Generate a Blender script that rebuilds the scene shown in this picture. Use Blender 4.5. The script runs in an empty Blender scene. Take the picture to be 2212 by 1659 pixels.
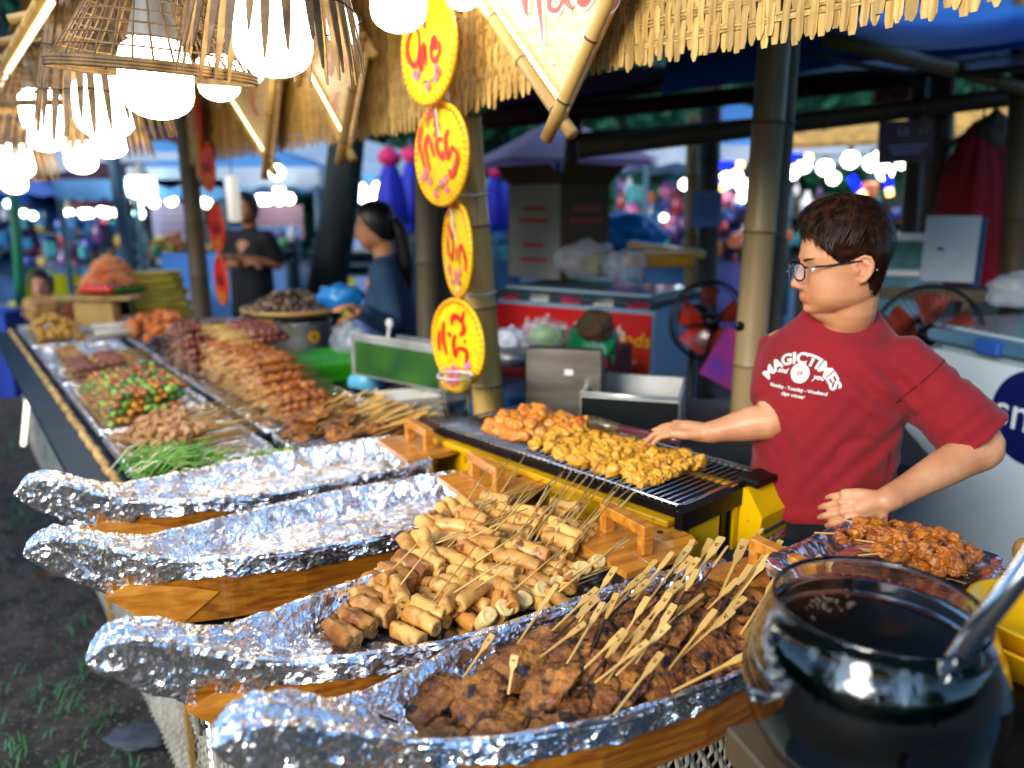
import bpy, bmesh, math, random
import numpy as np
from mathutils import Vector, Matrix, noise, Euler, Quaternion
from mathutils.bvhtree import BVHTree
random.seed(7)
PI = math.pi
R = math.radians
SC = bpy.context.scene
COL = SC.collection

# ------------------------------------------------------------------ camera
CAM_H, PITCH, FPX = 1.6, R(13.0), 1660.0
cam = bpy.data.cameras.new('camera')
cam.lens = 36.0 * FPX / 2212.0
cam.sensor_width = 36.0
cam.clip_start = 0.02
cam.clip_end = 400
cam.dof.use_dof = True
cam.dof.focus_distance = 1.40
cam.dof.aperture_fstop = 1.8
cam_o = bpy.data.objects.new('camera', cam)
COL.objects.link(cam_o)
cam_o.location = (0, 0, CAM_H)
cam_o.rotation_euler = (PI / 2 - PITCH, 0, 0)
SC.camera = cam_o

# ------------------------------------------------------------------ light
SUN_EL, SUN_ROT = R(22), R(215)
W = bpy.data.worlds.new('World')
SC.world = W
W.use_nodes = True
nt = W.node_tree
sky = nt.nodes.new('ShaderNodeTexSky')
sky.sky_type = 'NISHITA'
sky.sun_disc = False
sky.sun_elevation = SUN_EL
sky.sun_rotation = SUN_ROT
sky.dust_density = 0.6
sky.ozone_density = 4.5
nt.links.new(sky.outputs[0], nt.nodes['Background'].inputs[0])
nt.nodes['Background'].inputs[1].default_value = 0.15
sl = bpy.data.lights.new('sun', 'SUN')
sl.energy = 1.4
sl.angle = R(25)
sl.color = (1.0, 0.92, 0.80)
so = bpy.data.objects.new('sun', sl)
COL.objects.link(so)
# direction the light comes from (azimuth measured like the sky's sun_rotation: clockwise from +Y)
sd = Vector((math.sin(SUN_ROT) * math.cos(SUN_EL), math.cos(SUN_ROT) * math.cos(SUN_EL), math.sin(SUN_EL)))
so.rotation_euler = sd.to_track_quat('Z', 'Y').to_euler()
SC.view_settings.view_transform = 'Standard'
SC.view_settings.look = 'None'
SC.view_settings.exposure = 1.65
SC.view_settings.gamma = 1
SC.view_settings.use_curve_mapping = False
SC.cycles.use_denoising = True
SC.cycles.max_bounces = 8
SC.cycles.transparent_max_bounces = 12
SC.cycles.transmission_bounces = 8
SC.cycles.caustics_reflective = False
SC.cycles.caustics_refractive = False
SC.cycles.sample_clamp_indirect = 6

# ------------------------------------------------------------------ geometry helpers
CP, SP = math.cos(PITCH), math.sin(PITCH)
def ray(x, y):                      # direction towards a picture point (2212 px wide), unit depth
    r, u = (x - 1106) / FPX, (829.5 - y) / FPX
    return Vector((r, CP + u * SP, -SP + u * CP))
def P(x, y, z):                     # where that ray meets the height z
    d = ray(x, y)
    return Vector((0, 0, CAM_H)) + d * ((z - CAM_H) / d.z)
def D(x, y, dep):                   # point at that depth from the camera
    return Vector((0, 0, CAM_H)) + ray(x, y) * dep
def Y(x, y, wy):                    # point on the vertical plane Y = wy
    d = ray(x, y)
    return Vector((0, 0, CAM_H)) + d * (wy / d.y)
SD = Vector((-0.598, 0.801, 0)).normalized()       # along the stall, away from the camera
SN = Vector((SD.y, -SD.x, 0))                      # across the counter, towards the sellers
SO = Vector((-0.93, 1.81, 0))
def S(s, n, z=0.0):
    v = SO + SD * s + SN * n
    return Vector((v.x, v.y, z))
SROT = math.atan2(SD.y, SD.x)                      # local +X along the stall
NROT = math.atan2(SN.y, SN.x)                      # local +X across the counter

class MB:
    def __init__(s):
        s.v, s.f, s.m, s.cur, s.sm, s.smooth = [], [], [], 0, [], True
    def add(s, vs, fs, M=None):
        b = len(s.v)
        if M is not None:
            vs = [M @ Vector(v) for v in vs]
        s.v.extend([tuple(v) for v in vs])
        s.f.extend([tuple(i + b for i in f) for f in fs])
        s.m.extend([s.cur] * len(fs))
        s.sm.extend([s.smooth] * len(fs))
        return s
    def box(s, c, d, M=None, taper=1.0, bev=0.0):
        sm, s.smooth = s.smooth, False
        x, y, z = d[0] / 2, d[1] / 2, d[2] / 2
        if bev > 0:
            b = min(bev, x * .9, y * .9, z * .9)
            vs, fs = [], []
            bm = bmesh.new()
            bmesh.ops.create_cube(bm, size=1)
            for v in bm.verts:
                v.co = Vector((v.co.x * 2 * x, v.co.y * 2 * y, v.co.z * 2 * z))
            bmesh.ops.bevel(bm, geom=bm.edges[:], offset=b, segments=1, affect='EDGES')
            bm.verts.index_update()
            vs = [v.co + Vector(c) for v in bm.verts]
            fs = [[v.index for v in f.verts] for f in bm.faces]
            bm.free()
            s.add(vs, fs, M)
        else:
            vs = [(c[0] + sx * x * (taper if sz > 0 else 1), c[1] + sy * y * (taper if sz > 0 else 1), c[2] + sz * z) for sz in (-1, 1) for sy in (-1, 1) for sx in (-1, 1)]
            s.add(vs, [(0, 2, 3, 1), (4, 5, 7, 6), (0, 1, 5, 4), (2, 6, 7, 3), (0, 4, 6, 2), (1, 3, 7, 5)], M)
        s.smooth = sm
        return s
    def tube(s, pts, r, n=8, caps=True, M=None, flat=1.0, upv=None):
        pts = [Vector(p) for p in pts]
        if not hasattr(r, '__len__'):
            r = [r] * len(pts)
        vs, fs = [], []
        up = upv or Vector((0, 0, 1))
        prev = None
        for i, p in enumerate(pts):
            t = (pts[min(i + 1, len(pts) - 1)] - pts[max(i - 1, 0)])
            t = t.normalized() if t.length > 1e-9 else Vector((0, 0, 1))
            if prev is None:
                a = up.cross(t)
                if a.length < 1e-3:
                    a = Vector((1, 0, 0)).cross(t)
            else:
                a = prev - t * prev.dot(t)
            a.normalize()
            prev = a
            b = t.cross(a)
            for k in range(n):
                an = 2 * PI * k / n
                vs.append(p + a * math.cos(an) * r[i] + b * math.sin(an) * r[i] * flat)
        for i in range(len(pts) - 1):
            for k in range(n):
                k2 = (k + 1) % n
                fs.append((i * n + k, i * n + k2, (i + 1) * n + k2, (i + 1) * n + k))
        if caps:
            fs.append(tuple(range(n - 1, -1, -1)))
            fs.append(tuple((len(pts) - 1) * n + k for k in range(n)))
        return s.add(vs, fs, M)
    def lathe(s, prof, n=24, M=None, close=False):
        vs, fs = [], []
        for r, z in prof:
            for k in range(n):
                a = 2 * PI * k / n
                vs.append((r * math.cos(a), r * math.sin(a), z))
        for i in range(len(prof) - 1):
            for k in range(n):
                k2 = (k + 1) % n
                fs.append((i * n + k, i * n + k2, (i + 1) * n + k2, (i + 1) * n + k))
        return s.add(vs, fs, M)
    def grid(s, fn, nu, nv, M=None, closeu=False):
        vs = [fn(i / (nu if closeu else nu - 1), j / (nv - 1)) for i in range(nu) for j in range(nv)]
        fs = []
        for i in range(nu if closeu else nu - 1):
            i2 = (i + 1) % nu
            for j in range(nv - 1):
                fs.append((i * nv + j, i2 * nv + j, i2 * nv + j + 1, i * nv + j + 1))
        return s.add(vs, fs, M)
    def prism(s, poly, z0, z1, M=None):
        sm, s.smooth = s.smooth, False
        n = len(poly)
        vs = [(p[0], p[1], z0) for p in poly] + [(p[0], p[1], z1) for p in poly]
        fs = [tuple(range(n - 1, -1, -1)), tuple(range(n, 2 * n))] + [(i, (i + 1) % n, n + (i + 1) % n, n + i) for i in range(n)]
        s.add(vs, fs, M)
        s.smooth = sm
        return s
    def ico(s, c, r, sub=2, sc=(1, 1, 1), amp=0, freq=3, seed=0, M=None):
        vs, fs = ICO[sub]
        out = []
        for v in vs:
            k = 1 + (amp * noise.noise(Vector(v) * freq + Vector((seed * 3.1, seed * 1.7, seed))) if amp else 0)
            out.append((c[0] + v[0] * r * sc[0] * k, c[1] + v[1] * r * sc[1] * k, c[2] + v[2] * r * sc[2] * k))
        return s.add(out, fs, M)
    def mesh(s, name):
        me = bpy.data.meshes.new(name)
        me.from_pydata(s.v, [], s.f)
        me.polygons.foreach_set('use_smooth', s.sm)
        if any(s.m):
            me.polygons.foreach_set('material_index', s.m)
        me.update()
        return me
ICO = {}
for _s in (1, 2, 3, 4, 5):
    _b = bmesh.new()
    bmesh.ops.create_icosphere(_b, subdivisions=_s, radius=1)
    _b.verts.index_update()
    ICO[_s] = ([tuple(v.co) for v in _b.verts], [[v.index for v in f.verts] for f in _b.faces])
    _b.free()

def obj(name, mb, m, parent=None, loc=None, rot=None):
    me = mb if isinstance(mb, bpy.types.Mesh) else mb.mesh(name)
    if m is not None and len(me.materials) == 0:
        for q in (m if isinstance(m, (list, tuple)) else [m]):
            me.materials.append(q)
    o = bpy.data.objects.new(name, me)
    COL.objects.link(o)
    if parent is not None:
        o.parent = parent
    if loc is not None:
        o.location = loc
    if rot is not None:
        o.rotation_euler = rot
    return o
def tag(o, label=None, cat=None, group=None, kind=None):
    if label: o['label'] = label
    if cat: o['category'] = cat
    if group: o['group'] = group
    if kind: o['kind'] = kind
    return o
def thing(name, label, cat, loc=(0, 0, 0), rot=(0, 0, 0), group=None):
    o = bpy.data.objects.new(name, None)
    o.empty_display_size = .05
    COL.objects.link(o)
    o.location = loc
    o.rotation_euler = rot
    return tag(o, label, cat, group)
def dup(o, parent=None, **kw):
    c = o.copy()
    COL.objects.link(c)
    c.parent = parent
    for ch in list(o.children):
        dup(ch, c)
    for k, v in kw.items():
        if k in ('label', 'group'):
            c[k] = v
        elif k == 'name':
            c.name = v
        else:
            setattr(c, k, v)
    return c
def aim(v, up=(0, 0, 1)):          # euler that turns local +X to v, local Z near up
    x = Vector(v).normalized()
    y = Vector(up).cross(x)
    if y.length < 1e-4: y = Vector((0, 1, 0))
    y.normalize()
    z = x.cross(y)
    return Matrix((x, y, z)).transposed().to_euler()
def TM(loc, rot=(0, 0, 0), sc=(1, 1, 1)):
    return Matrix.LocRotScale(Vector(loc), Euler(rot), Vector(sc))
def interp(x, xs, ys):
    return float(np.interp(x, xs, ys))

# ------------------------------------------------------------------ materials
def lin(h):
    h = h.lstrip('#')
    c = [int(h[i:i + 2], 16) / 255 for i in (0, 2, 4)]
    return tuple((x / 12.92 if x <= .04045 else ((x + .055) / 1.055) ** 2.4) for x in c) + (1,)
MATS = {}
def mat(name, col, rough=.55, metal=0, col2=None, scale=10, lo=.35, hi=.65, stretch=(1, 1, 1), bump=0, bscale=None, detail=5,
        sss=0, trans=0, alpha=1, emis=0, coat=0, spots=None, sscale=30, sth=(.62, .7), rand=0.0, ior=1.45, sheen=0, dist=.3, rot=None, spec=.5, tl=0):
    m = bpy.data.materials.new(name)
    m.use_nodes = True
    t = m.node_tree
    N, L = t.nodes, t.links
    b = N['Principled BSDF']
    c = lin(col) if isinstance(col, str) else tuple(col) + (1,)
    b.inputs['Base Color'].default_value = c
    b.inputs['Roughness'].default_value = rough
    b.inputs['Metallic'].default_value = metal
    b.inputs['IOR'].default_value = ior
    b.inputs['Specular IOR Level'].default_value = spec
    b.inputs['Coat Weight'].default_value = coat
    b.inputs['Coat Roughness'].default_value = .12
    if sheen: b.inputs['Sheen Weight'].default_value = sheen
    if sss:
        b.inputs['Subsurface Weight'].default_value = sss
        b.inputs['Subsurface Radius'].default_value = (.02, .008, .004)
        b.inputs['Subsurface Scale'].default_value = .6
    if trans: b.inputs['Transmission Weight'].default_value = trans
    if alpha < 1: b.inputs['Alpha'].default_value = alpha
    if emis:
        b.inputs['Emission Color'].default_value = c
        b.inputs['Emission Strength'].default_value = emis
    if col2 or bump or spots or rand:
        tc = N.new('ShaderNodeTexCoord')
        oi = N.new('ShaderNodeObjectInfo')
        mu = N.new('ShaderNodeMath'); mu.operation = 'MULTIPLY'; mu.inputs[1].default_value = 37.0
        L.new(oi.outputs['Random'], mu.inputs[0])
        ad = N.new('ShaderNodeVectorMath'); ad.operation = 'ADD'
        L.new(tc.outputs['Object'], ad.inputs[0]); L.new(mu.outputs[0], ad.inputs[1])
        mp = N.new('ShaderNodeMapping')
        mp.inputs['Scale'].default_value = stretch
        if rot: mp.inputs['Rotation'].default_value = rot
        L.new(ad.outputs[0], mp.inputs[0])
        out = None
        if col2:
            nz = N.new('ShaderNodeTexNoise')
            nz.inputs['Scale'].default_value = scale
            nz.inputs['Detail'].default_value = detail
            nz.inputs['Distortion'].default_value = dist
            L.new(mp.outputs[0], nz.inputs[0])
            cr = N.new('ShaderNodeValToRGB')
            cr.color_ramp.elements[0].position = lo
            cr.color_ramp.elements[1].position = hi
            cr.color_ramp.elements[0].color = c
            cr.color_ramp.elements[1].color = lin(col2)
            L.new(nz.outputs[0], cr.inputs[0])
            out = cr.outputs[0]
        if spots:
            nz = N.new('ShaderNodeTexNoise')
            nz.inputs['Scale'].default_value = sscale
            nz.inputs['Detail'].default_value = 3
            L.new(mp.outputs[0], nz.inputs[0])
            mr = N.new('ShaderNodeMapRange')
            mr.inputs[1].default_value, mr.inputs[2].default_value = sth
            L.new(nz.outputs[0], mr.inputs[0])
            mx = N.new('ShaderNodeMix'); mx.data_type = 'RGBA'
            L.new(mr.outputs[0], mx.inputs[0])
            if out: L.new(out, mx.inputs[6])
            else: mx.inputs[6].default_value = c
            mx.inputs[7].default_value = lin(spots)
            out = mx.outputs[2]
        if rand:
            mr = N.new('ShaderNodeMapRange')
            mr.inputs[3].default_value, mr.inputs[4].default_value = 1 - rand, 1 + rand
            L.new(oi.outputs['Random'], mr.inputs[0])
            hs = N.new('ShaderNodeHueSaturation')
            L.new(mr.outputs[0], hs.inputs['Value'])
            if out: L.new(out, hs.inputs['Color'])
            else: hs.inputs['Color'].default_value = c
            out = hs.outputs[0]
        if out: L.new(out, b.inputs['Base Color'])
        if bump:
            nz = N.new('ShaderNodeTexNoise')
            nz.inputs['Scale'].default_value = bscale or scale * 3
            nz.inputs['Detail'].default_value = 6
            L.new(mp.outputs[0], nz.inputs[0])
            bp = N.new('ShaderNodeBump')
            bp.inputs['Strength'].default_value = 1
            bp.inputs['Distance'].default_value = bump
            L.new(nz.outputs[0], bp.inputs['Height'])
            L.new(bp.outputs[0], b.inputs['Normal'])
    if tl:                              # thin cloth or leaf that lets light through
        ts = N.new('ShaderNodeBsdfTranslucent'); ms = N.new('ShaderNodeMixShader'); ms.inputs[0].default_value = tl
        if b.inputs['Base Color'].is_linked: L.new(b.inputs['Base Color'].links[0].from_socket, ts.inputs[0])
        else: ts.inputs[0].default_value = c
        L.new(b.outputs[0], ms.inputs[1]); L.new(ts.outputs[0], ms.inputs[2]); L.new(ms.outputs[0], N['Material Output'].inputs[0])
    MATS[name] = m
    return m
def foil_mat(name, col=(.97, .97, .98), k1=.8, k2=.6, s1=30, s2=95, rough=.27, stain=None):
    m = bpy.data.materials.new(name)
    m.use_nodes = True
    t = m.node_tree; N, L = t.nodes, t.links
    b = N['Principled BSDF']
    b.inputs['Metallic'].default_value = 1
    b.inputs['Roughness'].default_value = rough
    b.inputs['Base Color'].default_value = tuple(col) + (1,)
    tc = N.new('ShaderNodeTexCoord')
    nz = N.new('ShaderNodeTexNoise'); nz.inputs['Scale'].default_value = 22; nz.inputs['Detail'].default_value = 3
    L.new(tc.outputs['Object'], nz.inputs[0])
    sb = N.new('ShaderNodeVectorMath'); sb.operation = 'MULTIPLY_ADD'
    L.new(nz.outputs['Color'], sb.inputs[0]); sb.inputs[1].default_value = (.045,) * 3
    L.new(tc.outputs['Object'], sb.inputs[2])
    lf = N.new('ShaderNodeTexNoise'); lf.inputs['Scale'].default_value = 9; lf.inputs['Detail'].default_value = 2
    L.new(tc.outputs['Object'], lf.inputs[0])
    ms = N.new('ShaderNodeMapRange'); ms.inputs[1].default_value = .35; ms.inputs[2].default_value = .62; ms.inputs[3].default_value = .22
    L.new(lf.outputs[0], ms.inputs[0])
    acc = None
    for sc_, k in ((s1, k1), (s2, k2)):
        vo = N.new('ShaderNodeTexVoronoi'); vo.inputs['Scale'].default_value = sc_
        L.new(sb.outputs[0], vo.inputs['Vector'])
        a = N.new('ShaderNodeVectorMath'); a.operation = 'SUBTRACT'; a.inputs[1].default_value = (.5,) * 3
        L.new(vo.outputs['Color'], a.inputs[0])
        c = N.new('ShaderNodeVectorMath'); c.operation = 'SCALE'; 
        L.new(a.outputs[0], c.inputs[0])
        kk = N.new('ShaderNodeMath'); kk.operation = 'MULTIPLY'; kk.inputs[1].default_value = k
        L.new(ms.outputs[0], kk.inputs[0]); L.new(kk.outputs[0], c.inputs['Scale'])
        if acc is None: acc = c.outputs[0]
        else:
            d = N.new('ShaderNodeVectorMath'); d.operation = 'ADD'
            L.new(acc, d.inputs[0]); L.new(c.outputs[0], d.inputs[1]); acc = d.outputs[0]
    g = N.new('ShaderNodeNewGeometry')
    d = N.new('ShaderNodeVectorMath'); d.operation = 'ADD'
    L.new(acc, d.inputs[0]); L.new(g.outputs['Normal'], d.inputs[1])
    nn = N.new('ShaderNodeVectorMath'); nn.operation = 'NORMALIZE'
    L.new(d.outputs[0], nn.inputs[0])
    L.new(nn.outputs[0], b.inputs['Normal'])
    if stain:
        n2 = N.new('ShaderNodeTexNoise'); n2.inputs['Scale'].default_value = 14; n2.inputs['Detail'].default_value = 5
        L.new(tc.outputs['Object'], n2.inputs[0])
        mr = N.new('ShaderNodeMapRange'); mr.inputs[1].default_value = .68; mr.inputs[2].default_value = .76
        mr.inputs[4].default_value = .5
        L.new(n2.outputs[0], mr.inputs[0])
        mx = N.new('ShaderNodeMix'); mx.data_type = 'RGBA'
        mx.inputs[6].default_value = tuple(col) + (1,); mx.inputs[7].default_value = lin(stain)
        L.new(mr.outputs[0], mx.inputs[0]); L.new(mx.outputs[2], b.inputs['Base Color'])
    MATS[name] = m
    return m
def emit(name, col, st):
    m = bpy.data.materials.new(name)
    m.use_nodes = True
    t = m.node_tree
    t.nodes.remove(t.nodes['Principled BSDF'])
    e = t.nodes.new('ShaderNodeEmission')
    e.inputs[0].default_value = lin(col) if isinstance(col, str) else tuple(col) + (1,)
    e.inputs[1].default_value = st
    t.links.new(e.outputs[0], t.nodes['Material Output'].inputs[0])
    return m

m_foil = foil_mat('aluminium_foil', stain='#b98a4a')
m_foil_far = foil_mat('tray_foil', s1=60, s2=150)
m_boatwood = mat('varnished_pine', '#ab6a14', .42, col2='#7c420a', scale=6, stretch=(1, 14, 14), spots='#4a2c10', sscale=5, sth=(.6, .8), bump=.0006, bscale=12, coat=.35)
m_boatwood2 = mat('light_pine', '#cf8a2c', .35, col2='#a9641a', scale=5, stretch=(1, 12, 12), bump=.0004, bscale=12, coat=.35)
m_mat = mat('dry_rattan', '#c9a35c', .7, col2='#8f6c34', scale=18, stretch=(1, 1, .1), rand=.22)
m_strip = mat('bamboo_strip', '#d0aa62', .6, col2='#94702f', scale=24, stretch=(4, 1, .12), rand=.3, bump=.0006, bscale=60)
m_bamboo = mat('bamboo_culm', '#c9a35a', .42, col2='#94703a', scale=5, stretch=(1, 1, .2), bump=.0005, bscale=40, spots='#6b4a26', sscale=14, sth=(.62, .78), coat=.15)
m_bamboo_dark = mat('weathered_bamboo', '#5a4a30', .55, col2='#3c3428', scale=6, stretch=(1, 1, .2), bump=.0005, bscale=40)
m_soil = mat('dark_soil', '#4a4138', .95, col2='#2a2622', scale=9, bump=.006, bscale=40, spots='#7a6c58', sscale=60, sth=(.6, .68))
m_cloth = mat('counter_cloth', '#123040', .6, col2='#0a2230', scale=5)
m_steel = mat('stainless_steel', '#d8d8d2', .42, .75, col2='#8e8e8a', scale=4, rand=0)
m_black = mat('black_metal', '#0c0c0c', .4, .6, col2='#1b1714', scale=20)
m_white_plastic = mat('white_plastic', '#dcdcd6', .4)
m_skewer = mat('skewer_wood', '#d9b56c', .55, col2='#b88a40', scale=20, stretch=(.2, 1, 1), rand=.12)
m_char = mat('charred_wood', '#2a1a10', .7)
# ------------------------------------------------------------------ ground
mb = MB()
def gfn(u, v):
    x = (u * 2 - 1); y = (v * 2 - 1)
    X = math.copysign(abs(x) ** 2.6, x) * 160; Yy = 3 + math.copysign(abs(y) ** 2.6, y) * 160
    d = math.hypot(X, Yy - 3)
    h = .025 * noise.noise(Vector((X * 1.3, Yy * 1.3, 0))) + .01 * noise.noise(Vector((X * 7, Yy * 7, 3)))
    return (X, Yy, h * max(0, 1 - d / 25))
mb.grid(gfn, 160, 160)
tag(obj('ground', mb, m_soil), kind='structure')
m_grass = mat('grass_blade', '#3f8a4a', .6, col2='#2a6a44', scale=3, rand=0)
mb = MB()
for i in range(5200):
    s = random.uniform(-3.2, 7); n = random.uniform(-2.6, -.05)
    if noise.noise(Vector((s * 1.6, n * 1.6, 5))) < -.05: continue
    b = S(s, n, .0)
    if b.y < .1: continue
    for k in range(3):
        a = random.uniform(0, 2 * PI); l = random.uniform(.03, .075)
        w = Vector((math.cos(a + PI / 2), math.sin(a + PI / 2), 0)) * .002
        o = b + Vector((random.gauss(0, .012), random.gauss(0, .012), 0))
        d = Vector((math.cos(a), math.sin(a), 0)) * l * random.uniform(.4, 1.1)
        mb.add([o - w, o + w, o + d * .5 + Vector((0, 0, l * .55)) + w * .8, o + d * .5 + Vector((0, 0, l * .55)) - w * .8, o + d + Vector((0, 0, l * .5))], [(0, 1, 2, 3), (3, 2, 4)])
tag(obj('grass', mb, m_grass), 'thin scattered grass on the dark soil in front of the counter', 'grass', kind='stuff')
m_leaf = mat('dead_leaf', '#8a5e33', .7, col2='#5f3c20', scale=9, rand=.3)
def leaf_mesh(k):
    mb = MB()
    def fn(u, v):
        x = u * .09; w = .018 * math.sin(PI * min(1, u * 1.02)) ** .8
        return (x, (v - .5) * 2 * w, .006 * math.sin(u * 5 + k) + abs(v - .5) * .02 + .003)
    mb.grid(fn, 9, 5)
    return mb.mesh('leaf')
lms = [leaf_mesh(k) for k in range(3)]
for me in lms: me.materials.append(m_leaf)
for i in range(90):
    s = random.uniform(-2.7, 3.5); n = random.uniform(-1.8, -.05)
    o = bpy.data.objects.new('fallen_leaf', lms[i % 3]); COL.objects.link(o)
    o.location = S(s, n, .03); o.rotation_euler = (random.uniform(-.2, .2), random.uniform(-.15, .15), random.uniform(0, 6.3))
    o.scale = (random.uniform(.7, 1.3),) * 3
    tag(o, 'dry brown leaf lying on the soil before the counter', 'leaf', 'fallen leaves on the soil')
mb = MB(); mb.ico((0, 0, 0), .1, 3, (1, .62, .18), .25, 2, 3)
tag(obj('flat_stone', mb, mat('grey_stone', '#4a5058', .8, col2='#363b42', scale=20, bump=.002), loc=P(300, 1590, .03)), 'flat grey oval stone on the soil beside the woven counter front', 'stone')

# ------------------------------------------------------------------ counter with woven front
CT = .80                                     # counter top height
cnt = thing('food_counter', 'long dark counter with woven rattan front carrying all the trays', 'counter', S(0, 0, 0), (0, 0, SROT))
# local: x along s, y = -n
mb = MB(); mb.box((1.79, -.62, CT - .015), (4.36, 1.42, .03)); obj('counter_top', mb, m_cloth, cnt)
mb = MB(); mb.box((-1.42, -1.065, CT - .015), (2.06, .53, .03)); obj('counter_top', mb, m_cloth, cnt)
mb = MB(); mb.box((-1.42, -.42, .50), (2.06, .755, .03)); obj('lower_shelf', mb, m_cloth, cnt)
mb = MB(); mb.box((-1.42, -.806, .65), (2.06, .01, .27)); obj('inner_board', mb, m_cloth, cnt)
mb = MB()
for x in (-2.2, -1.0, .3, 1.8, 3.6):
    for y in (-.12, -1.2):
        mb.box((x, y, CT / 2 - .02), (.05, .05, CT - .04))
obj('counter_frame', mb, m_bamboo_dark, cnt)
# woven front: vertical rattan cords looping over thin horizontal rods
m_rat = mat('grey_rattan_cord', '#aaa696', .75, col2='#716f62', scale=30, stretch=(1, 1, .3), rand=0)
mb = MB()
def cord(x, ph, z0, z1, y0, wd):
    ns = max(3, int((z1 - z0) / .03))
    ring = []
    for i in range(ns + 1):
        z = z1 + (z0 - z1) * i / ns
        y = y0 + .005 * (1 if (i + ph) % 2 else -1)
        x_ = x + .003 * math.sin(z * 90 + x * 60)
        ring += [(x_ - wd, y, z), (x_, y + .003, z), (x_ + wd, y, z)]
    fs = []
    for i in range(ns):
        for k in range(2):
            a = i * 3 + k
            fs.append((a, a + 1, a + 4, a + 3))
    mb.add(ring, fs)
for k in range(290):
    x = -2.44 + k * .0128
    cord(x, k % 2, .04, (CT - .03) if x > -.4 else .485, -.03, .0052)
obj('woven_front', mb, m_rat, cnt)['kind'] = 'stuff'
mb = MB()
for k in range(210):
    x = 1.28 + k * .0128
    cord(x, k % 2, .04, CT - .03, -.03, .0052)
obj('woven_front', mb, m_rat, cnt)['kind'] = 'stuff'
mb = MB()
for z in [(.07 + .03 * i) for i in range(24)]:
    if z < .48: mb.box((.8, -.034, z), (6.3, .003, .004))
    else: mb.box((1.76, -.034, z), (4.3, .003, .004))
obj('cross_rod', mb, m_rat, cnt)['kind'] = 'stuff'
mb = MB(); mb.box((.75, -.075, .25), (6.34, .01, .46)); mb.box((1.78, -.0765, .62), (4.28, .01, .26))
obj('backing_board', mb, mat('dark_backing', '#11130f', .9), cnt)
mb = MB()
pts = [(-.38 + i * .05, -.012 + .004 * math.sin(i * 2.1), CT + .006 + .004 * math.sin(i * .9)) for i in range(88)]
mb.tube(pts, .013, 8)
obj('edge_rope', mb, m_mat, cnt)
for i, x in enumerate((-.2, .98)):
    mb = MB()
    for k in range(13):
        mb.box((x + .004 * (k % 2), -.015, .1 + k * .052), (.03, .012, .04))
    obj('bamboo_batten', mb, m_bamboo, cnt)
# near end panel of the counter (faces the camera)
mb = MB()
for k in range(66):
    y = -.06 - k * .0128
    ns = 24; ring = []
    for i in range(ns + 1):
        z = (CT if k > 58 else .51) - .03 - ((CT if k > 58 else .51) - .07) * i / ns
        xx = -2.46 + .005 * (1 if (i + k) % 2 else -1)
        ring += [(xx, y - .0052, z), (xx - .003, y, z), (xx, y + .0052, z)]
    mb.add(ring, [(i * 3 + q, i * 3 + q + 3, i * 3 + q + 4, i * 3 + q + 1) for i in range(ns) for q in range(2)])
obj('woven_end', mb, m_rat, cnt)['kind'] = 'stuff'
m_led = emit('led_white', '#fff6dc', 7)
mb = MB(); mb.box((0, 0, 0), (.012, .006, .4))
o = obj('led_strip', mb, mat('led_sleeve', '#e8e0c8', .4), loc=P(462, 1640, .60)); tag(o, 'white light strip running down the woven counter front by the nearest boats', 'light strip')
o.rotation_euler = (0, 0, SROT)
mb = MB()
for k in range(16): mb.box((0, .005, -.18 + k * .024), (.007, .004, .01))
obj('led_chip', mb, m_led, o)
# ------------------------------------------------------------------ wooden serving boats lined with foil
BL = 1.02
XW = [-.012, 0, .015, .04, .08, .13, .18, .26, .36, .5, .7, .9, 1.02]
WW = [0, .016, .026, .034, .037, .037, .048, .082, .116, .147, .162, .152, .132]
XT = [-.012, 0, .02, .05, .09, .13, .17, .22, .3, .5, .8, 1.02]
ZT = [.168, .183, .198, .200, .186, .163, .143, .129, .120, .113, .113, .118]
XB = [-.012, 0, .03, .07, .12, .19, .24]
ZB = [.168, .150, .125, .09, .055, .01, .0]
ZF = .060                                          # floor height inside
def bw(x): return interp(x, XW, WW)
def bt(x): return interp(x, XT, ZT)
def bb(x): return interp(x, XB, ZB)
def crumple(p, seed, amp, sc):
    q = Vector(p) * sc + Vector((seed * 7.3, seed * 3.1, seed * 5.7))
    q = q + Vector(noise.noise_vector(q * .6)) * .9
    d = noise.voronoi(q)[0]
    return ((d[1] - d[0]) - .35) * amp
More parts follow.
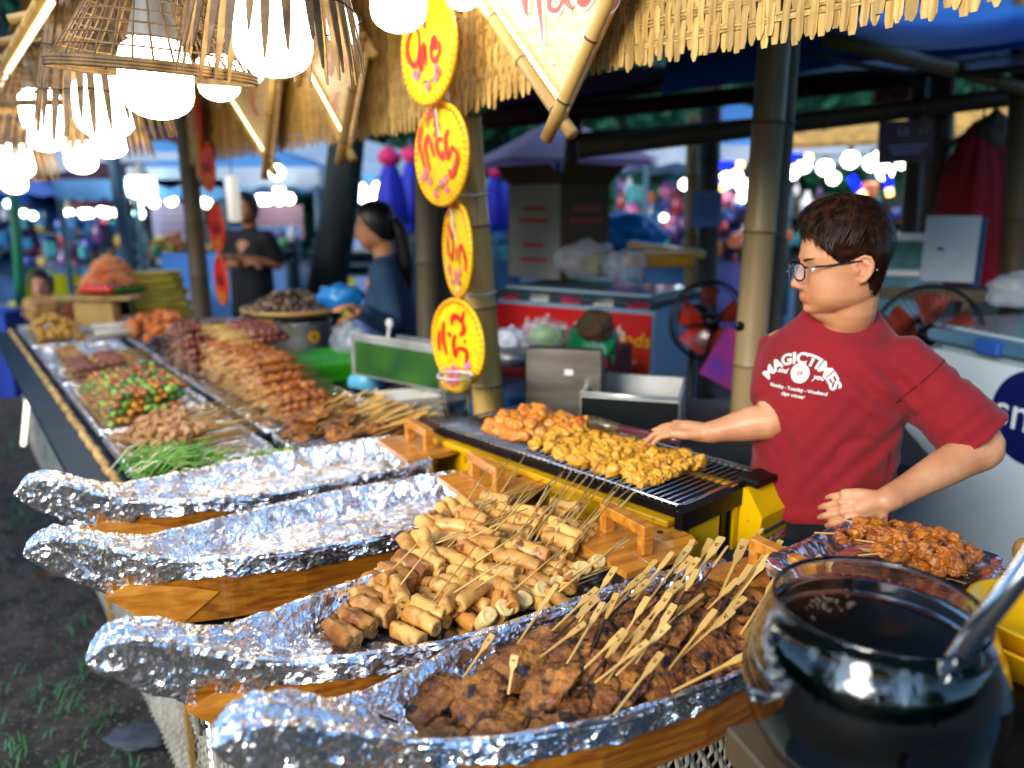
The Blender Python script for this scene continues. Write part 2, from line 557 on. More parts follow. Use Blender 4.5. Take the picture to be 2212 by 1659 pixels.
def boat_foil(seed, hem=.040, x1=1.0, stain=False):
    nu, nv = 250, 110
    mb = MB()
    # v stations: outer left hem -> gunwale -> inner wall -> floor -> mirrored
    V = []
    for i in range(nu):
        t = i / (nu - 1)
        x = -.012 + (x1 + .012) * (t ** 1.15)
        w, zt, zb = bw(x), bt(x), bb(x)
        prow = max(0, min(1, (.24 - x) / .1))
        floor = ZF if x > .3 else ZF + (zt - .004 - ZF) * min(1, (.3 - x) / .14) ** .8
        if x > x1 - .06: floor = max(floor, ZF + (zt + .004 - ZF) * ((x - x1 + .06) / .06) ** 1.5)
        for j in range(nv):
            v = j / (nv - 1) * 2 - 1
            sgn = -1 if v < 0 else 1
            a = 1 - abs(v)                           # 0 at hem .. 1 at centre line
            hz = hem + .016 * noise.noise(Vector((x * 9, sgn * 3, seed))) + .006 * noise.noise(Vector((x * 40, sgn * 3, seed)))
            hz = max(0.012, hz)
            zh = zt - hz
            zh = zh + (zb - .001 - zh) * prow        # the prow is wrapped to its underside
            if a < .30:                              # outside
                q = a / .30
                z = zh + (zt - zh) * q
                y = (w + .007) * (1 - .04 * (1 - q) * (1 - prow)) 
                if prow > 0:
                    y = y * (1 - prow * .75 * (1 - (q ** .4))) 
            elif a < .36:                            # over the rim
                q = (a - .30) / .06
                z = zt + .004 * math.sin(q * PI)
                y = w + .007 - .016 * q * min(1, w / .04)
            elif a < .58:                            # inner wall
                q = (a - .36) / .22
                wi = max(.001, w - .009)
                z = zt + (floor - zt) * (q ** .85)
                y = wi - (.018 + .01 * q) * q * min(1, w / .06)
            else:
                q = (a - .58) / .42
                wi = max(.001, w - .009 - .028 * min(1, w / .06))
                z = floor + (.01 * q * (1 - min(1, max(0, (x - .12) / .12))))
                y = wi * (1 - q)
            p = Vector((x, sgn * y, z))
            V.append(p)
    Pn = np.array([tuple(p) for p in V]).reshape(nu, nv, 3)
    du = np.gradient(Pn, axis=0); dv = np.gradient(Pn, axis=1)
    nn = np.cross(dv, du); ln = np.linalg.norm(nn, axis=2, keepdims=True); nn = nn / np.maximum(ln, 1e-9)
    out = []
    for i in range(nu):
        for j in range(nv):
            p = Vector(Pn[i, j]); a = 1 - abs(j / (nv - 1) * 2 - 1)
            k = .95 if a < .34 or p.x < .25 else (.8 if a < .6 else .38)
            rim = .4 if .29 < a < .38 and p.x > .2 else 1
            dsp = (crumple(p, seed, .010, 18) + crumple(p, seed + 3, .0065, 48) + crumple(p, seed + 5, .0022, 130)) * k * rim
            out.append(p + Vector(nn[i, j]) * (dsp + (.002 if a < .3 else 0)))
    fs = []
    for i in range(nu - 1):
        for j in range(nv - 1):
            fs.append((i * nv + j, i * nv + j + 1, (i + 1) * nv + j + 1, (i + 1) * nv + j))
    mb.smooth = False
    mb.add(out, fs)
    return mb
def hull_side(sgn, ext=0.0):
    mb = MB()
    xs = [.13 + (BL - .13) * i / 36 for i in range(37)]
    vs = []
    for x in xs:
        w, zt, zb = bw(x) * .985, bt(x) - .009, bb(x)
        for (yy, z) in ((w * .80, zb - ext * min(1, (x - .13) / .08)), (w, zt), (w - .005, zt - .012), (w * .80 - .006, zb + .001 - ext * min(1, (x - .13) / .08))):
            vs.append((x, sgn * yy, z))
    fs = []
    for i in range(36):
        for k in range(4):
            a, b = i * 4 + k, i * 4 + (k + 1) % 4
            fs.append((a, b, b + 4, a + 4) if sgn > 0 else (b, a, a + 4, b + 4))
    mb.smooth = False
    return mb.add(vs, fs)
def make_boat(label, tip, ang, zb, seed, ext=.03, handle=True, stain=True, handle_dx=0, dz_tilt=0):
    t = thing('wooden_boat', label, 'serving boat', (tip.x, tip.y, zb), (0, dz_tilt, ang), 'foil lined wooden boats on the counter')
    for sg in (-1, 1):
        obj('side_plank', hull_side(sg, ext), m_boatwood, t)
    mb = MB(); mb.smooth = False
    # prow block: pale wood with a slanted joint
    prof = [(.115, .055), (.20, .002 - ext), (.25, .002 - ext), (.325, .040), (.27, .058), (.16, .078)]
    for sg in (1,):
        vs = []
        for x, z in prof:
            w = bw(x) * (.80 + .2 * min(1, (z + ext) / (.11 + ext))) + .0022
            vs.append((x, w, z)); vs.append((x, -w, z))
        n = len(prof)
        fs = [tuple(2 * i for i in range(n)), tuple(2 * i + 1 for i in reversed(range(n)))]
        fs += [(2 * i, 2 * i + 1, 2 * ((i + 1) % n) + 1, 2 * ((i + 1) % n)) for i in range(n)]
        mb.add(vs, fs)
    obj('prow_block', mb, m_boatwood2, t)
    mb = MB(); mb.smooth = False
    xs = [.2 + (BL - .2) * i / 20 for i in range(21)]
    vs = []
    for x in xs:
        w = bw(x) * .84
        w *= .93; vs += [(x, w, -ext), (x, -w, -ext), (x, -w, .012), (x, w, .012)]
    mb.add(vs, [tuple(i * 4 + k for k in (0, 4, 5, 1)) for i in range(20)] + [tuple(i * 4 + k for k in (3, 2, 6, 7)) for i in range(20)])
    obj('bottom_board', mb, m_boatwood, t)
    mb = MB()
    mb.box((BL - .008, 0, .055), (.016, bw(BL) * 1.86, .10))
    obj('transom', mb, m_boatwood, t)
    mb = MB()
    mb.prism([(BL - .09, -.118), (BL + .045, -.112), (BL + .135, -.085), (BL + .150, -.05), (BL + .150, .05), (BL + .135, .085), (BL + .045, .112), (BL - .09, .118)], .108, .122)
    obj('stern_deck', mb, m_boatwood2, t)
    mb = MB(); mb.smooth = False
    c = [(BL + .10 + .008 * math.cos(a * PI / 5), .0 + .008 * math.sin(a * PI / 5)) for a in range(10)]
    mb.prism(c, .1222, .1229)
    obj('peg_hole', mb, m_char, t)
    if handle:
        hx = BL + .0 + handle_dx
        h = MB(); h.box((hx, 0, .176), (.028, .155, .024), bev=.002)
        hd = obj('handle', h, m_boatwood2, t)
        for sg in (-1, 1):
            g = MB(); g.box((hx, sg * .066, .1428), (.026, .022, .0415), bev=.0015)
            obj('handle_post', g, m_boatwood2, hd)
    obj('foil_liner', boat_foil(seed), m_foil, t)
    return t
BOATS = {}
specs = [
    ('empty foil lined wooden boat farthest from the camera, beside the chopped herbs tray', (45, 1060), (905, 962), .80, 1),
    ('empty foil lined wooden boat between the spring roll boat and the farthest boat', (68, 1185), (1050, 1045), .80, 2),
    ('foil lined wooden boat heaped with skewered spring rolls', (205, 1410), (1350, 1172), .80, 3),
    ('foil lined wooden boat heaped with browned meat patties on picks, nearest the camera', (478, 1600), (1690, 1262), .80, 4)]
for i, (lb, a, b, z, sd) in enumerate(specs):
    pa = P(a[0], a[1], z + .17); pb = P(b[0], b[1], z + .115)
    d = pb - pa
    ang = math.atan2(d.y, d.x)
    bsc = d.xy.length / BL
    BOATS[i] = (make_boat(lb, pa, ang, z, sd, 0 if i == 0 else .03), pa, ang, z, bsc); BOATS[i][0].scale = (bsc,) * 3
    #print('boat', i, round(d.xy.length, 3), round(math.degrees(ang), 1), tuple(round(c, 2) for c in pa))
# each of the three nearer boats rests on a stand covered in woven rattan
for i in (1, 2, 3):
    _, p, a, zb, k_ = BOATS[i]
    t = thing('boat_stand', 'woven rattan covered stand under the %s wooden boat' % ('second farthest', 'spring roll', 'meat patty')[i - 1], 'stand', (p.x, p.y, .52), (0, 0, a), 'rattan stands under the boats')
    mb = MB(); mb.box((.60, .0, .124), (.70, .17, .245)); obj('core', mb, m_black, t)
    mb = MB()
    for q in range(58):
        x = .245 + q * .0125; ns = 12; ring = []
        for j in range(ns + 1):
            z = .247 - .24 * j / ns; y = -.092 - .004 * (1 if (j + q) % 2 else -1); xx = x + .0025 * math.sin(z * 80 + q * 2)
            ring += [(xx - .0052, y, z), (xx, y - .003, z), (xx + .0052, y, z)]
        mb.add(ring, [(j * 3 + e, j * 3 + e + 3, j * 3 + e + 4, j * 3 + e + 1) for j in range(ns) for e in range(2)])
    for q in range(15):
        y = .087 - q * .0125; ns = 12; ring = []
        for j in range(ns + 1):
            z = .247 - .24 * j / ns; x = .244 - .004 * (1 if (j + q) % 2 else -1)
            ring += [(x, y + .0052, z), (x - .003, y, z), (x, y - .0052, z)]
        mb.add(ring, [(j * 3 + e, j * 3 + e + 3, j * 3 + e + 4, j * 3 + e + 1) for j in range(ns) for e in range(2)])
    obj('woven_cover', mb, m_rat, t)['kind'] = 'stuff'
def BP(i, x, y, z):                               # boat-local to world
    _, p, a, zb, k = BOATS[i]
    c, s = math.cos(a) * k, math.sin(a) * k
    return Vector((p.x + x * c - y * s, p.y + x * s + y * c, zb + z))
def BL_(i, w):                                    # world to boat-local
    _, p, a, zb = BOATS[i]
    dx, dy = w.x - p.x, w.y - p.y
    c, s = math.cos(a), math.sin(a)
    return (dx * c + dy * s, -dx * s + dy * c)
# ------------------------------------------------------------------ spring rolls on skewers
m_roll = mat('fried_pastry', '#d8a652', .42, col2='#ac641a', scale=22, lo=.46, hi=.74, bump=.0012, bscale=70, rand=.2, sss=.15, coat=.2, spots='#8f5018', sscale=42, sth=(.56, .72))
m_roll_pale = mat('pale_pastry', '#dcc07a', .45, col2='#c59d55', scale=20, lo=.5, hi=.75, bump=.001, bscale=70, rand=.08, sss=.2)
m_crisp = mat('crisp_batter', '#b5782c', .5, col2='#7d4312', scale=22, bump=.0025, bscale=60, spots='#cfa05a', sscale=25, sth=(.5, .65), rand=.12)
m_fill = mat('roll_filling', '#7d5424', .6, col2='#b58542', scale=90, bump=.001, bscale=200)
def roll_mesh(seed, rough=0.0, L=.076, r=.0155):
    rnd = random.Random(seed)
    mb = MB()
    n = 20 if not rough else 28
    st = [(-.5, .22, .0005), (-.503, .45, .0022), (-.505, .70, .0004), (-.495, .90, 0), (-.465, .99, 0), (-.38, 1.03, 0), (-.25, 1, 0), (-.1, 1.03, 0), (.05, 1, 0), (.2, 1.03, 0), (.35, 1.02, 0), (.46, .99, 0), (.495, .90, 0), (.505, .70, .0004), (.503, .45, .0022), (.5, .22, .0005)]
    vs = []
    ph = rnd.uniform(0, 6)
    for i, (yy, rr, ins) in enumerate(st):
        for k in range(n):
            a = 2 * PI * k / n
            sp = ((a / (2 * PI) + yy * .15) % 1.0)
            q = r * rr * (1 + .09 * sp - .04)
            p = Vector((math.cos(a + ph) * q, yy * L, math.sin(a + ph) * q))
            d = noise.noise(p * 60 + Vector((seed * 3.3, 0, 0))) * .0034 + noise.noise(p * 170 + Vector((seed, 9, 0))) * .0013
            if rough: d = noise.noise(p * 75 + Vector((seed * 3.3, 0, 0))) * .009 + abs(noise.noise(p * 200 + Vector((0, seed, 0)))) * .007 + noise.noise(p * 38 + Vector((seed, seed, 0))) * .006
            p = p * (1 + d / max(q, .004))
            p.y = yy * L - math.copysign(ins, yy) + noise.noise(p * 90) * .0015
            p.z *= .9
            p.x += .004 * math.cos(yy * 3 + seed)  # slight bow
            vs.append(p)
    c0 = len(vs)
    vs += [Vector((.001, -L / 2 + .002, 0)), Vector((0, L / 2 - .002, .001))]
    fs = []
    for i in range(len(st) - 1):
        for k in range(n):
            k2 = (k + 1) % n
            fs.append((i * n + k, i * n + k2, (i + 1) * n + k2, (i + 1) * n + k))
    mb.add(vs, fs)
    for k in range(n):
        mb.f.append((k, c0, (k + 1) % n)); mb.m.append(1); mb.sm.append(True)
        b = (len(st) - 1) * n
        mb.f.append((b + k, b + (k + 1) % n, c0 + 1)); mb.m.append(1); mb.sm.append(True)
    return mb.mesh('spring_roll')
ROLLS = [roll_mesh(i) for i in range(6)]
m_rollb = mat('browned_pastry', '#b8742a', .42, col2='#d8a04c', scale=20, bump=.0012, bscale=70, rand=.2, spots='#6e3610', sscale=38, sth=(.56, .68))
for i_, me in enumerate(ROLLS): me.materials.append(m_rollb if i_ % 3 == 2 else m_roll); me.materials.append(m_fill)
PALE = [roll_mesh(20 + i, L=.06, r=.0165) for i in range(3)]
for me in PALE: me.materials.append(m_roll_pale); me.materials.append(m_roll_pale)
CRISP = [roll_mesh(40 + i, rough=1, L=.092, r=.019) for i in range(4)]
for me in CRISP: me.materials.append(m_crisp); me.materials.append(m_crisp)
mb = MB(); mb.tube([(0, 0, 0), (.1, 0, .0003), (.25, .001, 0)], [.0018, .0020, .0014], 6)
STICK = mb.mesh('stick'); STICK.materials.append(m_skewer)
G_ROLL = 'skewered spring rolls piled in the third wooden boat'
def roll_skewer(pos, yaw, pitch, meshes, n, sp, label, group=G_ROLL, stick_from=-.012, tilt=0, yoff=0, stick=True, sticklen=1.0, name='spring_roll_skewer'):
    t = thing(name, label, 'skewer', pos, (tilt, -pitch, yaw), group)
    t.rotation_mode = 'XYZ'
    if stick:
        s = obj('stick', STICK, None, t); s.location = (stick_from, yoff, 0); s.scale = (sticklen, 1, 1)
    for k in range(n):
        r = obj('spring_roll', random.choice(meshes), None, t)
        r.location = (k * sp, yoff * 0 + random.gauss(0, .003), random.gauss(0, .001))
        r.rotation_euler = (random.gauss(0, .08), random.uniform(0, 6), random.gauss(0, .09))
    return t
lab_roll = 'golden spring rolls side by side on a bamboo skewer in the heaped boat'
rnd = random.Random(5)
def pix_to_boat3(x, y, h): return P(x, y, .80 + h)
# rows placed by where their lowest roll lies (picture point, height above boat base)
rows = []
for (x, y, h, yaw, n) in [
    (880, 1370, .075, 58, 3), (930, 1330, .075, 55, 3), (1000, 1330, .075, 60, 2), (905, 1255, .085, 52, 3), (985, 1265, .095, 56, 3), (930, 1215, .11, 60, 3),
    (1000, 1215, .115, 50, 3), (1060, 1260, .10, 57, 3), (1070, 1195, .125, 55, 3), (1030, 1175, .13, 62, 2), (1130, 1215, .12, 58, 3), (1115, 1145, .125, 54, 3),
    (1190, 1195, .11, 57, 3), (1010, 1140, .125, 60, 3), (1090, 1120, .13, 56, 2), (1170, 1145, .125, 52, 2), (1240, 1165, .11, 58, 2), (1200, 1110, .12, 55, 2),
    (1265, 1140, .11, 60, 1), (1290, 1150, .10, 50, 1), (960, 1160, .115, 63, 3), (1150, 1260, .09, 55, 3), (1080, 1290, .085, 59, 2), (1190, 1240, .09, 52, 2), (1060, 1100, .12, 58, 2),
    (1235, 1215, .08, 57, 2), (1260, 1185, .085, 53, 2), (880, 1300, .07, 60, 2), (1100, 1240, .085, 60, 3)]:
    roll_skewer(P(x, y, .80 + h), R(yaw + rnd.uniform(-6, 6)), R(rnd.uniform(6, 24)), ROLLS, min(n, 2) if rnd.random() < .5 else n, .0325, lab_roll)
# end-on rolls heaped at the far left of the boat, showing their rolled ends
for j, (x, y, h, n) in enumerate([(885, 1190, .12, 2), (925, 1145, .12, 2), (960, 1120, .12, 2), (985, 1105, .125, 2), (925, 1180, .13, 1)]):
    roll_skewer(P(x, y, .80 + h), R(30), R(8), ROLLS, n, .033, 'golden spring rolls showing their ends towards the empty boat, back left of the heap', tilt=R(25))
    
# pale rolls standing end-up along the near rim
for j, (x, y, h, n) in enumerate([(1050, 1338, .085, 2), (1125, 1300, .09, 2), (1195, 1268, .09, 2), (1250, 1235, .095, 2)]):
    roll_skewer(P(x, y, .80 + h), R(28), R(6), PALE, n, .034,
                'pale soft spring rolls standing end up along the near rim of the heaped boat', tilt=R(-48), group='pale spring rolls along the near rim')
for j, (x, y, h, n, yw, lb) in enumerate([(735, 1365, .075, 3, 50, 'three crusty brown battered rolls lying at the open left end of the spring roll heap'),
                          (790, 1290, .085, 3, 48, 'crusty brown battered rolls behind the first three, against the golden rolls'),
                          (860, 1245, .10, 2, 50, 'pair of pale crusted rolls at the top left of the heap, over the battered rolls')]):
    roll_skewer(P(x, y, .80 + h), R(yw), R(8), CRISP, n, .037, lb, group='crusty battered rolls at the left of the heap', name='battered_roll_skewer')
# bare sticks poking out of the pile towards the grill: longer, raised skewers whose rolls lie deeper in the heap
tips = [((1290, 1330), (1130, 1070))]
pairs = [((1085, 1245), (1245, 1003)), ((1075, 1255), (1265, 1008)), ((1040, 1260), (1215, 1025)), ((1120, 1265), (1290, 1025)), ((1170, 1240), (1335, 1045)),
         ((1190, 1200), (1362, 1055)), ((1160, 1270), (1320, 1085)), ((1100, 1180), (1225, 1060)), ((1140, 1200), (1285, 1070)), ((1060, 1160), (1150, 1040)),
         ((1020, 1180), (1165, 1045)), ((990, 1240), (1140, 1140)), ((1080, 1300), (1210, 1190)), ((1180, 1300), (1355, 1160)), ((950, 1300), (1100, 1205)),
         ((830, 1250), (905, 1170)), ((845, 1290), (935, 1175)), ((1000, 1290), (1120, 1210)), ((1210, 1260), (1360, 1165)), ((1130, 1150), (1185, 1048)), ((960, 1190), (1080, 1130))]
for (a, b) in pairs:
    pa = P(a[0], a[1], .80 + .10); pb = P(b[0], b[1], .80 + .195)
    d = pb - pa
    t = thing('spring_roll_skewer', 'golden spring rolls deep in the heap with a long bare stick raised towards the grill', 'skewer', pa, aim(d), G_ROLL)
    s = obj('stick', STICK, None, t); s.scale = (d.length / .25, 1, 1)
    for k in range(2):
        r = obj('spring_roll', random.choice(ROLLS), None, t); r.location = (k * .0275 - .01, rnd.gauss(0, .002), -.006); r.rotation_euler = (0, rnd.uniform(0, 6), rnd.gauss(0, .08))

# ------------------------------------------------------------------ meat patties on paddle picks
m_patty = mat('browned_meat', '#76400f', .5, col2='#b4742a', scale=34, lo=.42, hi=.68, bump=.004, bscale=150, spots='#1c0a04', sscale=40, sth=(.5, .62), rand=.2, coat=.12)
def patty_mesh(seed, a=.052, b=.031, c=.0085):
    mb = MB()
    vs, fs = ICO[5]
    out = []
    for v in vs:
        p = Vector(v)
        k = 1 + .16 * noise.noise(p * 1.6 + Vector((seed * 2.2, 1, 4))) + .07 * noise.noise(p * 4 + Vector((seed * 2.2, 3, 4)))
        q = Vector((p.x * a * k, p.y * b * k, math.copysign(abs(p.z) ** .7, p.z) * c))
        q += p * (.0036 * noise.noise(q * 75 + Vector((seed, 0, 0))) + .0022 * noise.noise(q * 180 + Vector((seed, 7, 0))) + .001 * noise.noise(q * 420))
        q.z += .004 * math.sin(q.x * 40 + seed)
        out.append(q)
    mb.add(out, fs)
    me = mb.mesh('patty'); me.materials.append(m_patty)
    return me
PATTY = [patty_mesh(i, .052 + .007 * (i % 3 - 1), .030 + .004 * (i % 2)) for i in range(6)]
m_pick = mat('bamboo_pick', '#d6ad62', .5, col2='#b98a3e', scale=12, stretch=(.15, 1, 1), rand=.12, bump=.0003, bscale=60)
def pick_mesh(char):
    mb = MB(); mb.smooth = False
    prof = [(0, .0016), (.075, .0019), (.088, .0042), (.092, .0058), (.125, .0062), (.128, .0050)]
    vs = []
    for x, w in prof:
        vs += [(x, w, .0011), (x, -w, .0011), (x, -w, -.0011), (x, w, -.0011)]
    mb.add(vs[:], [(i * 4 + k, i * 4 + (k + 1) % 4, i * 4 + 4 + (k + 1) % 4, i * 4 + 4 + k) for i in range(5) for k in range(4)] + [(20, 21, 22, 23)])
    if char:
        for i in range(4): mb.m[i] = 1
    me = mb.mesh('pick'); me.materials.append(m_pick); me.materials.append(m_char)
    return me
PICK = [pick_mesh(0), pick_mesh(1), pick_mesh(0)]
mb = MB(); mb.smooth = False
for (dx, dy, r) in ((0, 0, .0021), (.0036, -.0026, .0010), (.0042, -.0008, .0011), (.0042, .001, .0011), (.0034, .0028, .0010)):
    c = [(.108 + dx + r * math.cos(a * PI / 4), dy + r * math.sin(a * PI / 4), .00128) for a in range(8)]
    mb.add(c, [tuple(range(8))])
PAW = mb.mesh('paw_mark'); PAW.materials.append(mat('burnt_brand', '#4a2a14', .7))
G_PAT = 'browned meat patties on paddle picks in the nearest wooden boat'
def patty_skewer(pos, yaw, pitch, label, group=G_PAT, pick=True, paw=True, roll=0, ppitch=None, mesh=None):
    t = thing('meat_patty_skewer', label, 'skewer', pos, (roll, -pitch, yaw), group)
    o = obj('patty', mesh or rnd.choice(PATTY), None, t); o.rotation_euler = (0, 0, rnd.choice((0, PI)) + rnd.gauss(0, .2))
    o.scale = (rnd.uniform(.98, 1.22), rnd.uniform(.98, 1.2), 1.05)
    if pick:
        p = obj('pick', rnd.choice(PICK), None, t); p.location = (.035, rnd.gauss(0, .004), .006); p.rotation_euler = (rnd.uniform(-.5, .5), -(ppitch if ppitch is not None else rnd.uniform(.1, .35)), rnd.gauss(0, .12))
        if paw:
            obj('paw_mark', PAW, None, p)
    return t
# heap: shingled rows along the boat
lab_p = 'browned meat patty with a pale paddle ended pick, in the thick of the nearest boat'
for ix in range(11):
    for iy in range(4):
        x = .46 + ix * .047 + rnd.gauss(0, .008)
        y = -.090 + iy * .060 + rnd.gauss(0, .006)
        if abs(y) > bw(x) - .035: y = math.copysign(bw(x) - .035, y)
        top = .072 + .036 * (1 - (y / .14) ** 2) * min(1, (x - .38) / .1)
        w = BP(3, x, y, top + rnd.uniform(-.006, .008))
        yaw = R(rnd.uniform(30, 54))
        patty_skewer(w, yaw, R(rnd.uniform(6, 17)), lab_p, pick=(rnd.random() < .8), paw=rnd.random() < .6, roll=rnd.gauss(0, .25))
for ix in range(12):                       # lower filling layer
    for iy in range(3):
        x = .45 + ix * .044; y = -.08 + iy * .08
        patty_skewer(BP(3, x, y, .066), R(rnd.uniform(20, 80)), 0, lab_p, pick=False)
near = [((925, 1585), .072, 15, 'dark patty lying flattest at the left end, below the scorched pick'), ((920, 1510), .082, 35, 'patty leaning at the left end just above the lowest one'),
        ((1080, 1580), .078, 75, 'upright oval patty second from the left at the near rim'), ((1035, 1510), .092, 70, 'dark charred patty between the two left end patties'),
        ((1220, 1560), .088, 30, 'largest patty at the near rim, browned with golden edge'), ((1120, 1440), .105, 50, 'patty with a short upright pick at the top left of the heap'), ((1185, 1490), .10, 55, 'patty with golden sheen in the middle of the left end')]
for (xy, h, yw, lb) in near:
    o = patty_skewer(P(xy[0], xy[1], .80 + h), R(yw), R(8), lb, pick=False, mesh=PATTY[near.index((xy, h, yw, lb)) % 6])
    o.scale = (1.12, 1.12, 1.1)
def loose_pick(a, b, ha, hb, label, char=False):
    pa, pb = P(a[0], a[1], .80 + ha), P(b[0], b[1], .80 + hb)
    t = obj('bamboo_pick', PICK[1 if char else 0], None); tag(t, label, 'pick', 'paddle picks stuck in the patties')
    t.location = pa; t.rotation_euler = aim(pb - pa); s = (pb - pa).length / .128; t.scale = (s, max(1, s * .9), 1)
    if not char: obj('paw_mark', PAW, None, t)
    return t
loose_pick((860, 1560), (722, 1512), .10, .125, 'scorched black pick jutting left over the rim of the nearest boat', True)
loose_pick((1098, 1500), (1112, 1415), .11, .15, 'short pick standing upright in the leftmost patties')
loose_pick((1000, 1465), (1065, 1370), .10, .15, 'pick leaning over the foil at the left end of the patty heap')
for (a, b, lb) in [((1325, 1545), (1430, 1410), 'paw branded pick over the nearest patties'), ((1285, 1475), (1400, 1385), 'pick lying low across the near patties'), ((1450, 1495), (1640, 1400), 'long pick lying farthest right over the near rim'),
               ((1240, 1465), (1350, 1360), 'pick across the middle of the near half'), ((1330, 1460), (1445, 1350), 'broad pick across the heap centre'), ((1160, 1425), (1265, 1345), 'pick at the left middle of the heap'),
               ((1345, 1395), (1450, 1280), 'pale pick in the middle of the heap'), ((1180, 1375), (1290, 1270), 'brown pick near the far rim'), ((1250, 1345), (1330, 1225), 'tall pick at the far rim'),
               ((1400, 1300), (1490, 1180), 'pick standing tallest by the stern'), ((1470, 1290), (1560, 1160), 'pick raised over the stern foil'), ((1545, 1310), (1610, 1165), 'brown pick crossing the stern handle'),
               ((1560, 1330), (1655, 1200), 'pick raised by the right rim'), ((1600, 1370), (1685, 1240), 'rightmost raised pick by the glass bowl'), ((1505, 1385), (1610, 1290), 'pick lying over the right patties')]:
    loose_pick(a, b, .115, .165, lb)
# ------------------------------------------------------------------ gas grill with chicken skewers
m_yel = mat('yellow_enamel', '#d9a400', .38, col2='#c08a00', scale=6, spots='#5a4010', sscale=38, sth=(.63, .72), bump=.0003, bscale=50, coat=.3)
m_yel2 = mat('yellow_panel', '#e0b400', .35, col2='#c99a00', scale=5, spots='#7a5a10', sscale=60, sth=(.68, .76))
m_chrome = mat('chrome_wire', '#c9ccce', .2, 1)
GZ = .955
g0 = P(938, 925, GZ); g1 = P(1470, 1108, GZ)          # front top edge, far and near ends
gd = (g1 - g0); GL = gd.length; gang = math.atan2(gd.y, gd.x)
gb = P(1088, 882, GZ)
GW = .36
print('grill', GL, math.degrees(gang), (gb - g0).length)
gr = thing('gas_grill', 'yellow gas grill with black frame and chrome rods behind the boats', 'grill', g0, (0, 0, gang))
# local: x along the front (away end 0 -> near end GL), y = towards the seller
mb = MB()
mb.box((GL / 2, .012, -.009), (GL, .012, .018)); mb.box((GL / 2, GW - .012, -.018), (GL, .012, .036))
mb.box((.006, GW / 2, -.018), (.012, GW - .05, .036)); mb.box((GL - .0, GW / 2, -.02), (.02, GW + .012, .042))
obj('frame', mb, m_black, gr)
mb = MB(); mb.box((GL / 2, GW / 2, -.052), (GL - .03, GW - .03, .012))
obj('fire_tray', mb, mat('sooty_tray', '#0a0806', .75, col2='#241208', scale=12), gr)
mb = MB(); mb.smooth = False
mb.box((GL / 2 - .01, .02, -.095), (GL - .03, .02, .115)); mb.box((GL / 2, GW - .02, -.095), (GL - .03, .02, .115)); mb.box((.02, GW / 2, -.095), (.02, GW - .06, .115))
obj('body', mb, m_yel, gr)
mb = MB()
mb.box((GL / 2 - .01, -.002, -.030), (GL - .02, .034, .016), bev=.003)
obj('drip_ledge', mb, m_yel, gr)
for nm, (x0, x1) in (('side_panel', (.04, .155)), ('side_panel', (.215, .36))):
    mb = MB(); mb.box((GL - .004, (x0 + x1) / 2, -.10), (.012, x1 - x0, .112), bev=.002)
    obj(nm, mb, m_yel2, gr)
mb = MB(); mb.box((GL - .012, .185, -.10), (.012, .066, .11)); mb.box((GL - .004, .168, -.10), (.006, .004, .1)); mb.box((GL - .004, .205, -.10), (.006, .004, .1))
obj('slot_panel', mb, m_black, gr)
mb = MB()
for x in (.0, GL - .06):
    for y in (.02, GW - .04): mb.box((x + .03, y + .01, -.155), (.03, .03, .012))
obj('foot', mb, m_black, gr)
# control box at the near far corner
cb = MB(); cb.smooth = False
cb.prism([(-.03, .0), (.035, .0), (.045, .022), (.045, .10), (-.03, .10)], 0, .16)
vs = [(0, 0, -.15), (.05, 0, -.15), (.06, 0, -.06), (.02, 0, .0), (0, 0, .0)]
mb = MB(); mb.smooth = False
mb.add([(GL + .004 + x, y, z) for y in (.235, .37) for x, _, z in vs], [(0, 1, 2, 3, 4), (9, 8, 7, 6, 5)] + [(i, i + 5, (i + 1) % 5 + 5, (i + 1) % 5) for i in range(5)])
box = obj('control_box', mb, m_yel2, gr)
mb = MB(); mb.smooth = False
def slope(u, v, off):      # point on lower sloped face of the control box: u across (0..1), v up (0..1)
    a = Vector((GL + .054, .235, -.15)); b = Vector((GL + .064, .235, -.06))
    p = a.lerp(b, v); p.y = .37 - .135 * u if False else .235 + .135 * u
    return p + Vector((off, 0, 0))
def sticker(u0, u1, v0, v1, off=.0012):
    q = MB(); q.smooth = False
    q.add([slope(u0, v0, off), slope(u1, v0, off), slope(u1, v1, off), slope(u0, v1, off)], [(0, 1, 2, 3)])
    return q
st = obj('warning_sticker', sticker(.12, .36, .12, .32), mat('green_print', '#1f7a2e', .4), box)
obj('warning_sticker', sticker(.36, .52, .12, .32), mat('orange_print', '#d05a10', .4), box)
obj('warning_sticker', sticker(.52, .95, .12, .32), mat('red_print', '#b81a1a', .4), box)
mb = MB(); mb.smooth = False
w_ = mat('white_print', '#e8e8e4', .5)
for (u0, u1, v0, v1) in ((.19, .21, .17, .28), (.15, .25, .16, .19), (.27, .33, .2, .25), (.4, .48, .16, .28), (.56, .9, .25, .28), (.56, .82, .16, .2)):
    q = sticker(u0, u1, v0, v1, .002); mb.add(q.v, q.f)
obj('sticker_print', mb, w_, box)
obj('name_plate', sticker(.14, .92, .45, .6), mat('plate_grey', '#8a8a72', .35, .6, col2='#4e4e44', scale=90), box)
mb = MB(); mb.box((GL + .01, .30, .008), (.06, .10, .018), bev=.004); obj('igniter_cover', mb, m_black, gr)
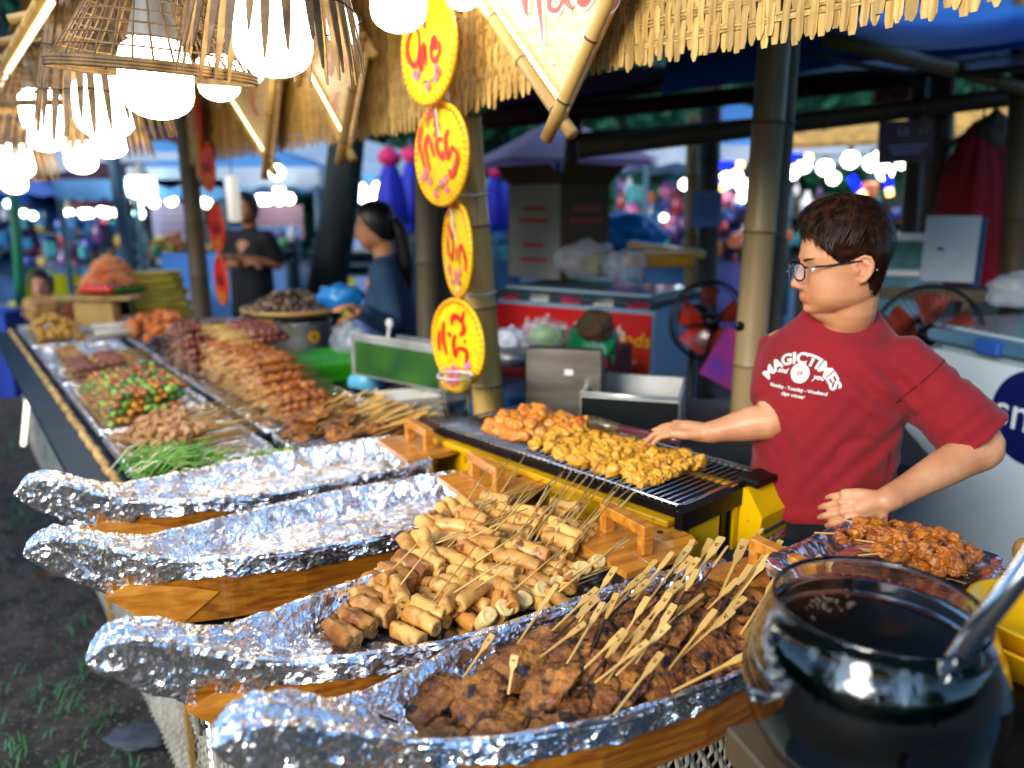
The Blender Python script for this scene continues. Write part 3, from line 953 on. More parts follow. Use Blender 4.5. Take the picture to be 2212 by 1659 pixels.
# rods: cross rods are separate parts
mb = MB(); mb.tube([(0, 0, 0), (0, GW - .02, 0)], .0018, 6); ROD = mb.mesh('grill_rod'); ROD.materials.append(m_chrome)
nr = 46
for k in range(nr):
    o = bpy.data.objects.new('grill_rod', ROD); COL.objects.link(o); o.parent = gr; o.location = (.02 + (GL - .04) * k / (nr - 1), .01, .006)
mb = MB(); mb.tube([(.01, .014, .0095), (GL - .02, .014, .0095), (GL - .008, .03, .0095), (GL - .008, GW - .03, .0095), (GL - .02, GW - .014, .0095), (.01, GW - .014, .0095), (.004, GW - .03, .0095), (.004, .03, .0095), (.01, .014, .0095)], .0034, 8)
obj('rack_rim', mb, m_chrome, gr)
mb = MB(); mb.box((GL / 2, GW + .004, -.002), (GL * .96, .03, .006)); obj('back_rail', mb, m_steel, gr)
mb = MB(); mb.ico((0, 0, 0), .026, 3, (1, .05, 1), .3, 2, 5)
obj('scuffed_patch', mb, mat('bare_zinc', '#9a9698', .5, .3, col2='#6c686c', scale=60), gr, loc=(GL - .085, .0085, -.085))

def GP(x, y, z=0):
    c, s = math.cos(gang), math.sin(gang)
    return Vector((g0.x + x * c - y * s, g0.y + x * s + y * c, GZ + z))
def chunk(seed, m, r=.017, amp=.55, freq=1.6, fine=.0022, sub=4, nm='meat_chunk'):
    mb = MB(); vs, fs = ICO[sub]; out = []
    for v in vs:
        p = Vector(v)
        k = 1 + amp * noise.noise(p * freq + Vector((seed * 3.3, seed, 1))) + .22 * noise.noise(p * 3.6 + Vector((seed, 5, 1)))
        k += .10 * (abs(noise.noise(p * 4 + Vector((seed, 2, seed)))) - .2) + .05 * noise.noise(p * 9 + Vector((seed, 2, seed)))
        q = Vector((p.x * .85, p.y, p.z * .66)) * r * k
        q += p * fine * noise.noise(q * 160 + Vector((seed, 0, 3)))
        out.append(q)
    mb.add(out, fs); me = mb.mesh(nm); me.materials.append(m); return me
m_chick = mat('grilled_chicken', '#d08a12', .42, col2='#dca232', scale=18, lo=.35, hi=.6, bump=.0012, bscale=80, spots='#4a1e08', sscale=55, sth=(.62, .68), rand=.1, coat=.2, sss=.12, stretch=(1, 1, 1))
m_rawc = mat('marinated_chicken', '#d4781a', .35, col2='#dc9a38', scale=14, bump=.001, bscale=70, spots='#c04a14', sscale=20, sth=(.55, .7), rand=.1, coat=.25, sss=.15)
m_darkc = mat('charred_chicken', '#c8761a', .42, col2='#94480e', scale=30, bump=.0018, bscale=90, spots='#2c1206', sscale=45, sth=(.58, .68), rand=.14, coat=.2, sss=.12)
CH = [chunk(i, m_chick, .0205, .42, 1.1) for i in range(6)]
CR = [chunk(i + 10, m_rawc, .0225, .4, 1.0) for i in range(4)]
CD = [chunk(i + 20, m_darkc, .019, .45, 1.3) for i in range(5)]
def chunk_skewer(name, label, group, pos, rot, meshes, n, sp=.023, st0=-.03, stl=.25, jit=.004, sc=1.0, stick=True, pname='meat_chunk', parent=None):
    t = thing(name, label, 'skewer', pos, rot, group)
    if stick:
        s = obj('stick', STICK, None, t); s.location = (st0, 0, 0); s.scale = (stl / .25, 1, 1)
    for k in range(n):
        o = obj(pname, rnd.choice(meshes), None, t)
        o.location = (k * sp, rnd.gauss(0, jit), rnd.gauss(0, jit * .5)); o.rotation_euler = (rnd.gauss(0, .5) + rnd.choice((0, PI)), rnd.gauss(0, .3), rnd.gauss(0, .4))
        o.scale = (sc * rnd.uniform(.85, 1.15),) * 3
    return t
# raw orange ones at the far end, then the seared yellow ones
for k in range(5):
    chunk_skewer('chicken_skewer', 'raw orange marinated chicken skewer in the glossy pile at the far end of the grill', 'marinated chicken skewers at the far end of the grill',
                 GP(.16 + k * .036, .07 + rnd.gauss(0, .01), .024), (0, -.02, gang + PI / 2 + rnd.gauss(0, .1)), CR, 9, .026, stl=.27, jit=.007, sc=1.15)
for k in range(3):
    chunk_skewer('chicken_skewer', 'raw orange marinated chicken skewer in the glossy pile at the far end of the grill', 'marinated chicken skewers at the far end of the grill',
                 GP(.19 + k * .04, .1, .045), (0, 0, gang + PI / 2 + .2), CR, 7, .026, stl=.25, jit=.006)
for k in range(9):
    chunk_skewer('chicken_skewer', 'golden seared chicken skewer on the grill, ' + ('next to the raw orange pile', 'second from the raw orange pile', 'third from the raw orange pile', 'fourth from the raw orange pile', 'in the middle of the row', 'fourth from the bare near rods', 'third from the bare near rods', 'second from the bare near rods', 'nearest the bare rods')[k], 'golden chicken skewers in a row on the grill',
                 GP(.375 + k * .046, .055 + rnd.gauss(0, .008), .023), (0, -.01, gang + PI / 2 + rnd.gauss(0, .05)), CH, 10, .0235, stl=.28, jit=.005, sc=1.08)
# tongs / basting brush held by the seller
br = thing('basting_brush', 'dark handled basting brush held over the back of the grill', 'brush', (0, 0, 0))
ba = D(1275, 912, 2.10); bb_ = D(1450, 948, 1.93)
mb = MB(); mb.tube([ba.lerp(bb_, .38), bb_, bb_ + (bb_ - ba) * .12], [.011, .012, .009], 12); obj('handle', mb, mat('maroon_wood', '#3a1420', .35, col2='#5a2434', scale=8, coat=.4), br)
mb = MB(); mb.tube([ba, ba.lerp(bb_, .15), ba.lerp(bb_, .4)], [.020, .018, .012], 12); obj('bristles', mb, mat('greasy_bristles', '#5a4a28', .3, col2='#2a2414', scale=40, bump=.003, bscale=80, coat=.5), br)

# ------------------------------------------------------------------ foil tray with charred chicken
def foil_tray(name, label, corners, z, depth=.022, rim=.03, m=None, seed=9, floor_m=None, group=None, res=90, cat='tray', amp=1.0, hang=.02):
    """corners: four XY world points of the outer rim in order; returns (root, mapping function)"""
    c = [Vector((q[0], q[1], 0)) for q in corners]
    org = sum(c, Vector()) / 4
    def mapp(u, v): return (c[0] * (1 - u) * (1 - v) + c[1] * u * (1 - v) + c[2] * u * v + c[3] * (1 - u) * v)
    wx = (c[1] - c[0]).length; wy = (c[3] - c[0]).length
    t = thing(name, label, cat, (org.x, org.y, z), (0, 0, 0), group)
    mb = MB(); n = res; V = []
    for i in range(n):
        for j in range(n):
            uu, vv = -.04 + 1.08 * i / (n - 1), -.04 + 1.08 * j / (n - 1)
            u, v = min(1, max(0, uu)), min(1, max(0, vv))
            # rounded corners
            ex = min(u * wx, (1 - u) * wx); ey = min(v * wy, (1 - v) * wy)
            e = min(ex, ey) if max(ex, ey) > .04 else .04 - math.hypot(.04 - ex, .04 - ey)
            p = mapp(u, v) - org
            q = min(1, max(0, (e - .004) / rim))
            zz = depth * (1 - q * q * (3 - 2 * q))
            if e < 0: p = p * (1 + e / max(wx, wy) * 1.2)
            out = max(abs(uu - u) * wx, abs(vv - v) * wy)
            zz -= min(hang, out * 1.6)
            p.z = zz + (crumple(p, seed, .008, 22) + crumple(p, seed + 2, .004, 60)) * amp * (1.0 if q < .95 else .4)
            V.append(p)
    mb.add(V, [(i * n + j, (i + 1) * n + j, (i + 1) * n + j + 1, i * n + j + 1) for i in range(n - 1) for j in range(n - 1)])
    obj('foil', mb, m or m_foil, t)
    mb = MB(); mb.smooth = False
    k = .93
    cc = [((q - org) * k) for q in c]
    mb.add([(q.x, q.y, -.008) for q in cc] + [(q.x * 1.03, q.y * 1.03, depth - .006) for q in cc], [(3, 2, 1, 0), (0, 1, 5, 4), (1, 2, 6, 5), (2, 3, 7, 6), (3, 0, 4, 7)])
    obj('tray', mb, m_steel, t)
    return t, lambda u, v, h=0: mapp(u, v) + Vector((0, 0, z + h))
TZ = .985
m_foil_red = foil_mat('foil_over_red_board', (.8, .7, .72), k1=.3, k2=.15, stain='#7a3038')
ft, tm = foil_tray('foil_tray', 'large foil covered tray with charred chicken beside the seller', [P(1640, 1210, TZ), P(1860, 1112, TZ), P(2178, 1205, TZ), P(2050, 1400, TZ)], TZ - .02, .024, .05, m_foil_red, seed=31, res=130)
mb = MB(); mb.box((0, 0, 0), (.42, .30, .012)); o = obj('shelf_board', mb, m_black, loc=(tm(.5, .5).x + .05, tm(.5, .5).y - .03, TZ - .04), rot=(0, 0, gang)); tag(o, 'dark shelf board under the foil tray of charred chicken', 'shelf')
for k, y in enumerate((-.12, .12)):
    for x in (-.18, .18):
        mb = MB(); mb.box((x, y, -(TZ - .04 - CT) / 2 - .003), (.03, .03, TZ - .04 - CT - .008)); obj('leg', mb, m_black, o)
lb = 'charred orange chicken skewer in the pile on the large foil tray'
for k in range(16):
    u = .66 + .30 * rnd.random(); v = .36 + .46 * rnd.random()
    chunk_skewer('charred_chicken_skewer', lb, 'charred chicken skewers on the large foil tray', tm(u, v, .014 + .032 * rnd.random()), (rnd.gauss(0, .1), 0, PI + rnd.gauss(-.35, .25)), CD, 5, .025, st0=-.02, stl=.17, jit=.006, sc=.98)
# ------------------------------------------------------------------ woven valance, roof and posts of the stall
VN = 1.045                                    # n of the valance plane
V0 = S(0, VN)
def PV(x, y, off=0.0):                        # picture point -> point on the valance plane, off metres in front of it
    d = ray(x, y); o = Vector((0, 0, CAM_H)); q = V0 - SN * off
    t = (q - o).dot(SN) / d.dot(SN)
    return o + d * t
VZ0, VZ1 = 1.868, 2.44
val = thing('bamboo_valance', 'woven bamboo strip valance hanging along the front of the stall roof', 'valance', S(0, VN, 0), (0, 0, SROT))
BS = .044
BANDS = [VZ0 + .03 + i * BS for i in range(13)]
def strip_mesh(phase, seed, w=.0068):
    r_ = random.Random(seed); mb = MB(); mb.smooth = False
    z0 = VZ0 - .012 + r_.uniform(-.012, .01)
    zs = [z0, z0 + .012]
    for i, b in enumerate(BANDS):
        zs += [b - .014, b, b + .014]
    zs = [z for z in zs if z >= z0] + [VZ1]
    zs = sorted(set(zs))
    vs = []
    for z in zs:
        i = (z - BANDS[0]) / BS
        y = .0026 * math.cos(PI * (i + phase)) if z > BANDS[0] - .02 else .0026 * math.cos(PI * phase)
        ww = w * ((.35 if seed % 2 else .7) if z == z0 else 1) * r_.uniform(.94, 1.05)
        sx = .0010 * math.sin(z * 13 + seed)
        vs += [(sx - ww, y - .0008, z), (sx + ww, y - .0008, z), (sx + ww, y + .0008, z), (sx - ww, y + .0008, z)]
    n = len(zs)
    mb.add(vs, [(i * 4 + k, i * 4 + (k + 1) % 4, i * 4 + 4 + (k + 1) % 4, i * 4 + 4 + k) for i in range(n - 1) for k in range(4)] + [(0, 3, 2, 1), (n * 4 - 4, n * 4 - 3, n * 4 - 2, n * 4 - 1)])
    me = mb.mesh('bamboo_strip'); me.materials.append(m_strip); return me
STR = [[strip_mesh(ph, 10 * ph + k, .0081 + .0004 * (k % 3)) for k in range(6)] for ph in (0, 1)]
def zlift(s): return interp(s, [-1.5, -.8, -.35, 0, .5], [.055, .065, .07, .03, 0])
k = 0; x = -1.45
while x < 3.3:
    o = bpy.data.objects.new('bamboo_strip', STR[k % 2][rnd.randrange(6)]); COL.objects.link(o); o.parent = val
    q_ = rnd.gauss(0, .010); o.location = (x - 2.15 * math.sin(q_), rnd.gauss(0, .0006), rnd.uniform(-.006, .006) + zlift(x)); o.rotation_euler = (0, q_, 0)
    x += .0159; k += 1
for b in BANDS:                               # each band is three thin strands
    for q in range(3):
        mb = MB(); mb.smooth = False
        vs = []; n = 250
        for i in range(n + 1):
            xx = -1.46 + 4.78 * i / n
            zz = b + zlift(xx) + (q - 1) * .0062 + .002 * noise.noise(Vector((xx * 5, b * 9, q)))
            vs += [(xx, -.0016, zz - .0026), (xx, -.0016, zz + .0026), (xx, .0016, zz + .0026), (xx, .0016, zz - .0026)]
        mb.add(vs, [(i * 4 + kk, i * 4 + 4 + kk, i * 4 + 4 + (kk + 1) % 4, i * 4 + (kk + 1) % 4) for i in range(n) for kk in range(4)])
        obj('woven_band', mb, m_strip, val)
mb = MB(); mb.smooth = False; mb.box((1.4, -.016, (VZ0 + VZ1) / 2 + .03), (3.7, .004, VZ1 - VZ0 - .04)); obj('backing_mat', mb, m_strip, val)
mb = MB(); mb.tube([(-1.5, .0, VZ1 + .08), (3.35, 0, VZ1 + .02)], .03, 10); obj('top_pole', mb, m_bamboo, val)

m_thatch = mat('roof_matting', '#a98a55', .8, col2='#7d6238', scale=6, stretch=(14, 1, 1), bump=.004, bscale=22)
roof = thing('stall_roof', 'bamboo matting roof sloping out over the customer side with lamps below', 'roof', S(0, 0, 0), (0, 0, SROT))
OUTN, OUTZ = -.02, 2.13
mb = MB(); mb.smooth = False
def rp(x, v, lift=0.0):                       # v 0 at the valance, 1 at the outer edge
    n = VN - .02 + (OUTN - VN) * v; z = VZ1 + .05 + (OUTZ - VZ1 - .05) * v + lift
    return (x, -n, z)
nx, nv = 70, 12
vs = [rp(.2 + 3.1 * i / nx, j / nv, .004 * noise.noise(Vector((i * .8, j * .8, 0)))) for i in range(nx + 1) for j in range(nv + 1)]
b = len(vs)
vs += [(a, c, z + .02) for a, c, z in vs]
fs = [(i * (nv + 1) + j, (i + 1) * (nv + 1) + j, (i + 1) * (nv + 1) + j + 1, i * (nv + 1) + j + 1) for i in range(nx) for j in range(nv)]
mb.add(vs, fs + [tuple(q + b for q in reversed(f)) for f in fs])
obj('matting', mb, m_thatch, roof)
for i in range(9):
    mb = MB(); x = .25 + i * .38
    a, c = rp(x, -.02, -.02), rp(x, 1.04, -.02); mb.tube([a, c], .014, 8); obj('rafter', mb, m_bamboo, roof)
for v in (.33, .66, 1.0):
    mb = MB(); mb.tube([rp(.15, v, -.045), rp(3.35, v, -.045)], .018, 8); obj('purlin', mb, m_bamboo, roof)
mb = MB(); mb.tube([rp(.15, 1.0, -.075), rp(3.35, 1.0, -.075)], .009, 8); obj('light_tube', mb, emit('tube_glow', '#ffe9c0', .8), roof)
mb = MB(); mb.smooth = False  # unseen cover over the kitchen, added and sized for its shade and bowl reflection
vs = []
for i in range(41):
    for j in range(13):
        x_, n_ = -3.4 + 6.8 * i / 40, VN + .03 + 2.4 * j / 12
        vs.append((x_, -n_, 2.52 + .25 * math.sin(PI * j / 12) + .03 * noise.noise(Vector((i * .5, j * .6, 7)))))
b = len(vs); vs += [(a, c, z + .015) for a, c, z in vs]
fs = [(i * 13 + j, (i + 1) * 13 + j, (i + 1) * 13 + j + 1, i * 13 + j + 1) for i in range(40) for j in range(12)]
mb.add(vs, fs + [tuple(q + b for q in reversed(f)) for f in fs])
obj('kitchen_cover', mb, mat('green_tarpaulin', '#5f7c78', .6, col2='#6f8c86', scale=2, tl=.6), roof)
# short matting flap along the outer edge at the far end, and the end flap
mb = MB(); mb.smooth = False
def flap(p0, p1, h, n=40):
    vs = []
    for i in range(n + 1):
        p = Vector(p0).lerp(Vector(p1), i / n)
        vs += [p, p - Vector((0, 0, h + .012 * noise.noise(Vector((i * .9, 0, 0))))), ]
    bb = len(vs)
    vs += [v + Vector((.006, .006, 0)) for v in vs]
    f = [(i * 2, i * 2 + 1, i * 2 + 3, i * 2 + 2) for i in range(n)]
    mb.add(vs, f + [tuple(q + bb for q in reversed(g)) for g in f])
flap(rp(3.3, -.02), rp(3.3, 1.0), .12)
obj('end_flap', mb, m_thatch, roof)
# neighbouring stall's eave farther along the row
ne = thing('neighbour_eave', 'tan matting eave of the next stall beyond the lamps at far left', 'eave', S(4.6, 0, 0), (0, 0, SROT))
mb = MB(); mb.box((1.1, .15, 2.12), (2.9, .9, .03)); mb.box((-.35, .15, 1.98), (.03, .9, .3)); mb.box((1.1, .58, 1.93), (2.9, .03, .42)); obj('matting', mb, m_thatch, ne)
for x in (-.3, 2.4):
    mb = MB(); mb.tube([(x, .5, 0), (x, .5, 2.1)], .03, 8); obj('post', mb, m_bamboo_dark, ne)

def bamboo_pole(name, label, cat, a, b, r, m, nodes=.32, group=None, parent=None, seed=0, nseg=12):
    a, b = Vector(a), Vector(b); L = (b - a).length
    t = tag(bpy.data.objects.new(name, None), label, cat, group) if False else None
    mb = MB(); pts, rs = [], []
    q = 0.0; pos = [0.0]
    z = nodes * (.3 + .4 * ((seed * .37) % 1))
    while z < L: pos += [z - .012, z - .004, z, z + .004, z + .012]; z += nodes * (1 + .15 * math.sin(seed + z * 7))
    pos.append(L)
    pos = sorted(set(max(0, min(L, p)) for p in pos))
    d = (b - a).normalized()
    for p in pos:
        k = 1.0
        for zz in pos: pass
        pts.append(Vector((0, 0, p))); rs.append(r)
    # swell at nodes
    z = nodes * (.3 + .4 * ((seed * .37) % 1)); nod = []
    while z < L: nod.append(z); z += nodes * (1 + .15 * math.sin(seed + z * 7))
    rs = []
    for p in pts:
        dd = min([abs(p.z - n_) for n_ in nod] + [9])
        rs.append(r * (1.07 if dd < .001 else 1.03 if dd < .005 else 1.0) * (1 - .04 * p.z / max(L, .1)))
    mb.tube(pts, rs, nseg)
    o = obj(name, mb, m, parent)
    o.location = a; o.rotation_euler = d.to_track_quat('Z', 'Y').to_euler()
    if nod:
        for z in nod:
            g = MB(); g.tube([(0, 0, z - .0025), (0, 0, z + .0025)], r * 1.085, nseg); obj('node_ring', g, m_bamboo_dark, o)
    if label: tag(o, label, cat, group)
    return o
pt = D(996, 180, 2.44); pb_ = Y(1066, 1000, 2.66); pb_.z = pb_.z
dd = (pt - pb_); a0 = pb_ - dd * ((pb_.z) / dd.z); a1 = pb_ + dd * ((VZ1 - pb_.z) / dd.z)
post = bamboo_pole('bamboo_post', 'stout yellow bamboo post behind the chain of yellow oval signs', 'post', a0, a1, .056, m_bamboo, nodes=.30, seed=3, nseg=20)
for (x, y, dep) in ((1030, 420, 2.55), (1040, 632, 2.62)):
    mb = MB(); c = a0.lerp(a1, (D(x, y, dep).z - a0.z) / (a1.z - a0.z)); mb.tube([(0.058 * math.cos(t * .35), .058 * math.sin(t * .35), .002 * math.sin(t)) for t in range(19)], .003, 5, caps=False)
    o = obj('white_tie', mb, m_white_plastic, None, loc=c); o.rotation_euler = dd.to_track_quat('Z', 'Y').to_euler()
    M0 = o.matrix_basis.copy(); o.parent = post; o.matrix_parent_inverse = (Matrix.LocRotScale(post.location, post.rotation_euler, None)).inverted(); 
# dim posts behind
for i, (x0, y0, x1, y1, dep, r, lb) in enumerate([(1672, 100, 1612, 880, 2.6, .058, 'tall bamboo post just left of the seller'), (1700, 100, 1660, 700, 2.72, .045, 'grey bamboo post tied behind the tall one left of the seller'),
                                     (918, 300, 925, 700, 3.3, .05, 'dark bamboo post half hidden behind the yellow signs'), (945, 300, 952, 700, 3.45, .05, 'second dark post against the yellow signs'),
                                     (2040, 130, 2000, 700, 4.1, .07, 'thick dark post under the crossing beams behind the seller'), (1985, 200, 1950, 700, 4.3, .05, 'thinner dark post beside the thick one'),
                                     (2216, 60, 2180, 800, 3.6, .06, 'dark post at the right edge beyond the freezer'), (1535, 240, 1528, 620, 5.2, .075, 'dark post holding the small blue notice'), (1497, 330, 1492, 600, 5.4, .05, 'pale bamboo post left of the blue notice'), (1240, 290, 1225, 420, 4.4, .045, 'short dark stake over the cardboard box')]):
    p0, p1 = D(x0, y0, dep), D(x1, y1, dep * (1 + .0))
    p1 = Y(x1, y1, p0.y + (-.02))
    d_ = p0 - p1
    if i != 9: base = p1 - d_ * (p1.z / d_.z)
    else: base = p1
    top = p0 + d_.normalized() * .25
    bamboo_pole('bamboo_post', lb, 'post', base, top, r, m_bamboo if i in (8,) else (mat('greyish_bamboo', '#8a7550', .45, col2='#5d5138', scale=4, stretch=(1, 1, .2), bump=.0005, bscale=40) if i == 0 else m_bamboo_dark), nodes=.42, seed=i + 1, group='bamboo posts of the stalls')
mb = MB(); mb.ico((0, 0, 0), .017, 2, (1, .35, 1)); o = obj('rubber_knob', mb, m_black, loc=D(1598, 705, 2.53)); tag(o, 'round dark knot on the tall bamboo post left of the seller', 'knot')
# left corner post with the red signs
bamboo_pole('bamboo_post', 'corner post at the far end of the valance, behind the red oval signs', 'post', S(3.28, 1.05, 0), S(3.28, 1.05, 2.45), .06, m_bamboo_dark, seed=5, group='bamboo posts of the stalls')
bamboo_pole('bamboo_post', 'thin pale bamboo stake beside the upper red oval sign', 'post', D(432, 385, 4.6), D(415, 190, 4.5), .018, m_bamboo, seed=6, group='bamboo posts of the stalls')

# ------------------------------------------------------------------ hanging basket lamps
m_bulb = emit('lamp_glow', '#fff4de', 6)
m_sock = mat('lamp_socket', '#8f8c84', .5)
m_bas = mat('dark_wicker', '#8a6a3c', .6, col2='#5b4224', scale=30, rand=.15)
m_wire = mat('rusty_wire', '#2a2422', .5, .5)
m_cord = mat('black_cord', '#101010', .6)
def bulb_mesh(r, h):
    mb = MB()
    prof = [(r * .45, h * .75), (r * .9, h * .55), (r, h * .3), (r, -h * .2)] + [(r * math.cos(a), -h * .2 - h * .42 * math.sin(a)) for a in (.35, .7, 1.05, 1.35)] + [(0.0005, -h * .62)]
    mb.lathe(prof, 24); me = mb.mesh('bulb'); me.materials.append(m_bulb); return me
BULB = bulb_mesh(.07, .115)
def slat_basket(n, rm=.165, rn=.05, zt=.34, zb=-.06):
    parts = []
    for k in range(n):
        a = 2 * PI * k / n + rnd.gauss(0, .02); b = zb + rnd.uniform(-.02, .03)
        mb = MB(); mb.smooth = False; vs = []
        for i, (t_, w) in enumerate([(0, .006), (.25, .0075), (.5, .0085), (.75, .0085), (.9, .006), (1, .0018)]):
            z = zt + (b - zt) * t_; rr = rn + (rm - rn) * (t_ ** .75)
            ca, sa = math.cos(a), math.sin(a)
            for dw, dr in ((-w, 0), (w, 0), (w, .0025), (-w, .0025)):
                vs.append(((rr + dr) * ca - dw * sa, (rr + dr) * sa + dw * ca, z))
        mb.add(vs, [(i * 4 + q, i * 4 + (q + 1) % 4, i * 4 + 4 + (q + 1) % 4, i * 4 + 4 + q) for i in range(5) for q in range(4)])
        parts.append(('slat', mb))
    mb = MB(); mb.tube([(rn * 1.05 * math.cos(a * .3), rn * 1.05 * math.sin(a * .3), zt) for a in range(22)], .009, 6, caps=False); parts.append(('neck_ring', mb))
    for zz, rr in ((zt - .20, .137), (zb + .10, .158)):
        mb = MB(); mb.tube([((rr + .002 * math.sin(a * 1.7)) * math.cos(a * .15), (rr + .002 * math.sin(a * 1.3)) * math.sin(a * .15), zz + .003 * math.sin(a)) for a in range(43)], .0016, 4, caps=False); parts.append(('wire_ring', mb))
    return parts
def cone_basket(rm=.19, rn=.035, zt=.30, zb=.02, nv=34, nr=13):
    parts = []
    mb = MB()
    for k in range(nv):
        a = 2 * PI * k / nv
        mb.tube([((rn + (rm - rn) * t ** 1.2) * math.cos(a + .15 * t), (rn + (rm - rn) * t ** 1.2) * math.sin(a + .15 * t), zt + (zb - zt) * t) for t in (0, .25, .5, .75, 1)], .0022, 4)
    parts.append(('wicker_rib', mb))
    mb = MB()
    for i in range(nr):
        t = (i + .5) / nr; rr = rn + (rm - rn) * t ** 1.2
        mb.tube([(rr * math.cos(a * PI / 15), rr * math.sin(a * PI / 15), zt + (zb - zt) * t) for a in range(31)], .0018, 4, caps=False)
    parts.append(('wicker_ring', mb))
    mb = MB()
    for dz in (0, .006, -.006):
        mb.tube([((rm + .002) * math.cos(a * PI / 20), (rm + .002) * math.sin(a * PI / 20), zb + dz) for a in range(41)], .0042, 6, caps=False)
    parts.append(('rim', mb))
    return parts
PROTO = {}
def lamp(px, py, dep, kind, sc, label, cordlen=.5):
    loc = D(px, py, dep)
    if kind not in PROTO:
        t = thing('basket_lamp', label, 'lamp', loc, group='wicker basket lamps hanging under the eave')
        obj('bulb', BULB, None, t)
        mb = MB(); mb.lathe([(.012, .19), (.03, .185), (.035, .14), (.048, .085), (.05, .08)], 16); obj('socket', mb, m_sock, t)
        ps = slat_basket(32) if kind == 'slat' else cone_basket() if kind == 'cone' else []
        mm = {'slat': m_bas, 'neck_ring': m_bas, 'wire_ring': m_wire}
        jb = {}
        for nm, q in ps:
            o_ = obj(nm, q, mm.get(nm, m_bas), t)
            if nm in ('wicker_rib', 'wicker_ring'): o_['kind'] = 'stuff'
        mb = MB(); mb.tube([(0, 0, .18), (0, 0, .18 + cordlen)], .0035, 6); obj('cord', mb, m_cord, t)
        PROTO[kind] = t
    else:
        t = dup(PROTO[kind], label=label); t.location = loc
    t.scale = (sc,) * 3
    t.rotation_euler = (rnd.gauss(0, .06), rnd.gauss(0, .06), rnd.uniform(0, 3))
    return t
lamp(590, 78, 1.40, 'slat', 1.0, 'nearest lamp, a cage of pointed bamboo slats round a big bulb at top')
lamp(338, 178, 1.62, 'cone', 1.05, 'wide cone lamp of netted wicker beside the nearest slatted lamp')
lamp(225, 238, 2.05, 'slat', 1.05, 'slatted lamp with a ring neck seen whole behind the wide wicker cone')
lamp(92, 245, 2.75, 'cone', 1.0, 'small wicker cone lamp left of the ring necked slatted lamp')
lamp(98, 285, 3.1, 'slat', 1.05, 'bright slatted lamp under the small wicker cone')
lamp(232, 300, 3.0, 'slat', 1.0, 'slatted lamp glowing just below the ring necked one')
lamp(36, 352, 3.5, 'slat', 1.0, 'slatted lamp by the left edge below the cone lamps')
lamp(30, 392, 4.3, 'cone', .9, 'lowest cone lamp at the left edge of the row')
lamp(860, 5, 1.95, 'bare', 1.0, 'bare round bulb at top beside the highest yellow oval sign')
lamp(740, 62, 2.2, 'bare', .6, 'small bare bulb tucked behind the nearest slatted lamp')
lamp(1000, -22, 2.1, 'bare', .7, 'bare bulb barely dipping in at the top by the big diamond sign')
lamp(472, 172, 2.75, 'bare', 1.0, 'bare bulb right of the wide wicker cone, over the red signs')
lamp(540, 150, 3.2, 'bare', .75, 'small bare bulb between the nearest lamp and the third diamond sign')
lamp(175, 342, 3.6, 'bare', .95, 'bare bulb hanging lowest between the slatted lamps and the tents')

# ------------------------------------------------------------------ yellow and red oval signs
def brush(mb, pts, widths, z, n_=None):
    # flat ribbon through points in a plane (local y,z) at x = z
    pp = [Vector((0, p[0], p[1])) for p in pts]
    # resample smooth
    res = []
    m_ = len(pp)
    for i in range(m_ - 1):
        p0, p1, p2, p3 = pp[max(i - 1, 0)], pp[i], pp[i + 1], pp[min(i + 2, m_ - 1)]
        for s_ in range(6):
            t = s_ / 6
            res.append((.5 * ((2 * p1) + (p2 - p0) * t + (2 * p0 - 5 * p1 + 4 * p2 - p3) * t * t + (3 * p1 - p0 - 3 * p2 + p3) * t ** 3), (i + t) / (m_ - 1)))
    res.append((pp[-1], 1.0))
    vs = []
    for i, (p, t) in enumerate(res):
        a, b = res[max(i - 1, 0)][0], res[min(i + 1, len(res) - 1)][0]
        d = (b - a); d = d.normalized() if d.length > 1e-6 else Vector((0, 0, 1))
        nn = Vector((0, -d.z, d.y)); w = float(np.interp(t, np.linspace(0, 1, len(widths)), widths))
        for q in (p + nn * w, p - nn * w):
            vs.append((z, q.y, q.z))
    mb.smooth = False
    mb.add(vs, [(2 * i, 2 * i + 1, 2 * i + 3, 2 * i + 2) for i in range(len(res) - 1)])
SIGN_ST = {
 1: ((305, 402, 210, 408), [[(200, 200), (150, 300), (152, 420), (205, 500), (240, 440), (252, 300), (232, 215)], [(290, 90), (300, 240)], [(292, 335), (255, 440), (262, 540), (292, 420), (300, 380), (308, 525)], [(372, 420), (352, 350), (378, 335), (388, 400), (352, 380), (350, 470), (380, 505), (415, 440), (414, 370)]]),
 2: ((410, 1257, 215, 393), [[(240, 1040), (228, 1190), (290, 1380)], [(305, 1100), (285, 1210), (335, 1385)], [(312, 1105), (368, 1275)], [(295, 1045), (297, 965), (330, 925), (365, 965), (362, 1030), (405, 1018)], [(382, 1050), (362, 1125)], [(432, 1128), (388, 1150), (398, 1225), (448, 1280), (440, 1215)], [(482, 1045), (458, 1130), (488, 1265), (512, 1180)], [(515, 1175), (562, 1235), (548, 1340), (518, 1410), (500, 1355)]]),
 3: ((415, 447, 150, 383), [[(318, 345), (340, 540)], [(330, 225), (345, 290), (385, 345), (412, 225)], [(385, 345), (392, 440), (380, 545), (368, 480)], [(430, 410), (432, 540)], [(470, 565), (465, 430), (492, 405), (528, 500), (524, 592)]]),
 4: ((415, 1217, 212, 362), [[(265, 1130), (262, 1315)], [(310, 1045), (305, 1200), (335, 1335)], [(345, 1140), (378, 1165)], [(385, 1065), (388, 1005), (430, 982), (468, 1010), (490, 925)], [(472, 1010), (490, 1085), (455, 1142)], [(420, 1140), (398, 1220), (412, 1325), (440, 1245)], [(492, 1172), (502, 1190)], [(440, 1250), (500, 1260), (512, 1300), (500, 1395)]]),
}
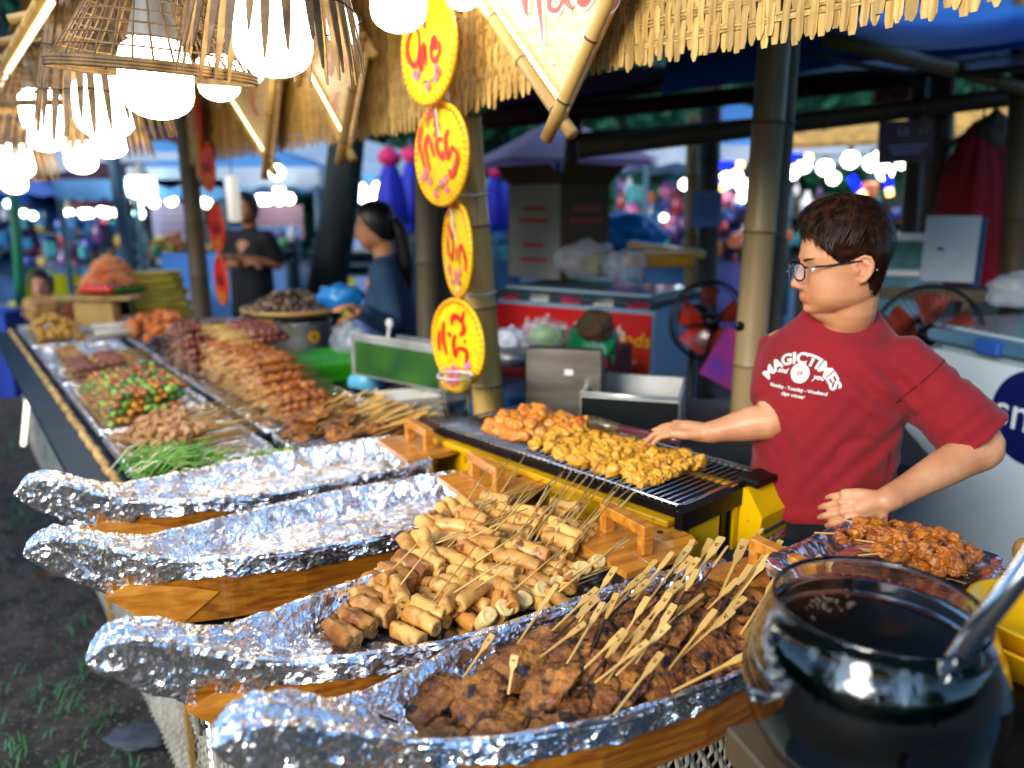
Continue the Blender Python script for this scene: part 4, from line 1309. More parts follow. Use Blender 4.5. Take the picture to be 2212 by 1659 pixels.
m_ysign = mat('yellow_painted_weave', '#f2cc00', .55, col2='#e8b400', scale=40, bump=.0008, bscale=90)
m_redp = mat('red_brush_paint', '#c41010', .45, col2='#e02a1a', scale=30)
m_rsign = mat('red_painted_weave', '#b81010', .5, col2='#d8341a', scale=12, bump=.0008, bscale=90)
m_ypaint = mat('yellow_brush_paint', '#d8a020', .5)
m_pink = mat('pink_blossom_paint', '#e0406a', .5, col2='#f090a8', scale=60)
m_green = mat('green_twig_paint', '#2a5a1a', .5)
def oval_sign(name, label, loc, yaw, r, st, red=False, roll=0, group='painted oval signs on strings'):
    t = thing(name, label, 'sign', loc, (roll, 0, yaw), group)          # local +X faces out
    mb = MB()
    def fn(u, v):
        a = 2 * PI * u; rr = r * .96 * v
        return (.006 - .006 * v * v + .0006 * math.sin(rr * 500) * math.cos(a * 16), rr * math.cos(a), rr * math.sin(a))
    mb.grid(fn, 40, 22, closeu=True)
    def fb(u, v):
        a = -2 * PI * u; return (-.006, r * .96 * v * math.cos(a), r * .96 * v * math.sin(a))
    mb.grid(fb, 40, 3, closeu=True)
    obj('disc', mb, m_rsign if red else m_ysign, t)
    mb = MB(); mb.tube([(0, r * math.cos(a * PI / 24), r * math.sin(a * PI / 24)) for a in range(49)], .008, 8, caps=False); obj('rim', mb, m_rsign if red else m_ysign, t)
    mb = MB()
    for k in range(44):
        a = 2 * PI * k / 44 + .05
        c, s = math.cos(a), math.sin(a)
        mb.tube([(-.006, (r + .009) * c, (r + .009) * s), (.009, (r + .003) * c, (r + .003) * s), (.006, (r - .012) * c, (r - .012) * s)], .0016, 4)
    obj('rim_stitching', mb, m_ypaint if red else m_redp, t)['kind'] = 'stuff'
    if st:
        (cx, cy, hw, hh), strokes = st
        mb = MB()
        for sp in strokes:
            pts = [((p[0] - cx) / hw * r * .98, -(p[1] - cy) / hh * r * .98) for p in sp]
            brush(mb, pts, [.005, .0105, .009, .005] if len(pts) > 2 else [.004, .009, .006], .0085)
        obj('lettering', mb, m_redp, t)
    else:
        mb = MB()
        for k in range(4):
            x0 = (-.5 + k * .3) * r
            brush(mb, [(x0, .3 * r), (x0 - .05 * r, 0), (x0 + .1 * r, -.2 * r), (x0 + .2 * r, .15 * r)], [.004, .007, .004], .0085)
        obj('lettering', mb, mat('dark_red_paint', '#6a0c10', .5), t)
    r_ = random.Random(int(r * 1000 + loc[2] * 97))
    for nm, m, cnt in (('blossom', m_ypaint if red else m_pink, 8),):
        for k in range(cnt):
            a, d = r_.uniform(-2.5, -.7), r * r_.uniform(.5, .82)
            cy, cz = d * math.cos(a), d * math.sin(a)
            mb = MB(); mb.smooth = False
            pts = [(.0088, cy + .012 * (1 + .35 * math.cos(5 * q)) * math.cos(q), cz + .012 * (1 + .35 * math.cos(5 * q)) * math.sin(q)) for q in [2 * PI * i / 20 for i in range(20)]]
            mb.add(pts, [tuple(range(20))]); obj(nm, mb, m, t)
    mb = MB()
    for k in range(5):
        y0 = r * r_.uniform(-.5, .4); z0 = -r * r_.uniform(.5, .8)
        brush(mb, [(y0, z0), (y0 + .02, z0 + .01), (y0 + .045, z0 + .006)], [.001, .0016, .001], .0083)
    obj('twig_paint', mb, m_green, t)
    return t
YW = NROT + PI          # faces the customers
oval_sign('oval_sign', 'top yellow oval sign with red letters, its left edge behind a bulb', D(925, 108, 2.26), YW, .148, SIGN_ST[1])
oval_sign('oval_sign', 'second yellow oval sign down, tilted, with large red letters and twigs', D(953, 335, 2.34), YW + .0, .146, SIGN_ST[2], roll=-.12)
oval_sign('oval_sign', 'narrow looking third yellow oval sign turned away from the counter', D(988, 540, 2.42), YW - .28, .143, SIGN_ST[3], roll=-.06)
oval_sign('oval_sign', 'lowest yellow oval sign just above the clear plastic cup', D(988, 741, 2.48), YW + .04, .138, SIGN_ST[4])
zs = [D(925, 108, 2.26), D(953, 335, 2.34), D(988, 540, 2.42), D(988, 741, 2.48)]
mb = MB(); mb.tube([zs[0] + Vector((0, 0, .5))] + zs, .003, 5); tag(obj('sign_string', mb, m_white_plastic), 'white string holding the four yellow oval signs', 'string')
for i, (x, y, dep, yw, r, lb) in enumerate([(428, 262, 4.4, -.2, .135, 'top red oval sign at the far corner of the valance'), (448, 360, 4.45, 0, .135, 'second red oval sign down, mottled with violet, on the corner string'),
                                   (468, 492, 4.5, .0, .14, 'third red oval sign down with yellow lower part'), (478, 605, 4.5, -.05, .14, 'lowest red oval sign with yellow lower part by the corner post')]):
    oval_sign('oval_sign', lb, D(x, y, dep), YW + yw, r, None, red=True, group='red oval signs at the far corner')
# ------------------------------------------------------------------ diamond boards on the valance
def printed_board_mat():
    m = mat('printed_bamboo_board', '#ecd3a0', .4, col2='#d9b27a', scale=6, stretch=(1, 1, 14), rot=(R(45), 0, 0))
    return m
m_board = printed_board_mat()
m_outline = mat('white_outline', '#efeae0', .45)
m_sred = mat('sign_red', '#d41c14', .4, col2='#e8503c', scale=9)
def diamond(label, bot, left, right, side=None, strokes=(), pr=.017, frame_scale=1.0):
    B, Lc, Rc = PV(*bot, .06), PV(*left, .06), PV(*right, .06)
    dl, dr = (Lc - B), (Rc - B)
    if side: dl = dl.normalized() * side; dr = dr.normalized() * side
    yaw = YW
    t = thing('diamond_sign', label, 'sign', B, (0, 0, yaw), 'diamond boards in bamboo frames on the valance')
    Mi = Matrix.Rotation(-yaw, 3, 'Z')
    a, b = Mi @ dl, Mi @ dr; T = a + b
    a.x = b.x = T.x = 0
    mb = MB(); mb.smooth = False
    ps = [Vector((0, 0, 0)), a, T, b]
    c = T / 2
    ps = [c + (p - c) * .97 for p in ps]
    f = [Vector((.004, p.y, p.z)) for p in ps]; g = [Vector((-.006, p.y, p.z)) for p in ps]
    n0 = (f[1] - f[0]).cross(f[3] - f[0]).x
    o = (0, 1, 2, 3) if n0 > 0 else (3, 2, 1, 0)
    mb.add(f + g, [o, tuple(i + 4 for i in reversed(o))] + [(i, (i + 1) % 4, (i + 1) % 4 + 4, i + 4) for i in range(4)])
    obj('board', mb, m_board, t)
    # printed plank seams
    mb = MB(); mb.smooth = False
    for k in range(1, 13):
        u = k / 13
        p0, p1 = b * u, b * u + a
        if k % 3 == 0: p0, p1 = p0.lerp(p1, .1), p0.lerp(p1, .9)
        w = Vector((0, .0, .0012))
        mb.add([(.0052, p0.y, p0.z), (.0052, p1.y, p1.z), (.0052, p1.y, p1.z + .0016), (.0052, p0.y, p0.z + .0016)], [(0, 1, 2, 3)])
    obj('plank_print', mb, mat('seam_print', '#b08a58', .6), t)
    def pole(p, q, nm, e0=.07, e1=.05, off=.02):
        d = (q - p).normalized()
        bamboo_pole(nm, None, None, Vector((off, 0, 0)) + p - d * e0, Vector((off, 0, 0)) + q + d * e1, pr * frame_scale, m_bamboo, nodes=.17, parent=t, seed=rnd.randrange(9), nseg=14)
    pole(Vector(), a, 'frame_pole', .05, .04, .008); pole(Vector(), b, 'frame_pole', .055, .04, .036); pole(a, T, 'frame_pole', off=.03); pole(b, T, 'frame_pole', off=.012)
    if strokes:
        for nm, m, grow, xo in (('letter_outline', m_outline, .0075, .0075), ('letter', m_sred, 0, .0100)):
            mb = MB()
            for pts, w in strokes:
                q = [Mi @ (PV(x, y, .066) - B) for x, y in pts]
                brush(mb, [(p.y, p.z) for p in q], [ww + grow for ww in w], xo)
            obj(nm, mb, m, t)
    # led strip along the lower left edge
    n_ = int(a.length / .0135)
    ins = b.normalized() * (pr * 1.9)
    mb = MB(); mb.smooth = False
    d = a.normalized()
    mb.tube([Vector((.012, 0, 0)) + ins, Vector((.012, 0, 0)) + ins + a], .0065, 6); s_ = obj('led_strip', mb, mat('led_sleeve_warm', '#e8dcae', .35, trans=.2), t)
    mb = MB(); mb.smooth = False
    for k in range(n_):
        p = ins + d * (.0135 * k + .006); mb.box((.0185, p.y, p.z), (.003, .007, .007))
    obj('led_chip', mb, emit('led_warm' + label[:3], '#fff2b8', 3), s_)['kind'] = 'stuff'
    return t
stroke1 = [([(1130, -60), (1135, 0), (1140, 32)], [.012, .014, .004]), ([(1162, -60), (1166, 5), (1172, 60), (1174, 110)], [.011, .010, .004, .001]),
           ([(1230, -20), (1195, -10), (1188, 15), (1205, 22), (1222, -8)], [.006, .009, .008, .006, .005]), ([(1215, -30), (1228, 5), (1238, 18)], [.007, .009, .004]),
           ([(1250, -20), (1255, 4), (1268, 6), (1285, -18)], [.008, .009, .008, .006]), ([(1335, -25), (1318, 8), (1292, 34)], [.010, .009, .003]), ([(1345, -30), (1330, 8), (1312, 28)], [.004, .005, .002]), ([(1195, 132), (1196, 140)], [.001, .001])]
diamond('large diamond board with red brush letters and a row of warm lights, nearest the camera', (1222, 262), (1042, 0), (1342, 0), side=.56, strokes=stroke1)
diamond('middle diamond board with red lettering half behind the nearest lamp', (757, 325), (662, 150), (800, 95), strokes=[([(700, 60), (700, 120), (712, 160), (722, 110)], [.008, .010, .006, .004]), ([(740, 70), (745, 120), (758, 150)], [.006, .008, .004]), ([(728, 200), (722, 225), (730, 245)], [.004, .006, .003])])
diamond('farthest diamond board with faded red strokes near the red oval signs', (590, 362), (492, 205), (612, 150), strokes=[([(545, 180), (548, 230), (560, 250)], [.010, .012, .006]), ([(575, 235), (580, 260)], [.008, .006])])
# ------------------------------------------------------------------ foil trays along the far part of the counter
TR = .855
def stray(label, s0, s1, n0, n1, seed, group='foil lined trays along the counter', res=70):
    return foil_tray('foil_tray', label, [S(s0, n0), S(s1, n0), S(s1, n1), S(s0, n1)], TR - .03, .03, .035, m_foil_far, seed, group=group, res=res, hang=.03)
stray('foil tray with chives and chopped herbs, mostly bare, behind the farthest boat', -.0, .29, .04, .46, 41)
stray('foil tray heaped with short pale sausage rolls on skewers', .31, .84, .04, .46, 42)
stray('foil tray of vegetable and meat skewers, green, yellow and red', .86, 1.72, .04, .46, 43, res=80)
stray('foil tray of dark meat skewers with pale sticks, beyond the vegetable skewers', 1.75, 2.2, .04, .46, 44)
stray('nearly bare foil tray with a few tan pieces', 2.22, 2.86, .04, .46, 45)
stray('farthest foil tray in the front row, with yellow cubes and white fish cakes', 2.89, 3.85, .04, .48, 46)
stray('foil tray of dark patties and fanned sticks just behind the boats', -.02, .50, .50, .98, 47, res=90)
stray('long foil tray under the tall stack of brown skewers', .54, 2.2, .50, .98, 48, res=90)
stray('foil tray with orange, pale green and black heaps', 2.24, 3.6, .52, 1.0, 49)
SKN = NROT                                    # skewers lie across the counter
def bumpy_stick_food(seed, m, L=.11, r=.014, amp=.35, nm='meat', seg=3):
    mb = MB(); n = 12; st = 22; vs = []
    for i in range(st + 1):
        t = i / st
        rr = r * min(1, (math.sin(PI * min(.999, max(.001, t))) * 3.2)) ** .6
        for k in range(n):
            a = 2 * PI * k / n
            p = Vector((t * L, math.cos(a) * rr, math.sin(a) * rr))
            d = 1 + amp * noise.noise(p * 60 + Vector((seed * 3, 0, 0))) + .18 * math.sin(t * L * 190 + seed) + amp * .5 * noise.noise(p * 150 + Vector((seed, 0, 3)))
            vs.append(Vector((p.x, p.y * d, p.z * d * .85)))
    mb.add(vs, [(i * n + k, i * n + (k + 1) % n, (i + 1) * n + (k + 1) % n, (i + 1) * n + k) for i in range(st) for k in range(n)])
    me = mb.mesh(nm); me.materials.append(m); return me
m_bbq = mat('glazed_pork', '#86400f', .3, col2='#b8722e', scale=30, lo=.35, hi=.62, bump=.0015, bscale=90, spots='#3a1608', sscale=50, sth=(.58, .68), rand=.18, coat=.5)
m_bbqd = mat('dark_glazed_pork', '#5a2418', .3, col2='#8a4630', scale=26, lo=.4, hi=.66, bump=.0015, bscale=90, rand=.15, coat=.5)
m_mince = mat('minced_meat', '#5d2c1c', .4, col2='#854a34', scale=30, bump=.0015, bscale=110, rand=.15, coat=.2)
BBQ = [bumpy_stick_food(i, m_bbq, .19, .0135, .5) for i in range(5)]
BBQD = [bumpy_stick_food(i + 9, m_bbqd, .15, .018, .3) for i in range(4)]
MIN = [bumpy_stick_food(i + 19, m_mince, .10, .0125, .25) for i in range(3)]
def pile(nm, label, group, meshes, s0, s1, n0, layers, ds, stick_from, stick_len, part='meat', dz=.022, jy=.05, pitch=0.0, prof=None, z0=None, njit=.012):
    z0 = z0 or TR - .012
    for L in range(layers):
        s = s0 + L * ds * .5
        while s < s1 - L * ds * .3:
            if prof and L >= prof((s - s0) / (s1 - s0)): s += ds; continue
            t = thing(nm, label, 'skewer', S(s + rnd.gauss(0, .006), n0 + rnd.gauss(0, njit), z0 + L * dz), (0, -pitch - rnd.uniform(0, .05), SKN + rnd.gauss(0, jy)), group)
            o = obj(part, rnd.choice(meshes), None, t)
            o.rotation_euler = (rnd.uniform(0, 6), 0, 0)
            k = obj('stick', STICK, None, t); k.location = (stick_from, 0, 0); k.scale = (stick_len / .25, 1.5, 1.5)
            s += ds * rnd.uniform(.85, 1.2)
# tall stack of brown glazed skewers
pile('pork_skewer', 'glazed brown pork skewer in the tall stack on the long tray', 'glazed pork skewers in the tall stack', BBQ, .60, 1.65, .60, 8, .044, -.02, .27, dz=.022,
     prof=lambda q: 2.2 + 9 * min(1, q * 1.5))
pile('pork_skewer', 'dark red pork skewer at the left end of the tall stack', 'dark pork skewers beside the tall stack', BBQD, 1.66, 2.16, .56, 7, .055, -.01, .30, dz=.03)
pile('pork_skewer', 'dark plump pork skewer lying on top of the tall stack', 'plump pork skewers on top of the stack', BBQD, 1.30, 1.75, .74, 2, .06, -.12, .32, z0=TR + .175, dz=.026)
# dark patties with fanned sticks behind the boats
for k in range(30):
    s = rnd.uniform(.10, .46); n = rnd.uniform(.56, .92)
    if n > .80 and s > .0: n -= .12
    patty_skewer(S(s, n, TR + .008 + .02 * rnd.random() + (.03 if .6 < n < .75 else 0)), NROT - R(rnd.uniform(-16, 16)), R(8), 'dark flat patty with a pale stick in the tray just behind the boats', group='patties in the tray behind the boats', paw=False, ppitch=.18)
for k in range(26):
    s = rnd.uniform(.10, .48); n = rnd.uniform(.58, .72)
    a = S(s, n, TR + .035); 
    o = obj('bamboo_pick', PICK[0], None); o.location = a; o.rotation_euler = (0, -R(rnd.uniform(6, 14)), NROT + R(rnd.uniform(-18, 10))); o.scale = (rnd.uniform(1.6, 2.0), 1.5, 1.6)
    tag(o, 'pale stick fanned over the dark patties behind the boats', 'pick', 'sticks fanned over the dark patties')
big = patty_skewer(S(.43, .60, TR + .04), NROT + .3, R(25), 'big round dark patty tilted at the left end of its tray', group='patties in the tray behind the boats', pick=False); big.scale = (1.5, 1.6, 1.3)
# sausage rolls
m_saus = mat('pale_sausage', '#b98a55', .45, col2='#8f5f30', scale=14, bump=.0008, bscale=80, rand=.14, coat=.2)
SAU = [roll_mesh(60 + i, L=.038, r=.0145) for i in range(3)]
for me in SAU: me.materials.append(m_saus); me.materials.append(m_fill)
for L in range(4):
    for k in range(12 - L):
        s = .38 + .038 * k + .012 * L
        t = thing('sausage_skewer', 'short pale sausage rolls on a long stick in the heaped foil tray', 'skewer', S(s, .13 + .02 * L + rnd.gauss(0, .02), TR - .008 + .024 * L), (0, -.05, SKN + rnd.gauss(-.05, .09)), 'sausage roll skewers in the front tray')
        for q in range(3):
            o = obj('sausage', rnd.choice(SAU), None, t); o.location = (.034 * q, rnd.gauss(0, .004), 0); o.rotation_euler = (rnd.uniform(0, 1), rnd.uniform(0, 6), PI / 2 * rnd.choice((0, 1)) + rnd.gauss(0, .3))
        o = obj('stick', STICK, None, t); o.location = (-.02, 0, 0); o.scale = (1.25, 1.3, 1.3)
# vegetable skewers
def vm(name, c1, c2): return mat(name, c1, .35, col2=c2, scale=25, rand=.15, coat=.3)
VEG = [chunk(30 + i, m, .017, .3, 1.5, sub=2, nm='vegetable_chunk') for i, m in enumerate([vm('green_pepper', '#2f7a1c', '#1c4f12'), vm('cucumber', '#9fbf4a', '#4d8a24'), vm('yellow_pepper', '#e0a814', '#c07c10'), vm('red_pepper', '#b8200e', '#7f1408'), m_bbq, m_bbq, m_darkc])]
for L in range(4):
    for k in range(15 - L):
        s = .92 + .044 * k + .02 * L
        chunk_skewer('vegetable_skewer', 'skewer of green, yellow and red vegetables with browned meat', 'vegetable skewers in the front tray', S(s, .09 + .015 * L, TR + .0 + .026 * L), (0, -.03, SKN + rnd.gauss(0, .1)), VEG[:3] + VEG[4:] + VEG[5:] + VEG[:2] if (k % 3 or k < 3) else VEG + VEG[4:], 9, .028, stl=.30, jit=.006, pname='chunk')
pile('mince_skewer', 'dark minced meat skewer behind the vegetable skewers', 'minced meat skewers beyond the vegetables', MIN, 1.58, 1.70, .10, 2, .03, -.01, .24)
pile('mince_skewer', 'dark reddish meat skewer with a long pale stick, in the fourth front tray', 'dark meat skewers in the fourth front tray', MIN, 1.80, 2.16, .10, 3, .03, -.01, .30, pitch=.05)
pile('mince_skewer', 'dark reddish meat skewer laid over its neighbours towards the back of the fourth front tray', 'dark meat skewers in the fourth front tray', MIN, 1.80, 2.16, .22, 2, .032, -.01, .24, z0=TR + .03)
m_tanf = mat('tan_fishcake', '#b98848', .5, col2='#94652e', scale=18, rand=.1)
m_yelf = mat('yellow_tofu', '#d8a53c', .5, col2='#b87f22', scale=20, rand=.12)
CB = []
for i in range(3):
    mb = MB(); mb.box((0, 0, 0), (.036, .036, .03), bev=.007); me = mb.mesh('tofu_cube'); me.materials.append(m_yelf); CB.append(me)
for k in range(85):
    s = rnd.uniform(3.0, 3.6); n = rnd.uniform(.09, .30); q = math.exp(-((s - 3.3) / .28) ** 2 - ((n - .2) / .1) ** 2)
    o = bpy.data.objects.new('tofu_cube', rnd.choice(CB)); COL.objects.link(o); o.location = S(s, n, TR + rnd.random() * .13 * q); o.rotation_euler = (rnd.uniform(0, 3),) * 3
    tag(o, 'small yellow fried tofu cube heaped in the farthest front tray', 'tofu', 'fried tofu cubes in the farthest tray')
m_white = mat('white_fishcake', '#ddd8c4', .5, col2='#c4baa0', scale=10)
for i, (s, n, l, lb) in enumerate([(3.55, .43, .30, 'upper thick white fish cake roll beside the yellow cubes'), (3.25, .44, .28, 'lower white fish cake roll beside the yellow cubes'), (2.98, .42, .2, 'short white fish cake slab nearest the bare tray')]):
    mb = MB(); mb.tube([(0, 0, 0), (.01, 0, 0), (l - .01, 0, 0), (l, 0, 0)], [.02, .032, .032, .02], 14, flat=.8)
    o = obj('fish_cake', mb, m_white, loc=S(s, n - .06, TR + .02), rot=(0, 0, NROT)); tag(o, lb, 'fish cake', 'white fish cakes')
for k in range(9):
    mb = MB(); mb.ico((0, 0, 0), .028, 2, (1.3, .7, .5), .3, 2, k); o = obj('fish_patty', mb, m_tanf, loc=S(2.35 + .05 * k, .14 + .03 * (k % 3), TR)); tag(o, 'small tan fish patty on the nearly bare tray', 'fish patty', 'tan fish patties')
# herbs: bundle of chives, heap of chopped greens
m_chive = mat('chive_green', '#3f8a1c', .45, col2='#8ab84a', scale=12, rand=.1)
m_root = mat('pale_root', '#c8cf9a', .5)
hb = thing('chive_bundle', 'loose bundle of green chives with pale ends at the corner of the herb tray', 'herbs', S(.25, .10, TR))
mb = MB()
for k in range(230):
    a = rnd.gauss(NROT - .25, .5); l = rnd.uniform(.07, .14); b = Vector((rnd.gauss(0, .055), rnd.gauss(0, .03), rnd.uniform(0, .035)))
    d = Vector((math.cos(a), math.sin(a), rnd.uniform(.0, .9))).normalized() * l
    mb.cur = 1 if rnd.random() < .22 else 0
    mb.tube([b, b + d * .5 + Vector((0, 0, .012)), b + d + Vector((0, 0, -.01))], [.0026, .0022, .001], 5)
obj('stalk', mb, [m_chive, m_root], hb)['kind'] = 'stuff'
mb = MB()
for k in range(800):
    s, n = rnd.gauss(.20, .03), rnd.gauss(.40, .05)
    p = S(s, n, TR - .01 + .03 * rnd.random()); q = MB()
    mb.cur = rnd.choice((0, 0, 1)); mb.box(p, (.009, .004, .003), TM((0, 0, 0)))
tag(obj('chopped_herbs', mb, [m_chive, m_root]), 'heap of finely chopped green herbs on the bare foil behind the farthest boat', 'herbs', kind='stuff')
# back row heaps
def heap(name, label, cat, group, meshes, s0, s1, n0, n1, h, count, zb=TR, sc=1.0):
    for k in range(count):
        s = rnd.uniform(s0, s1); n = rnd.uniform(n0, n1)
        q = max(0, 1 - ((s - (s0 + s1) / 2) / ((s1 - s0) / 2)) ** 2) * max(0, 1 - ((n - (n0 + n1) / 2) / ((n1 - n0) / 2)) ** 2)
        o = bpy.data.objects.new(name, rnd.choice(meshes)); COL.objects.link(o)
        o.location = S(s, n, zb + h * q * rnd.uniform(.55, 1)); o.rotation_euler = (rnd.uniform(0, 6), rnd.uniform(0, 6), rnd.uniform(0, 6)); o.scale = (sc * rnd.uniform(.8, 1.2),) * 3
        tag(o, label, cat, group)
OR = [chunk(50 + i, mat('orange_batter%d' % i if False else 'orange_batter', '#c45a10', .4, col2='#d88430', scale=30, coat=.3, rand=.15), .026, .6, 1.8, sub=3, nm='fried_piece') for i in range(3)]
heap('fried_piece', 'orange fried piece in the loose heap beyond the tall stack', 'snack', 'orange fried pieces in a heap', OR, 2.55, 3.45, .56, .92, .12, 130)
LM = [chunk(55 + i, mat('pale_green_guava', '#c9cf5a', .4, col2='#a8b040', scale=12, rand=.1), .026, .3, 1.2, sub=2, nm='fruit_wedge') for i in range(2)]
heap('fruit_wedge', 'pale yellow green fruit wedge between the orange heap and the dark stack', 'fruit', 'pale green fruit wedges', LM, 2.2, 2.75, .78, .98, .06, 44, zb=TR + .03)
BK = [chunk(60 + i, mat('black_snails', '#14161a', .3, col2='#2c2a24', scale=30, coat=.4, spots='#6a5a3a', sscale=60, sth=(.66, .7)), .017, .3, 1.6, sub=2, nm='mussel') for i in range(2)]
heap('mussel', 'small black mussel in the dark heap left of the tall stack', 'mussel', 'black mussels in a heap', BK, 2.22, 2.6, .54, .78, .09, 110)
# stack of leaf wrapped parcels
m_wrap = mat('dry_leaf_wrap', '#b4a440', .55, col2='#86782a', scale=9, stretch=(1, 6, 6), rand=.18, bump=.001, bscale=30)
m_wrapend = mat('leaf_wrap_end', '#4f4420', .7, col2='#332a14', scale=60, bump=.002, bscale=80)
mb = MB(); mb.box((0, 0, 0), (.34, .062, .042), bev=.01); WR = mb.mesh('parcel'); WR.materials.append(m_wrap)
mb = MB(); mb.box((-.1705, 0, 0), (.008, .054, .036), bev=.003); WE = mb.mesh('folded_end'); WE.materials.append(m_wrapend)
for L in range(8):
    nrow = 5 - (L > 3) - (L > 5) - (L > 6)
    for k in range(nrow):
        t = bpy.data.objects.new('leaf_parcel', WR); COL.objects.link(t)
        t.location = S(3.62 + .066 * k, .92 + rnd.gauss(0, .008) - (.02 * L if k == 0 else .008 * L), TR + .0 + .0425 * L); t.rotation_euler = (0, 0, NROT + rnd.gauss(0, .03))
        tag(t, 'long leaf wrapped parcel in the tall square stack', 'parcel', 'leaf wrapped parcels stacked on the counter')
        obj('folded_end', WE, None, t)
# shredded salad, tomatoes and a basket of goods beyond
m_shred = mat('pink_orange_shreds', '#e07a3c', .5, col2='#e8a878', scale=10)
mb = MB()
c = D(240, 600, 5.1)
for k in range(900):
    a = rnd.uniform(0, 6.3); r_ = .17 * math.sqrt(rnd.random()); z = .22 * (1 - (r_ / .18) ** 1.5) * rnd.uniform(.7, 1)
    p = c + Vector((r_ * math.cos(a), r_ * math.sin(a), z - .06)); d = Vector((rnd.gauss(0, 1), rnd.gauss(0, 1), rnd.gauss(0, .5))).normalized() * .03
    mb.tube([p - d, p + Vector((0, 0, .01)), p + d], .004, 4)
tag(obj('shredded_salad', mb, m_shred), 'tall heap of orange pink shredded salad behind the leaf parcels', 'salad', kind='stuff')
mb = MB(); mb.lathe([(.02, -.10), (.2, -.09), (.22, -.05), (.2, -.06), (.02, -.08)], 24); tag(obj('salad_dish', mb, mat('green_dish', '#2c6a2a', .4), loc=c - Vector((0, 0, .0))), 'green dish carrying the heap of shredded salad', 'dish')
mb = MB(); mb.lathe([(.05, -.32), (.10, -.3), (.09, -.1), (.16, -.095)], 12); tag(obj('dish_stand', mb, m_bamboo_dark, loc=c), 'dark stand lifting the dish of shredded salad', 'stand')
m_tom = mat('tomato', '#c8240c', .25, coat=.5)
for k in range(9):
    mb = MB(); mb.ico((0, 0, 0), .032, 2, (1, 1, .85)); o = obj('tomato', mb, m_tom, loc=D(180 + k * 7, 626 - (k % 2) * 4, 4.85)); tag(o, 'red tomato in the row below the shredded salad', 'tomato', 'tomatoes below the shredded salad')
mb = MB(); mb.box((0, 0, 0), (.5, .16, .02), bev=.004); o = obj('tomato_board', mb, m_bamboo, loc=D(207, 643, 4.85)); tag(o, 'narrow bamboo board under the row of tomatoes', 'board')
mb = MB(); mb.box((0, 0, -.1), (.24, .1, .16)); obj('board_block', mb, m_bamboo, o)
TN = [bumpy_stick_food(70 + i, m_tanf, .16, .016, .3) for i in range(3)]
pile('tan_skewer', 'tan skewer in the loose heap at the far end of the counter', 'tan skewers at the far end', TN, 3.9, 4.5, .15, 5, .05, -.02, .26, dz=.03)
pile('tan_skewer', 'tan skewer lying behind the loose heap at the far end', 'tan skewers at the far end', TN, 3.95, 4.5, .5, 5, .05, -.02, .26, dz=.03)

# ------------------------------------------------------------------ pot, snail basket and other wares behind the trays
pp = P(662, 752, .84)
pot = thing('steel_pot', 'wide stainless steel pot with a round yellow sticker under the snail basket', 'pot', pp)
mb = MB(); mb.lathe([(.01, 0), (.135, 0), (.142, .01), (.142, .15), (.148, .156), (.138, .156), (.138, .02), (.01, .012)], 36); obj('body', mb, m_steel, pot)
for sg in (-1, 1):
    mb = MB(); mb.tube([(sg * .14, -.04, .11), (sg * .17, -.035, .12), (sg * .17, .035, .12), (sg * .14, .04, .11)], .005, 6); obj('handle', mb, m_steel, pot)
mb = MB()
a0_ = math.atan2(-pp.y, -pp.x) + .3
pts = []
for k in range(24):
    q = 2 * PI * k / 24; aa = a0_ + .03 * math.cos(q) / .142; pts.append((.1432 * math.cos(aa), .1432 * math.sin(aa), .085 + .03 * math.sin(q)))
mb.smooth = False; mb.add(pts, [tuple(range(24))]); obj('sticker', mb, mat('yellow_sticker', '#e0a400', .4), pot)
pts = []
for k in range(12):
    q = 2 * PI * k / 12; aa = a0_ + .008 * math.cos(q) / .142; pts.append((.1440 * math.cos(aa), .1440 * math.sin(aa), .085 + .008 * math.sin(q)))
mb = MB(); mb.smooth = False; mb.add(pts, [tuple(range(12))]); obj('sticker', mb, m_black, pot)
bk = thing('round_basket', 'shallow round woven basket tray of snails resting on the steel pot', 'basket', pp + Vector((-.06, 0, .185)))
mb = MB(); mb.lathe([(.01, 0), (.2, .0), (.26, .03), (.268, .034), (.262, .042), (.25, .036), (.2, .01), (.01, .008)], 40); obj('dish', mb, m_bamboo, bk)
mb = MB(); mb.tube([(.266 * math.cos(a * PI / 20), .266 * math.sin(a * PI / 20), .036) for a in range(41)], .011, 8, caps=False); obj('rim', mb, m_bamboo, bk)
m_snail = mat('snail_shell', '#6a4a2c', .4, col2='#2f2218', scale=40, spots='#c8b890', sscale=50, sth=(.6, .66), rand=.3, coat=.3)
SN_ = []
for i in range(3):
    mb = MB(); pts = []; rs = []
    for k in range(16):
        t = k / 15; a = t * 9; rr = .011 * (1 - t) ** .8
        pts.append((rr * math.cos(a), rr * math.sin(a), t * .018)); rs.append(.010 * (1 - t) + .002)
    mb.tube(pts, rs, 7); me = mb.mesh('snail'); me.materials.append(m_snail); SN_.append(me)
for k in range(210):
    a = rnd.uniform(0, 6.3); r_ = .225 * math.sqrt(rnd.random()); h = .105 * max(0, 1 - (r_ / .24) ** 2)
    o = bpy.data.objects.new('snail', rnd.choice(SN_)); COL.objects.link(o)
    o.location = bk.location + Vector((r_ * math.cos(a), r_ * math.sin(a), .022 + h * rnd.uniform(.6, 1))); o.rotation_euler = (rnd.uniform(0, 6), rnd.uniform(0, 6), rnd.uniform(0, 6)); o.scale = (1.25,) * 3
    tag(o, 'small brown speckled snail in the heap on the round basket', 'snail', 'snails heaped on the round basket')
mb = MB(); mb.box((0, 0, .0), (.42, .36, .05), bev=.01); o = obj('kitchen_scale', mb, m_black, loc=pp - Vector((0, 0, .03)), rot=(0, 0, NROT)); tag(o, 'black flat scale under the steel pot', 'scale')
